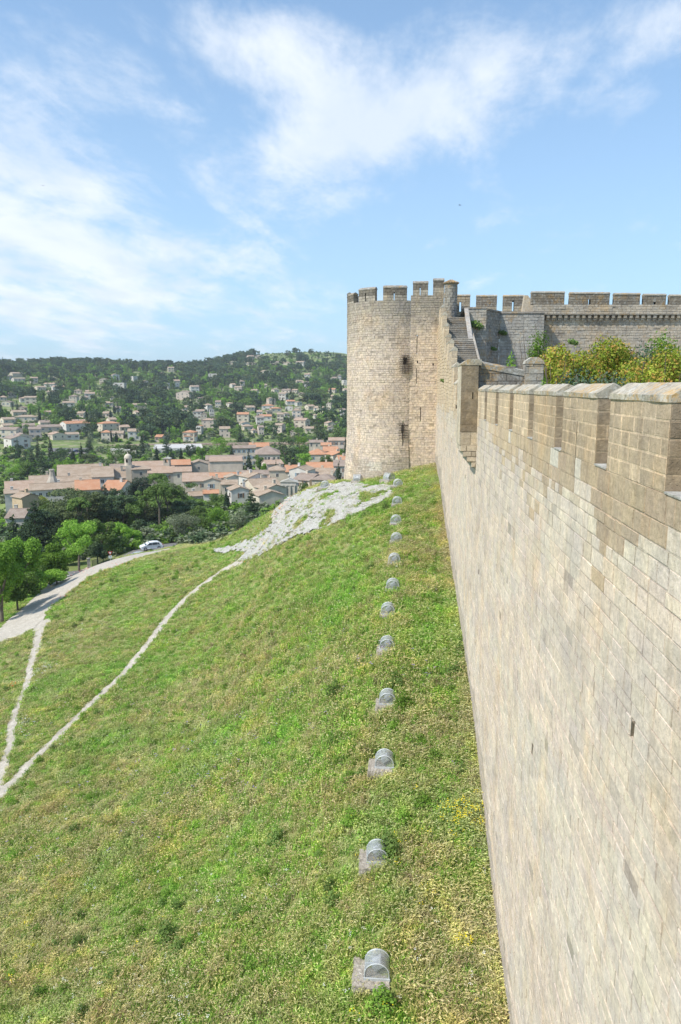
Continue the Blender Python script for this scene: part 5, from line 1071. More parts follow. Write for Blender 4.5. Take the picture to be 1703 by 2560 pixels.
HS2 = [(465, 190, 80), (617, 202, 110), (620, 155, 60), (690, 140, 50), (830, 195, 80), (925, 200, 90), (1055, 210, 80), (745, 275, 90), (290, 315, 80, 'm'), (1110, 305, 50), (1040, 365, 60), (1095, 395, 70), (125, 435, 80), (400, 435, 50), (510, 420, 70), (465, 395, 50), (540, 385, 40),
       (650, 450, 60), (735, 400, 50), (830, 440, 50), (930, 445, 80), (1005, 445, 50), (1060, 475, 50), (1350, 335, 50), (1390, 330, 30), (1440, 375, 50, 'm'), (1330, 440, 60, 'o'), (1345, 500, 60), (1440, 440, 40), (790, 545, 90), (900, 500, 70), (960, 545, 80, 'o'), (1030, 555, 70),
       (765, 585, 110, 'o'), (830, 610, 100, 'o'), (950, 595, 100), (1030, 600, 80), (1130, 590, 70), (1220, 605, 100), (1300, 590, 60), (600, 600, 90), (500, 580, 60, 'o'), (545, 690, 110, 'o'), (555, 740, 110), (690, 720, 70), (740, 680, 110, 'o'), (770, 635, 80), (1015, 655, 80),
       (1060, 745, 120), (1040, 705, 70), (1190, 670, 50), (1305, 740, 110), (1315, 780, 90), (240, 745, 110), (270, 720, 80), (170, 660, 80), (200, 690, 80), (270, 645, 60), (160, 800, 70, 'o'), (75, 860, 110, 'o'), (380, 825, 100), (640, 805, 70), (695, 810, 50), (580, 770, 90), (860, 790, 90),
       (1130, 790, 90), (40, 600, 60), (180, 545, 60), (240, 605, 50), (430, 565, 40), (1420, 650, 50), (980, 820, 60), (920, 655, 50), (870, 690, 60), (690, 640, 50), (330, 575, 50)]
LIST = [(x * .319, 850 + y * .319, w_ * .319, t) for x, y, w_, *t in HS1] + [(450 + x * .287, 850 + y * .287, w_ * .287, t) for x, y, w_, *t in HS2]
R_ = random.Random(5); XB = [(-99, 45, 'far left'), (45, 130, 'on the left'), (130, 215, 'above the church'), (215, 300, 'left of belltower'), (300, 385, 'above the belltower'), (385, 470, 'above the convent'),
    (470, 560, 'above plane tree'), (560, 640, 'above apartment block'), (640, 720, 'above school roof'), (720, 790, 'above orange roofs'), (790, 930, 'beside the tower')]
YB = [(0, 915, 'on the ridge'), (915, 945, 'near the ridge'), (945, 975, 'upper slope'), (975, 1005, 'mid slope'), (1005, 1040, 'lower slope'), (1040, 1075, 'slope foot'), (1075, 1200, 'behind railway bank')]
def where(x, y): return next((t for a, b, t in YB if a <= y < b), 'on the hill'), next((t for a, b, t in XB if a <= x < b), 'at the far side')
ORD = ['first', 'second', 'third', 'fourth', 'fifth', 'sixth', 'seventh', 'eighth', 'ninth', 'tenth', 'eleventh', 'twelfth', 'thirteenth', 'fourteenth', 'fifteenth', 'sixteenth', 'seventeenth', 'eighteenth', 'nineteenth', 'twentieth']
def uniq(items):
    """items: (object, px, text, place) -> labels that single each one out"""
    d = {}
    for o, x, t, pl_ in items: d.setdefault((t, pl_), []).append((x, o))
    for (t, pl_), l in d.items():
        l.sort(key=lambda q: q[0])
        for k, (x, o) in enumerate(l):
            if len(l) == 1: o['label'] = f'{t}, {pl_}'
            elif len(l) == 2: o['label'] = f'{("left", "right")[k]} of two: {t}, {pl_}'
            else: o['label'] = f'{ORD[k] if k < 20 else "last"} from left: {t}, {pl_}'
SHOWN = []; hitems = []
for px, py, wp, t in LIST:
    t = t[0] if t else ''; wp = wp * .92
    if px > 872: continue
    base = hit(px, py + 5, 470); r_ = float(np.hypot(base[0], base[1])); k = r_ / 1827
    if py > 1100: r_ = min(r_, 470)
    modern = t == 'm'; wall = 'white' if modern else ('cream' if t == 'b' else R_.choice(['white', 'white', 'cream', 'cream', 'beige', 'pink'])); roof = 'flat_roof' if modern else ('tile_orange' if t == 'o' else R_.choice(['tile_tan', 'tile_pink', 'tile_tan', 'tile_brown']))
    rt_ = 'flat' if modern else R_.choice(['gable', 'gable', 'gable', 'front', 'hip']) if wp > 14 else R_.choice(['gable', 'hip'])
    st_ = 2 if (wp * k > 12 or t in 'Lm') and t != '' or R_.random() < .35 else 1
    a, _ = pazel(px, 966); wm = min(wp * k, 26) * (1 if rt_ != 'front' else .7); rot = R_.uniform(-.45, .45); dep = R_.uniform(7, 10) if rt_ != 'front' else wm * 1.3
    x, y = sin(a) * r_, cos(a) * r_; z0 = float(ground(np.array(x), np.array(y)))
    o = empty('villa' if modern else 'house', (x, y, z0), -a + rot, None, 'villa' if modern else 'house', 'houses scattered over the wooded hillside'); ze = (3.3 if st_ == 1 else 5.8) + (0 if t != 'L' else 1)
    nw = 3 if wm > 13 else 2
    rect_house(o, wm, dep, ze, 0 if modern else .3 * (dep if rt_ in ('gable', 'hip') else wm) / 2, -3, wall, roof, rt_, st_, nw, R_.random() < .3 and not modern, int(px * 5 + py), side=1 if rot <= 0 else -1)
    nm = {'white': 'white', 'cream': 'cream', 'beige': 'beige', 'pink': 'pinkish'}[wall]; rn = {'flat_roof': 'flat roof', 'tile_orange': 'orange roof', 'tile_tan': 'tan roof', 'tile_pink': 'pink roof', 'tile_brown': 'brown roof'}[roof]
    hitems.append((o, px, f'{"large " if wm > 17 else ""}{nm} house, {rn}', ', '.join(where(px, py)))); SHOWN.append((px, py, wp, r_, z0 + ze))
uniq(hitems); uniq(BELT); uniq(SPIKES)
def far_tree_mesh(kind, mats, seed, n, size):
    Cb, Rb = blobs(kind, seed); mb = MB(); mb.tube([(0, 0, -.15), (0, 0, .55)], .025, 5)
    Cb = np.array(Cb); Rb = np.array(Rb)
    if kind in ('round', 'bush'): Cb[:, 2] = Cb[:, 2] * 1.0; Rb[:, 2] *= 1.25
    Vt, tone = leaf_cards(Cb, Rb, n, size, seed, up=.5 if kind in ('pine', 'umbrella') else .3)
    return card_mesh('far_' + kind, Vt, tone, [MATS[mats], MATS['bark']], mb)
SPEC = {'dark pine': ('pine_tree', [far_tree_mesh('pine', 'dark_leaf', 3 + k, 420, .13) for k in range(3)], (10, 15), 1.0), 'olive green pine': ('pine_tree', [far_tree_mesh('pine', 'pine_leaf', 13 + k, 420, .13) for k in range(3)], (9, 14), 1.0),
        'bright green tree': ('broadleaf_tree', [far_tree_mesh('round', 'bright_leaf', 23 + k, 420, .12) for k in range(3)], (7, 11), 1.0), 'mid green tree': ('broadleaf_tree', [far_tree_mesh('round', 'mid_leaf', 33 + k, 420, .12) for k in range(3)], (7, 12), 1.0),
        'dark cypress': ('cypress_tree', [far_tree_mesh('cypress', 'cypress_leaf', 43 + k, 300, .12) for k in range(2)], (9, 15), .24), 'umbrella pine': ('umbrella_pine', [far_tree_mesh('umbrella', 'mid_leaf', 53 + k, 420, .12) for k in range(2)], (8, 12), 1.2),
        'olive grey tree': ('olive_tree', [far_tree_mesh('bush', 'olive_leaf', 63 + k, 300, .14) for k in range(2)], (4, 7), 1.2)}
# candidates on a jittered polar grid, about one tree for every 80 square metres
cand = []; rr = 452.0; r_ = np.random.default_rng(77)
while rr < 1420:
    step = 6.7 + (rr - 450) * .0042; na = int(radians(37) * rr / step)
    aa = radians(-30.5) + radians(37) * (np.arange(na) + r_.uniform(0, 1, na)) / na; ra = rr + r_.uniform(-.5, .5, na) * step
    cand.append(np.stack([np.sin(aa) * ra, np.cos(aa) * ra], 1)); rr += step
cand = np.vstack(cand); cz_ = ground(cand[:, 0], cand[:, 1]); cr_ = np.hypot(cand[:, 0], cand[:, 1])
P3 = np.stack([cand[:, 0], cand[:, 1], cz_], 1); dd = P3 @ fwd; sx = CX + FPX * (P3 @ rgt) / dd; sy = CY - FPX * (P3 @ upv) / dd
keep = np.ones(len(cand), bool); keep &= sx < 905
keep &= ~((cr_ < 470)); keep &= ~((np.abs(cr_ - 478) < 12))
scrub = (sx > 640) & (sy < 905 + (fbm(sx / 40, sy / 15, 2) - .5) * 30) & (fbm(sx / 22, sy / 8, 6) > .36); keep &= ~scrub
keep &= ~((fbm(cand[:, 0] / 45, cand[:, 1] / 45, 19, 3) > .7) & (sy > 930) & (sy < 1045))
park = (sx > 120) & (sx < 215) & (sy > 1098) & (sy < 1128); keep &= ~park
ht = np.full(len(cand), 9.0)
for (hx, hy, hw, hr, _z) in SHOWN:
    k = 1827 / cr_; near_ = (cr_ < hr + 4) & (cr_ > hr - 85) & (np.abs(sx - hx) < hw * .5 + 2 + 3.0 * k) ; top = sy - 9 * k
    keep &= ~(near_ & (top < hy + 1.0) & (r_.uniform(0, 1, len(cand)) < .93)); keep &= ~((np.abs(cr_ - hr) < 8) & (np.abs(sx - hx) < hw * .6 + 4 * k * .8))
idx = np.nonzero(keep)[0]; idx = idx[np.argsort(cr_[idx])]
tn = fbm(cand[:, 0] / 70, cand[:, 1] / 70, 91, 3); titems = []; stuff_pts = {}
names = list(SPEC)
for q_, i in enumerate(idx):
    u = r_.uniform() ; hi = np.clip((950 - sy[i]) / 50, 0, 1); darkp = .2 + .38 * hi + 1.1 * (tn[i] - .5); 
    if u < darkp * .7: sp = 'dark pine'
    elif u < darkp: sp = 'olive green pine'
    else: sp = r_.choice(['bright green tree', 'mid green tree', 'dark cypress', 'umbrella pine', 'olive grey tree'], p=[.40, .25, .13, .1, .12])
    nm, meshes, hr_, asp = SPEC[sp]; h = r_.uniform(*hr_) * (.95 if sp != 'dark cypress' else 1); w_ = h * asp * r_.uniform(.8, 1.1) * (1 if sp == 'dark cypress' else .95)
    if sx[i] < 430 and sy[i] < 935: h *= 1.1
    v = int(r_.integers(len(meshes))); rot = float(r_.uniform(0, 6.28))
    if q_ < 215:
        o = bpy.data.objects.new(nm, meshes[v]); COL.objects.link(o); o.location = P3[i]; o.rotation_euler = (0, 0, rot); o.scale = (w_, w_, h); tag(o, None, 'tree', 'trees at the foot of the hillside')
        titems.append((o, sx[i], sp, ', '.join(where(sx[i], sy[i]))))
    else: stuff_pts.setdefault((sp, v), []).append((*P3[i], w_, w_, h, rot))
uniq(titems)
def scatter(name, groups, label, kind='stuff'):
    """one object whose geometry nodes put the given meshes on the given points; groups: list of (mesh, array of x y z sx sy sz rz)"""
    V = np.array([g for _, a in groups for g in a], float); ids = np.concatenate([np.full(len(a), k, np.int32) for k, (_, a) in enumerate(groups)])
    me = bpy.data.meshes.new(name); me.vertices.add(len(V)); me.vertices.foreach_set('co', V[:, :3].astype(np.float32).ravel())
    a = me.attributes.new('sc', 'FLOAT_VECTOR', 'POINT'); a.data.foreach_set('vector', V[:, 3:6].astype(np.float32).ravel())
    rot = np.zeros((len(V), 3), np.float32); rot[:, 2] = V[:, 6]
    if V.shape[1] > 7: rot[:, 0] = V[:, 7]; rot[:, 1] = V[:, 8]
    a = me.attributes.new('rt', 'FLOAT_VECTOR', 'POINT'); a.data.foreach_set('vector', rot.ravel())
    a = me.attributes.new('ix', 'INT', 'POINT'); a.data.foreach_set('value', ids)
    c = bpy.data.collections.new(name + '_models')
    for k, (m_, _) in enumerate(groups): oo = bpy.data.objects.new('%s_model_%03d' % (name, k), m_); c.objects.link(oo)
    ng = bpy.data.node_groups.new(name, 'GeometryNodeTree'); ng.interface.new_socket('Geometry', in_out='INPUT', socket_type='NodeSocketGeometry'); ng.interface.new_socket('Geometry', in_out='OUTPUT', socket_type='NodeSocketGeometry')
    N = ng.nodes; L = ng.links; gi = N.new('NodeGroupInput'); go = N.new('NodeGroupOutput'); ip = N.new('GeometryNodeInstanceOnPoints'); ci = N.new('GeometryNodeCollectionInfo')
    ci.inputs['Collection'].default_value = c; ci.inputs['Separate Children'].default_value = True; ci.inputs['Reset Children'].default_value = True; ip.inputs['Pick Instance'].default_value = True
    def at(nm, ty): n = N.new('GeometryNodeInputNamedAttribute'); n.data_type = ty; n.inputs['Name'].default_value = nm; return n.outputs[0]
    L.new(gi.outputs[0], ip.inputs['Points']); L.new(ci.outputs[0], ip.inputs['Instance']); L.new(at('ix', 'INT'), ip.inputs['Instance Index']); L.new(at('sc', 'FLOAT_VECTOR'), ip.inputs['Scale'])
    er = N.new('FunctionNodeEulerToRotation'); L.new(at('rt', 'FLOAT_VECTOR'), er.inputs[0]); L.new(er.outputs[0], ip.inputs['Rotation']); L.new(ip.outputs[0], go.inputs[0])
    o = link(name, me, None, kind=kind, label=label); md = o.modifiers.new('scatter', 'NODES'); md.node_group = ng; return o
scatter('woods', [(SPEC[s][1][v], a) for (s, v), a in stuff_pts.items()], 'mixed woods of pines and bright broadleaf trees covering the hillside')
# shrubs on the valley floor between the village and the railway, and low scrub over the slopes
bush_m = [far_tree_mesh('bush', m_, 70 + k, 160, .2) for k, m_ in enumerate(('mid_leaf', 'bright_leaf', 'dark_leaf', 'olive_leaf'))]
na = 7600; aa = r_.uniform(radians(-30.5), radians(1), na); ra = np.sqrt(r_.uniform(0, 1, na)) * 1000 + 300; ra = np.where(r_.uniform(0, 1, na) < .45, r_.uniform(240, 640, na), ra); bx, by = np.sin(aa) * ra, np.cos(aa) * ra; bz = ground(bx, by)
PB = np.stack([bx, by, bz], 1); db = PB @ fwd; bsx = CX + FPX * (PB @ rgt) / db; bsy = CY - FPX * (PB @ upv) / db; kb = (np.abs(ra - 478) > 9) & ~((bsx > 120) & (bsx < 215) & (bsy > 1098) & (bsy < 1128))
bs = r_.uniform(1.4, 4.2, na); gs = [[] for _ in bush_m]
for i in np.nonzero(kb)[0]: gs[int(r_.integers(4))].append((bx[i], by[i], bz[i] - .2, bs[i] * 1.4, bs[i] * 1.4, bs[i] * .8, r_.uniform(0, 6)))
for px_, r0, r1, nn_, a1_ in ((-40, 128, 220, 900, -14), (0, 150, 205, 420, -3)):
    for k in range(nn_):
        a = r_.uniform(radians(-33 if a1_ < -9 else -16), radians(a1_)); q_ = r_.uniform(r0, r1); x, y = sin(a) * q_, cos(a) * q_; sxx, syy = proj((x, y, float(ground(np.array(x), np.array(y)))))
        if q_ < 137 and 60 < sxx < 480: continue
        b_ = r_.uniform(1.2, 3.2); gs[int(r_.integers(4))].append((x, y, float(ground(np.array(x), np.array(y))) - .3, b_ * 1.4, b_ * 1.4, b_, r_.uniform(0, 6)))
scatter('undergrowth', list(zip(bush_m, gs)), 'low bushes and undergrowth filling the valley and the slopes')

# ------------------------------------------------------------------ shrubs inside the fortress
def shrub(name, kind, px, pyt, wpx, yy, mat, label, n, size, base=-4.0, leafn=1.0, ch=None, cat='shrub'):
    d = ray(px, 966); r_ = float(np.hypot(d[0], d[1]) * yy / d[1]); p = np.array((d[0] * yy / d[1], yy, base)); zt = (966 - pyt) / 1827 * r_; h = zt - base; w_ = wpx * r_ / 1827; seed = int(px * 3 + pyt)
    Cb, Rb = blobs(kind, seed); Cb = np.array(Cb) * (w_, w_, h); Rb = np.array(Rb) * (w_, w_, h * .8); Cb[:, 2] += h - (Cb[:, 2] + Rb[:, 2]).max()
    Vt, tone = leaf_cards(Cb, Rb, n, size, seed, shell=.3); o = empty(name, tuple(p), 0, label, cat, 'shrubs growing inside the fortress')
    link('crown', card_mesh('crown', Vt, tone, [MATS[mat]]), None, o); mb = MB(); R2 = random.Random(seed)
    for k in range(14):
        a = R2.uniform(0, 6.28); q_ = w_ * R2.uniform(.1, .42); zt2 = h * R2.uniform(.7, .97); mb.tube([(0, 0, 0), (cos(a) * q_ * .35, sin(a) * q_ * .35, zt2 * .45), (cos(a) * q_, sin(a) * q_, zt2)], [.06, .04, .012], 5)
    mb.build('trunk', MATS['bark'], o); return o
S = shrub
S('smoke_bush', 'bush', 1440, 866, 215, 34, 'smoke_leaf', 'yellow green bush with reddish tips left of centre behind the merlons', 16000, .13)
S('smoke_bush', 'bush', 1540, 852, 220, 36, 'smoke_leaf', 'tallest yellow and red tinged bush in the middle of the garden', 17000, .13)
S('smoke_bush', 'bush', 1665, 868, 210, 33, 'smoke_leaf', 'yellow green bush with reddish tips at the right edge of the photo', 15000, .12)
S('smoke_bush', 'bush', 1590, 900, 180, 30, 'smoke_leaf', 'low yellowish bush right behind the largest merlons', 9000, .11)
S('smoke_bush', 'bush', 1395, 898, 130, 31, 'smoke_leaf', 'lower yellow bush in front of the grey olive', 4500, .12)
S('tamarisk', 'bush', 1338, 832, 110, 44, 'bright_leaf', 'feathery fresh green shrub standing before the stained bastion', 4200, .12)
S('tamarisk', 'bush', 1275, 884, 76, 42, 'bright_leaf', 'small bright green shrub above the low cross wall', 2600, .12)
S('olive_shrub', 'bush', 1380, 896, 150, 38, 'blue_leaf', 'bluish grey green shrub behind the stone pillar', 9000, .13)
S('olive_shrub', 'bush', 1600, 868, 200, 41, 'blue_leaf', 'dark grey green shrub between the yellow bushes', 6000, .14)
S('leafy_shrub', 'bush', 1672, 846, 160, 45, 'bright_leaf', 'upright bright green shrub at the right edge against the far rampart', 5000, .15)
S('leafy_shrub', 'bush', 1490, 862, 110, 47, 'mid_leaf', 'mid green shrub top rising behind the tallest yellow bush', 2600, .15)
S('leafy_shrub', 'bush', 1362, 938, 46, 27, 'bright_leaf', 'small bright green sprout just above the merlon copings', 2000, .08)
S('olive_shrub', 'bush', 1480, 920, 300, 27, 'blue_leaf', 'dark grey green undergrowth shrub low behind the wall', 6500, .1)
def tuftlet(px, py, yy, s, label):
    p = wpt(px, py, yy); Vt, tone = leaf_cards([(0, -.1, 0), (s * .5, -.1, -s * .2), (-s * .5, -.1, .05)], [s * .5, s * .4, s * .4], 260, s * .3, int(px)); o = link('wall_plant', card_mesh('wall_plant', Vt, tone, [MATS['mid_leaf']]), None, label=label, cat='plant', group='weeds rooted in the masonry'); o.location = p
tuftlet(1190, 812, 64.9, .7, 'green weeds around the round carved stone on the inner bastion'); tuftlet(1257, 832, 67.3, .45, 'green weed on the stained bastion wall'); tuftlet(1108, 952, 3.4 * 1827 / 105 - .1, .3, 'small weed on the outer wall beside the far merlons')
tuftlet(1432, 855, 63.2, .5, 'weeds growing on the broken terrace wall'); tuftlet(1234, 872, 66.2, .35, 'dark weed low in the corner of the bastion')

# ------------------------------------------------------------------ floodlights in wire cages along the wall
def cage_parts(side):
    R0, LN = .385, .6; W_ = .5
    f = MB(); n = 16
    arc = [(R0 * cos(pi - pi * k / n), sin(pi * k / n) * R0 * 1.0 + .16) for k in range(n + 1)]; arc = [(-R0, 0)] + arc + [(R0, 0)]
    for yy in (0, LN): f.tube([(x, yy, z) for x, z in arc], .02, 5); f.tube([(-R0 - .02, yy, .02), (R0 + .02, yy, .02)], .025, 5)
    for x in (-R0, R0): f.tube([(x, 0, .02), (x, LN, .02)], .02, 5)
    f.box(-R0 - .03, R0 + .03, -.05, -.01, -.04, .05)
    m_ = MB(); L_ = [0];
    for a, b in zip(arc[:-1], arc[1:]): L_.append(L_[-1] + sqrt((a[0] - b[0]) ** 2 + (a[1] - b[1]) ** 2))
    def P(s, y): x = np.interp(s, L_, [p[0] for p in arc]); z = np.interp(s, L_, [p[1] for p in arc]); return (float(x), y, float(z))
    tot = L_[-1]; st = .042; ang = 1.15
    def strip(pts, w_=.0042):
        for a, b in zip(pts[:-1], pts[1:]):
            a = Vector(a); b = Vector(b); d = (b - a).normalized(); nrm = Vector(((a.x + b.x) / 2, 0, (a.z + b.z) / 2 - .1)); nrm = nrm.normalized() if nrm.length > .01 else Vector((0, 0, 1)); s_ = d.cross(nrm) * w_
            m_.quad_pts([tuple(a - s_), tuple(b - s_), tuple(b + s_), tuple(a + s_)])
    k = -LN * ang
    while k < tot + LN * ang:
        for sg in (1, -1):
            pts = []
            for q_ in range(11):
                y = LN * q_ / 10; s_ = k + sg * y * ang
                if 0 <= s_ <= tot: pts.append(P(s_, y))
            if len(pts) > 1: strip(pts)
        k += st
    e = MB()                                                     # flat mesh of the arched ends
    for yy in (0, LN):
        c_ = -1.0
        while c_ < 1.0:
            for sg in (1, -1):
                pts = []
                for q_ in range(41):
                    x = -R0 + 2 * R0 * q_ / 40; z = c_ + sg * x * .55 + .2
                    if z > 0 and (z < .16 or (x * x + (z - .16) ** 2) < R0 * R0): pts.append((x, yy, z))
                for a, b in zip(pts[:-1], pts[1:]):
                    if abs(a[0] - b[0]) < .05: e.quad_pts([(a[0], yy, a[2] - .0035), (b[0], yy, b[2] - .0035), (b[0], yy, b[2] + .0035), (a[0], yy, a[2] + .0035)])
            c_ += .036
    l = MB(); M = Matrix.Translation((.02, .42, .22)) @ Matrix.Rotation(radians(-35), 4, 'Y'); l.box(-.16, .16, -.2, .2, -.08, .08, M=M); l.tube([(-.0, .42, 0), (0, .42, .16)], .03, 6)
    g = MB(); g.box(.161, .168, -.17, .17, -.065, .065, M=M)
    return [('frame', f, 'galvanised'), ('wire_hood', m_, 'galvanised'), ('end_grating', e, 'galvanised'), ('lamp_housing', l, 'galvanised'), ('glass', g, 'window_glass')]
CP = [(nm, mb_.mesh(nm), mt) for nm, mb_, mt in cage_parts(1)]
for nm, me_, mt in CP: me_.materials.append(MATS[mt])
def plinth_mesh(seed):
    mb = MB(); r_ = np.random.default_rng(seed); n = 14; x0, x1, y0, y1 = -.86, .5, -.42, 1.0; N_ = 12; g = np.zeros((N_ + 1, N_ + 1, 3))
    for i in range(N_ + 1):
        for j in range(N_ + 1):
            x = x0 + (x1 - x0) * i / N_; y = y0 + (y1 - y0) * j / N_; edge = i in (0, N_) or j in (0, N_)
            g[i, j] = (x + r_.normal(0, .02), y + r_.normal(0, .02), -.02 + r_.normal(0, .012) - (.7 if edge else 0)); 
            if edge: g[i, j, 0] *= 1.0
    vs = [tuple(g[i, j]) for i in range(N_ + 1) for j in range(N_ + 1)]
    for i in range(N_):
        for j in range(N_): pass
    mb.poly(vs, [(i * (N_ + 1) + j, (i + 1) * (N_ + 1) + j, (i + 1) * (N_ + 1) + j + 1, i * (N_ + 1) + j + 1) for i in range(N_) for j in range(N_)]); return mb.mesh('plinth')
PMS = [plinth_mesh(k) for k in range(3)]
for m_ in PMS: m_.materials.append(MATS['rubble_concrete'])
CAGE_XY = []
CAGES = [(942, 2455, 0, 'nearest caged floodlight, on a wide pale rubble plinth'), (944, 2163, .05, 'second nearest caged floodlight with green weeds over its right side'), (961, 1925, 0, 'third caged floodlight from the bottom, on a visible rubble plinth'),
         (969, 1766, 0, 'fourth caged floodlight from the bottom beside a tuft of fennel'), (968, 1628, 0, 'fifth caged floodlight from the bottom with a small lump of plinth at its left'), (970, 1540, 0, 'sixth caged floodlight from the bottom, sunk in dry grass'),
         (982, 1477, 0, 'seventh caged floodlight from the bottom, half hidden by grass'), (986, 1411, 0, 'eighth caged floodlight from the bottom'), (991, 1357, 0, 'ninth caged floodlight from the bottom'), (990, 1311, 0, 'tenth caged floodlight from the bottom'),
         (993, 1263, 0, 'eleventh caged floodlight, the one just below the end of the limestone outcrop'), (996, 1217, .1, 'caged floodlight on a white plinth at the right end of the limestone outcrop'), (979, 1201, .8, 'small angled caged floodlight nearest the foot of the tower'),
         (901, 1203, 1.57, 'dark caged floodlight seen side on at the left foot of the tower'), (812, 1221, 0, 'caged floodlight at the top edge of the limestone outcrop against the village')]
for k, (px, py, rz, lb) in enumerate(CAGES):
    p = hit(px, py); 
    if np.hypot(p[0], p[1]) > 95: p = rng_at(px, 76)
    s = 1.0 if k < 12 else 1.1
    o = empty('floodlight_cage', (p[0], p[1], p[2] + .1), rz, lb, 'floodlight', 'caged floodlights in the grass along the wall'); CAGE_XY.append((p[0], p[1], k)); o.scale = (s, s, s)
    for j, (nm, me_, mt) in enumerate(CP):
        c = bpy.data.objects.new(nm, me_); COL.objects.link(c); c.parent = o
    c = bpy.data.objects.new('plinth', PMS[k % 3]); COL.objects.link(c); c.parent = o
    c.scale = (.62, .7, 1) if k in (5, 6, 7, 8, 9, 10) else (.72, .8, 1) if k in (3, 4) else (.88, .9, 1) if k else (1, 1, 1)

# ------------------------------------------------------------------ cars, sign, gatepost, bin
simple('car_white', (.75, .76, .77), .25, .6); simple('car_silver', (.42, .44, .46), .3, .6, .3); simple('car_blue', (.04, .07, .13), .25, .6); simple('tyre', (.02, .02, .02), .9, .1); simple('alloy', (.5, .5, .52), .35, .5, .7)
simple('lamp_red', (.4, .01, .01), .2, .6); simple('lamp_clear', (.7, .72, .75), .15, .7); simple('sign_red', (.55, .03, .03), .5); simple('sign_white', (.75, .76, .76), .5); simple('black_plastic', (.02, .02, .022), .6); simple('fence_green', (.012, .06, .035), .6); simple('sign_grey', (.3, .4, .45), .5)
def car_parts(paint):
    out = []; prof = [(-1.98, .34), (-2.02, .55), (-1.93, .76), (-1.2, .93), (-.62, 1.3), (-.25, 1.43), (.5, 1.47), (1.25, 1.4), (1.62, 1.22), (1.9, .98), (1.99, .75), (1.99, .36), (1.75, .24), (-1.8, .22)]
    b = MB()
    def wd(x, z): return (.84 - max(0, z - .9) * .42) * (1 - .1 * max(0, abs(x) - 1.6) / .4)
    n = len(prof); vs = [(x, -wd(x, z), z) for x, z in prof] + [(x, wd(x, z), z) for x, z in prof]
    me = bpy.data.meshes.new('body'); bm = bmesh.new(); V = [bm.verts.new(v) for v in vs]; bm.faces.new(V[:n][::-1]); bm.faces.new(V[n:])
    for i in range(n): bm.faces.new((V[i], V[(i + 1) % n], V[(i + 1) % n + n], V[i + n]))
    bmesh.ops.bevel(bm, geom=[e for e in bm.edges if abs(e.verts[0].co.y - e.verts[1].co.y) < .2 or True], offset=.035, segments=2, affect='EDGES'); bmesh.ops.recalc_face_normals(bm, faces=bm.faces); bm.to_mesh(me); bm.free(); me.materials.append(MATS[paint]); out.append(('body', me, None))
    def pan(nm, mat, quads):
        q = MB(); [q.quad_pts(p) for p in quads]; m_ = q.mesh(nm); m_.materials.append(MATS[mat]); out.append((nm, m_, None))
    def sidew(x0, x1, x2, x3, s): 
        e = .012; return [(x0, s * (wd(0, .95) + e), .96), (x1, s * (wd(0, .95) + e), .96), (x2, s * (wd(0, 1.33) + e), 1.34), (x3, s * (wd(0, 1.33) + e), 1.34)]
    pan('side_window', 'window_glass', [sidew(-.95, -.02, -.02, -.42, s) for s in (1, -1)]); pan('side_window', 'window_glass', [sidew(.05, .95, .92, .05, s) for s in (1, -1)]); pan('side_window', 'window_glass', [sidew(1.02, 1.42, 1.16, 1.0, s) for s in (1, -1)])
    pan('windscreen', 'window_glass', [[(-1.16, -.66, .975), (-1.16, .66, .975), (-.4, .55, 1.4), (-.4, -.55, 1.4)]]); pan('rear_window', 'window_glass', [[(1.9, .6, 1.01), (1.9, -.6, 1.01), (1.45, -.52, 1.33), (1.45, .52, 1.33)]])
    for s in (1, -1):
        h = MB(); h.box(-2.0, -1.78, s * .58 - .14, s * .58 + .14, .62, .76); m_ = h.mesh('headlight'); m_.materials.append(MATS['lamp_clear']); out.append(('headlight', m_, None))
        h = MB(); h.box(1.86, 2.01, s * .66 - .1, s * .66 + .1, .78, .98); m_ = h.mesh('tail_light'); m_.materials.append(MATS['lamp_red']); out.append(('tail_light', m_, None))
    t = MB(); t.tube([(0, -.1, 0), (0, .1, 0)], .3, 18); ty = t.mesh('tyre'); ty.materials.append(MATS['tyre']); t = MB(); t.tube([(0, -.112, 0), (0, .112, 0)], .2, 14); ri = t.mesh('rim'); ri.materials.append(MATS['alloy'])
    for x in (-1.25, 1.22):
        for s in (1, -1): out.append(('wheel', (ty, ri), (x, s * .77, .3)))
    return out
def car(px, r_, paint, rz, label, py=None, dz=0.0):
    p = hit(px, py, 60) if py else rng_at(px, r_); a, _ = pazel(px, 966); o = empty('parked_car', (p[0], p[1], p[2] + .06 + dz), -a + rz, label, 'car', 'parked cars')
    for nm, me_, lc in car_parts(paint):
        if isinstance(me_, tuple):
            w_ = bpy.data.objects.new('wheel', me_[0]); COL.objects.link(w_); w_.parent = o; w_.location = lc; c = bpy.data.objects.new('rim', me_[1]); COL.objects.link(c); c.parent = w_
        else: c = bpy.data.objects.new(nm, me_); COL.objects.link(c); c.parent = o
    return o
car(360, 134, 'car_white', .22, 'white hatchback parked on the gravel in front of the olive tree')
car(321, 126, 'car_silver', .75, 'pale silver car half hidden behind the crest of the track, only its roof showing')
for px, r_, pt, lb in ((141, 468, 'car_white', 'tiny white car at the left end of the distant parking area'), (152, 470, 'car_silver', 'tiny silver car between white and dark ones in the distant parking area'), (180, 468, 'car_blue', 'tiny dark blue car in the distant parking area'), (196, 470, 'car_white', 'tiny white car at the right end of the distant parking area')): car(px, r_ - 24, pt, .3, lb)
pk = [rng_at(x, r_) for x, r_ in ((110, 436), (225, 436), (225, 466), (110, 466))]
x = np.linspace(0, 1, 14); VV = []; 
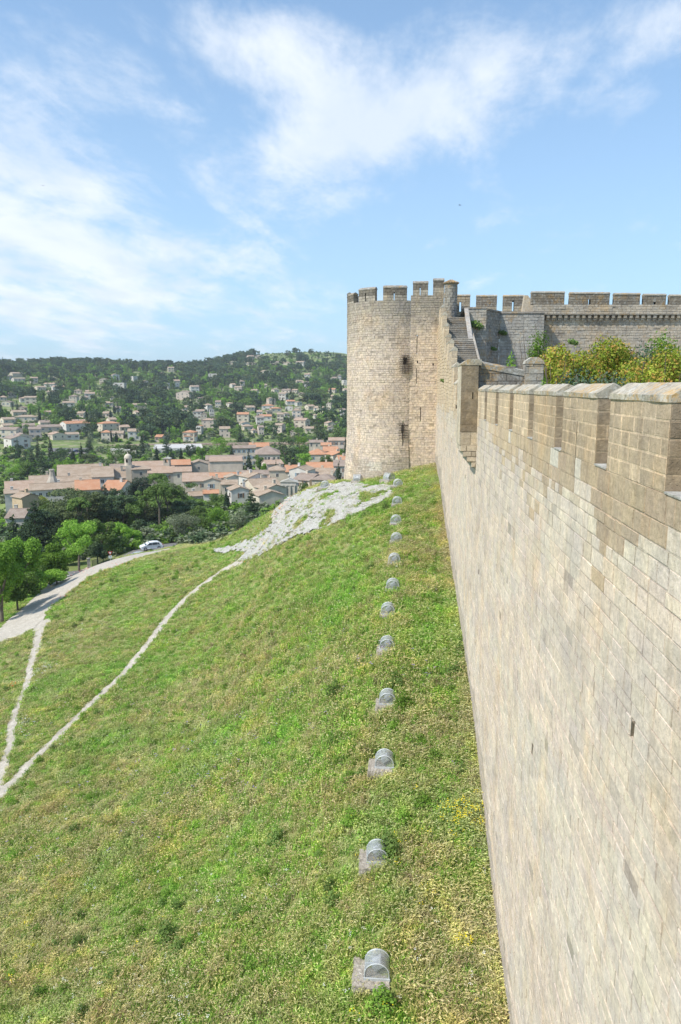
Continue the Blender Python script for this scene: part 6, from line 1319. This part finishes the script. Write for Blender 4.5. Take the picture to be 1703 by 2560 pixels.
for i in x:
    for j in x:
        q = np.array(pk[0]) * (1 - i) * (1 - j) + np.array(pk[1]) * i * (1 - j) + np.array(pk[2]) * i * j + np.array(pk[3]) * (1 - i) * j; VV.append((q[0], q[1], float(ground(q[0], q[1])) + .04))
ii, jj = np.meshgrid(np.arange(13), np.arange(13), indexing='ij'); b = (ii * 14 + jj).ravel(); link('parking_area', np_mesh('parking_area', np.array(VV), np.stack([b, b + 14, b + 15, b + 1], 1)), MATS['asphalt'], kind='structure')
p = rng_at(252, 122.6); a, _ = pazel(252, 966); sg = empty('yield_sign', tuple(p), -a, 'red and white triangular yield sign with a small white plate on a grey post', 'road sign'); K = float(np.hypot(p[0], p[1])) / 1827; hh = (966 - 1368) * K - p[2]
mb = MB(); mb.tube([(0, 0, -.5), (0, 0, hh)], .035, 8); mb.build('post', MATS['galvanised'], sg)
def tri(s, z0, y): return [(0, z0 - s * .58), (s * .5, z0 + s * .29), (-s * .5, z0 + s * .29)]
ts = 11 * K; zc_ = hh - ts * .3; f = MB(); f.prism(tri(ts, zc_, 0), -.06, -.04, 'y'); fo = f.build('triangle_plate', MATS['sign_red'], sg); f = MB(); f.prism(tri(ts * .6, zc_, 0), -.066, -.061, 'y'); f.build('white_field', MATS['sign_white'], fo)
f = MB(); f.box(-4.2 * K, 4.2 * K, -.06, -.04, zc_ - ts * .6 - 7 * K, zc_ - ts * .6 - .3 * K); fo = f.build('lower_plate', MATS['sign_white'], sg); f = MB(); zz = zc_ - ts * .6 - 3.6 * K; f.box(-2.8 * K, 2.8 * K, -.066, -.061, zz - .5 * K, zz + .5 * K); f.box(-1.6 * K, 1.6 * K, -.066, -.061, zz + .7 * K, zz + 1.6 * K); f.build('symbol', MATS['sign_grey'], fo)
p = rng_at(249, 121.6); mb = MB(); wb = empty('waste_bin', tuple(p), 0, 'small black bin at the foot of the yield sign post', 'bin'); mb.lathe([(.2, 0), (.24, .55), (.27, .56), (.27, .62)], n=14); mb.build('body', MATS['black_plastic'], wb); mb = MB(); mb.lathe([(.28, .62), (.2, .74), (.05, .77)], n=14); mb.build('lid', MATS['black_plastic'], wb)
p = rng_at(195, 131); K = float(np.hypot(p[0], p[1])) / 1827; a, _ = pazel(195, 966); gp = empty('gatepost', tuple(p), -a, 'squat grey stone gatepost beside the tarmac lane', 'gatepost'); h = 24 * K; mb = MB(); rr_ = random.Random(4)
z0 = -.4
while z0 < h: hh = min(rr_.uniform(.18, .3), h - z0); mb.box(-.27 + rr_.uniform(-.02, .02), .27 + rr_.uniform(-.02, .02), -.25, .25, z0, z0 + hh - .015, tup(np.array((.46, .43, .37)) * rr_.uniform(.75, 1.1))); z0 += hh
mb.build('shaft', MATS['old_stone'], gp); mb = MB(); mb.box(-.32, .32, -.3, .3, h, h + .1, (.42, .4, .36)); mb.build('cap', MATS['old_stone'], gp)
P_ = [rng_at(x, y) for x, y in ((203, 131), (218, 132), (234, 133), (249, 134))]; fe = empty('wire_fence', tuple(P_[0]), 0, 'dark green wire fence between the gatepost and the yield sign', 'fence'); lo = np.array(P_[0])
mb = MB()
for a, b in zip(P_[:-1], P_[1:]):
    a = a - lo; b = b - lo
    for k in range(9): mb.tube([a + (0, 0, .1 + k * .15), b + (0, 0, .1 + k * .15)], .012, 4)
    for k in range(25): t = k / 24; q = a * (1 - t) + b * t; mb.tube([q, q + (0, 0, 1.35)], .012, 4)
mb.build('wire_panel', MATS['fence_green'], fe)
for q in P_: mb = MB(); q = q - lo; mb.tube([q + (0, 0, -.3), q + (0, 0, 1.5)], .03, 6); mb.build('post', MATS['fence_green'], fe)
for px, py, yy, lb, rz in ((107, 464, 160, 'small dark bird gliding in the cloud at the left of the sky', .3), (1150, 513, 150, 'small dark bird flying in the blue sky above the tower', 1.2)):
    p = wpt(px, py, yy); mb = MB(); s = .5; mb.poly([(0, .35, 0), (.05, 0, .03), (0, -.4, 0), (-.05, 0, .03), (0, 0, -.04)], [(0, 1, 4), (1, 2, 4), (2, 3, 4), (3, 0, 4), (0, 3, 1), (1, 3, 2)])
    for s_ in (1, -1): mb.poly([(s_ * .03, .12, .01), (s_ * .3, .1, .1), (s_ * .62, -.12, .04), (s_ * .28, -.04, .08), (s_ * .03, -.1, .0), (s_ * .3, .04, .07)], [(0, 1, 3, 4), (1, 2, 3), (0, 4, 5), (1, 5, 2)])
    o = mb.build('bird', MATS['black_plastic'], None, label=lb, cat='bird'); o.location = p; o.rotation_euler = (0, 0, rz)

# ------------------------------------------------------------------ meadow grass, flowers, weeds, loose stones
def grass_mat():
    m_, t, o = newmat('meadow_grass'); p = t.pos(); c = t.attr('col'); oi = t.node('ShaderNodeObjectInfo').outputs['Random']
    g = t.lin(oi, 0, 1, .78, 1.25); c = t.mix(1.0, c, t.cxyz(g, g, g), 'MULTIPLY')
    a = t.noise(p, .13, 5, .6); b = t.noise(t.map(p, loc=(9, 4, 0)), .35, 5, .62); d = t.noise(t.map(p, loc=(3, 14, 0)), .75, 4, .6)
    c = t.mix(t.m('MULTIPLY', t.ss(b, .46, .66), .75), c, t.mix(1.0, c, (1.14, 1.05, .95), 'MULTIPLY')); c = t.mix(t.m('MULTIPLY', t.ss(a, .52, .36), .85), c, t.mix(1.0, c, (.8, 1.05, .75), 'MULTIPLY'))
    c = t.mix(t.m('MULTIPLY', t.ss(d, .53, .64), .8), c, t.mix(1.0, c, (1.16, 1.2, .9), 'MULTIPLY')); c = t.mix(t.m('MULTIPLY', t.ss(t.noise(t.map(p, loc=(1, 22, 0)), .5, 5, .65), .57, .68), .22), c, t.mix(1.0, c, (1.12, .96, .95), 'MULTIPLY'))
    df = t.node('ShaderNodeBsdfDiffuse'); t.put(df.inputs[0], c); tr = t.node('ShaderNodeBsdfTranslucent'); t.put(tr.inputs[0], c); mx = t.node('ShaderNodeMixShader', {0: .3}); t.l.new(df.outputs[0], mx.inputs[1]); t.l.new(tr.outputs[0], mx.inputs[2]); t.l.new(mx.outputs[0], o.inputs[0])
grass_mat()
GC = {'green': [(.22, .39, .07), (.29, .45, .09), (.18, .32, .09), (.36, .48, .11)], 'olive': [(.33, .37, .11), (.28, .34, .1), (.4, .42, .15), (.25, .32, .08)], 'straw': [(.64, .57, .31), (.56, .51, .25), (.5, .48, .21), (.72, .65, .42)], 'red': [(.36, .28, .17), (.42, .33, .21), (.34, .31, .15)]}
def tuft(seed, nb, h, spread, pal, heads=0, headpal='straw', w0=.014, forb=0):
    r_ = np.random.default_rng(seed); mb = MB(); wind = np.array((.25, .1))
    for k in range(nb):
        a = r_.uniform(0, 2 * pi); q = spread * sqrt(r_.uniform()); x, y = cos(a) * q, sin(a) * q; hh = h * r_.uniform(.5, 1.1); ln = np.array((r_.normal(0, .3), r_.normal(0, .3))) + wind * r_.uniform(0, 1.4)
        c = GC[pal][r_.integers(len(GC[pal]))]; c = tup(np.array(c) * r_.uniform(.75, 1.25)); w_ = w0 * r_.uniform(.7, 1.5); t = r_.uniform(0, 2 * pi); sx_, sy_ = cos(t) * w_, sin(t) * w_
        pts = []
        for f in (0, .45, .8, 1.0):
            pts.append((x + ln[0] * hh * f * f, y + ln[1] * hh * f * f, hh * (f - .28 * f * f * np.hypot(*ln)) - .03, (1 - f * .85)))
        for i in range(3):
            a0, a1 = pts[i], pts[i + 1]; mb.quad_pts([(a0[0] - sx_ * a0[3], a0[1] - sy_ * a0[3], a0[2]), (a0[0] + sx_ * a0[3], a0[1] + sy_ * a0[3], a0[2]), (a1[0] + sx_ * a1[3], a1[1] + sy_ * a1[3], a1[2]), (a1[0] - sx_ * a1[3], a1[1] - sy_ * a1[3], a1[2])], c)
        if k < heads:
            e = pts[3]; d = np.array((ln[0] + r_.normal(0, .4) + .25, ln[1] + r_.normal(0, .4), .1 + r_.normal(0, .25))); d = d / np.linalg.norm(d) * r_.uniform(.09, .15); c = GC[headpal][r_.integers(len(GC[headpal]))]; hw = .016
            for ax in ((hw, 0, 0), (0, hw, 0), (0, 0, hw)):
                m0 = np.array(e[:3]) + d * .45; mb.quad_pts([tuple(e[:3]), tuple(m0 - ax), tuple(np.array(e[:3]) + d), tuple(m0 + ax)], tup(np.array(c) * r_.uniform(.9, 1.2)))
    for k in range(forb):
        a = r_.uniform(0, 2 * pi); q = spread * sqrt(r_.uniform()); c0 = np.array((cos(a) * q, sin(a) * q, h * r_.uniform(.2, .8))); n_ = r_.normal(size=3) + (0, 0, 1.2); n_ /= np.linalg.norm(n_); t = np.cross(n_, r_.normal(size=3)); t /= np.linalg.norm(t); b = np.cross(n_, t); s = r_.uniform(.02, .045)
        c = GC[pal][r_.integers(len(GC[pal]))]; mb.quad_pts([tuple(c0 - t * s), tuple(c0 - b * s * .6), tuple(c0 + t * s), tuple(c0 + b * s * .6)], tup(np.array(c) * r_.uniform(.8, 1.3)))
    me = mb.mesh('tuft'); me.materials.append(MATS['meadow_grass']); return me
TG = [tuft(1, 34, .34, .24, 'green', 3), tuft(2, 34, .30, .24, 'green', 0, forb=30), tuft(3, 30, .38, .22, 'olive', 12), tuft(4, 30, .42, .22, 'olive', 18), tuft(5, 26, .45, .2, 'straw', 22), tuft(6, 26, .3, .22, 'straw', 16), tuft(7, 26, .34, .22, 'red', 12, 'red'), tuft(8, 14, .25, .24, 'green', 0, forb=70), tuft(9, 26, .4, .2, 'olive', 14, 'red')]
r_ = np.random.default_rng(321)
def field_pts(dens, rmin=11.0, rmax=128.0, a0=-35, a1=17.0):
    """random points on the meadow, dens(r) per square metre"""
    R0 = np.linspace(rmin, rmax, 400); D_ = dens(R0) * R0; cdf = np.cumsum(D_); n = int(float(((D_[1:] + D_[:-1]) / 2 * np.diff(R0)).sum()) * radians(a1 - a0)); cdf /= cdf[-1]
    ra = np.interp(r_.uniform(0, 1, n), cdf, R0); aa = radians(a0) + radians(a1 - a0) * r_.uniform(0, 1, n); x, y = np.sin(aa) * ra, np.cos(aa) * ra; return x, y, ra
def is_bare(x, y):
    m_ = np.zeros(len(x), bool)
    for f in BARE: m_ |= f(x, y)
    return m_
x, y, ra = field_pts(lambda r: 44 * (22 / np.maximum(r, 22)) ** 1.15)
z = ground(x, y); ok = (x < WX - .02) & ~((np.hypot(x - TCX, y - TCY) < TR + .35)) & ~((y > TCY) & (x > -7.5))
for cx_, cy_, k in CAGE_XY: ok &= ~((x > cx_ - (.8 if k < 5 else .45)) & (x < cx_ + .45) & (y > cy_ - (.35 if k < 5 else .1)) & (y < cy_ + .85))
x, y, ra = x[ok], y[ok], ra[ok]; br = is_bare(x, y); rocky = ROCKY(x, y)
keep = ~br | (rocky & (r_.uniform(0, 1, len(x)) < .3 * (fbm(x / .9, y / .9, 88, 3) > .5) + .5 * in_poly(x, y, [tuple(hit(*q_)[:2]) for q_ in ((725, 1268), (770, 1246), (835, 1236), (870, 1246), (800, 1268), (745, 1288))]) * (fbm(x / .8, y / .8, 89, 3) > .45))); x, y, ra = x[keep], y[keep], ra[keep]; nb_ = 5200; yb_ = r_.uniform(12, 70, nb_); xb_ = WX - np.abs(r_.normal(0, .22, nb_)) - .03; x = np.r_[x, xb_]; y = np.r_[y, yb_]; ra = np.r_[ra, yb_]; z = ground(x, y)
f1 = fbm(x / 5.5, y / 5.5, 301, 4); f2 = fbm(x / 2.2, y / 2.2, 317, 4); f3 = fbm(x / 9, y / 9, 333, 3); u = r_.uniform(0, 1, len(x)); nearw = np.clip(1 - (WX - x) / 6, 0, 1)
dry = np.clip((f1 - .46) * 4 + (f2 - .5) * 2.2 + .2 + .28 * nearw * (ra < 40), .03, .92)
ix = np.where(u < dry * .62, r_.choice([4, 5, 6, 8, 3], len(x), p=[.3, .24, .08, .16, .22]), np.where(u < .3 + dry * .45, r_.choice([2, 3], len(x)), r_.choice([0, 1, 7], len(x), p=[.45, .33, .22])))
s = r_.uniform(.7, 1.25, len(x)) * np.interp(ra, [15, 40, 70, 130], [.85, 1.0, 1.15, 1.5]) * (.7 + .7 * f3); sz = s * np.where(fbm(x / 3, y / 3, 351, 3) > .55, 1.2, .85) * np.interp(ra, [15, 45, 75, 130], [1, .85, .5, .4])
groups = [(TG[k], np.stack([x, y, z, s, s, sz, r_.uniform(-1.5, 1.5, len(x)), r_.normal(0, .1, len(x)), r_.normal(0, .1, len(x))], 1)[ix == k]) for k in range(len(TG))]
scatter('grass', groups, 'tall unmown meadow grass in patches of green, straw and reddish brown')
# fennel clumps and broad weeds
WEED = []
for k, mt in enumerate(('mid_leaf', 'bright_leaf', 'bright_leaf')):
    Vt, tone = leaf_cards([(0, 0, .15), (.16, .05, .2), (-.14, .1, .18), (0, -.16, .15), (.02, .02, .38)], [.2, .16, .16, .15, .15], 420, .06, 500 + k, up=.4); WEED.append(card_mesh('weed', Vt, tone, [MATS[mt]]))
x2, y2, ra2 = field_pts(lambda r: .55 * (22 / np.maximum(r, 22)) ** .6); ok = (x2 < WX - .3) & ~is_bare(x2, y2) & (fbm(x2 / 6, y2 / 6, 405, 3) > .5); x2, y2, ra2 = x2[ok], y2[ok], ra2[ok]
ex = [hit(px, py) for px, py in ((1140, 1690), (1140, 1770), (1000, 1725), (990, 1715), (1010, 1770), (970, 2130), (978, 2150), (840, 1740), (950, 2525), (985, 2150), (445, 2380), (420, 2350), (690, 2110), (1010, 2060), (1060, 2020), (880, 2060), (1150, 1640))]
x2 = np.r_[x2, [p[0] for p in ex]]; y2 = np.r_[y2, [p[1] for p in ex]]; n2 = len(x2); s2 = r_.uniform(.5, 1.2, n2); s2[-len(ex):] = r_.uniform(1.1, 1.8, len(ex)); ix2 = r_.integers(0, 3, n2); z2 = ground(x2, y2)
scatter('weeds', [(WEED[k], np.stack([x2, y2, z2, s2 * 1.1, s2 * 1.1, s2, r_.uniform(0, 6, n2), 0 * x2, 0 * x2], 1)[ix2 == k]) for k in range(3)], 'darker leafy weeds and fennel standing out of the meadow')
def flower(name, col, n, s, h):
    simple('petal_' + name, col, .8, .1); mb = MB(); R2 = random.Random(n)
    for k in range(n):
        a, q = R2.uniform(0, 6.28), R2.uniform(0, .16); c = Vector((cos(a) * q, sin(a) * q, h * R2.uniform(.75, 1.15))); M = Matrix.Rotation(R2.uniform(-.6, .6), 3, 'X') @ Matrix.Rotation(R2.uniform(0, 3), 3, 'Z')
        for j in range(5): t = j * 1.2566; p0 = c + M @ Vector((cos(t) * s, sin(t) * s, .01)); p1 = c + M @ Vector((cos(t + .5) * s * .6, sin(t + .5) * s * .6, .004)); p2 = c + M @ Vector((cos(t - .5) * s * .6, sin(t - .5) * s * .6, .004)); mb.quad_pts([tuple(c), tuple(p1), tuple(p0), tuple(p2)])
    me = mb.mesh('flower_' + name); me.materials.append(MATS['petal_' + name]); return me
FL = [flower('purple', (.36, .25, .55), 3, .03, .4), flower('yellow', (.75, .6, .03), 6, .022, .42), flower('poppy', (.72, .05, .015), 4, .042, .42), flower('white', (.7, .7, .66), 7, .018, .36)]
fg = [[] for _ in FL]
x3, y3, ra3 = field_pts(lambda r: 1.5 * (22 / np.maximum(r, 22)) ** .9); ok = (x3 < WX - .2) & ~is_bare(x3, y3); x3, y3 = x3[ok], y3[ok]; m1 = fbm(x3 / 4, y3 / 4, 421, 3); m2 = fbm(x3 / 3, y3 / 3, 431, 3); z3 = ground(x3, y3)
for i in range(len(x3)):
    k = 0 if m1[i] > .56 and r_.random() < .6 else 1 if m2[i] > .6 and r_.random() < .6 else 3 if m1[i] < .34 else -1
    if k >= 0: s_ = r_.uniform(.8, 1.3); fg[k].append((x3[i], y3[i], z3[i], s_, s_, s_, r_.uniform(0, 6), 0, 0))
for px, py, n, sp, k in ((120, 1440, 26, 3.0, 2), (215, 1432, 14, 2.5, 2), (292, 1420, 20, 3.5, 2), (160, 1497, 14, 2.0, 2), (690, 1292, 16, 1.5, 2), (213, 1465, 10, 2.0, 2), (540, 1475, 8, 6, 2), (41, 1722, 4, .4, 2), (1170, 2055, 34, .8, 1), (1130, 2075, 22, .7, 1), (95, 1690, 60, 1.6, 3), (45, 1830, 40, 1.2, 3), (180, 1600, 30, 3, 3), (1160, 2390, 5, .3, 1)):
    c = hit(px, py)
    for j in range(n): xx, yy = c[0] + r_.normal(0, sp * .5), c[1] + r_.normal(0, sp * .5); s_ = r_.uniform(.9, 1.5); fg[k].append((xx, yy, float(ground(np.array(xx), np.array(yy))), s_, s_, s_ * 1.05, r_.uniform(0, 6), 0, 0))
scatter('wild_flowers', [(FL[k], fg[k]) for k in range(4) if fg[k]], 'small purple, yellow, red and white wild flowers in the meadow')
def rock(seed):
    r2 = np.random.default_rng(seed); bm = bmesh.new(); bmesh.ops.create_icosphere(bm, subdivisions=2, radius=.5)
    for v in bm.verts: n_ = fbm(np.array(v.co.x * 2 + 9), np.array(v.co.y * 2 + v.co.z * 3 + seed), seed, 3); v.co *= .6 + .8 * float(n_); v.co.z *= .55
    me = bpy.data.meshes.new('stone'); bm.to_mesh(me); bm.free(); me.materials.append(MATS['limestone']); return me
RK = [rock(k) for k in (3, 5, 8)]; rg = []
x4, y4, ra4 = field_pts(lambda r: 9 * (22 / np.maximum(r, 22)) ** .2, rmin=35); b = is_bare(x4, y4); rr4 = ROCKY(x4, y4); pick = (b & (r_.uniform(0, 1, len(x4)) < np.where(rr4, .5, .16))) | ((fbm(x4 / 2.5, y4 / 2.5, 71, 3) > .6) & in_poly(x4, y4, [tuple(hit(*q)[:2]) for q in ((600, 1420), (700, 1262), (900, 1205), (990, 1230), (850, 1300), (660, 1420))]) & (r_.uniform(0, 1, len(x4)) < .5)); x4, y4 = x4[pick], y4[pick]
ok = (np.hypot(x4 - TCX, y4 - TCY) > TR + .6); x4, y4 = x4[ok], y4[ok]; s4 = np.abs(r_.normal(0, .09, len(x4))) + .05; rk4 = ROCKY(x4, y4); s4 *= np.where(rk4, 2.6, 1.0); nw_ = 420; x4 = np.r_[x4, WX - np.abs(r_.normal(0, .14, nw_))]; y4 = np.r_[y4, r_.uniform(13, 69, nw_)]; s4 = np.r_[s4, np.abs(r_.normal(0, .12, nw_)) + .07]; z4 = ground(x4, y4) + .03 + s4 * .05; i4 = r_.integers(0, 3, len(x4))
scatter('rubble', [(RK[k], np.stack([x4, y4, z4, s4, s4 * 1.2, s4, r_.uniform(0, 6, len(x4)), 0 * x4, 0 * x4], 1)[i4 == k]) for k in range(3)], 'loose pale limestone pieces on the paths, the outcrop and along the wall foot')

# ------------------------------------------------------------------ haze: thin even air that pales the far hillside
hm, ht_, ho = newmat('haze_air'); pv = ht_.node('ShaderNodeVolumePrincipled', {'Density': .00015, 'Color': (.86, .92, 1.0, 1), 'Anisotropy': .2}); ht_.l.new(pv.outputs[0], ho.inputs['Volume'])
mb = MB(); mb.box(-3600, 3600, -3600, 3600, float(gz.min()) - 1, float(max(gz.max() + 25, 30))); mb.build('haze', hm, None, kind='stuff', label='thin pale air haze over the valley')
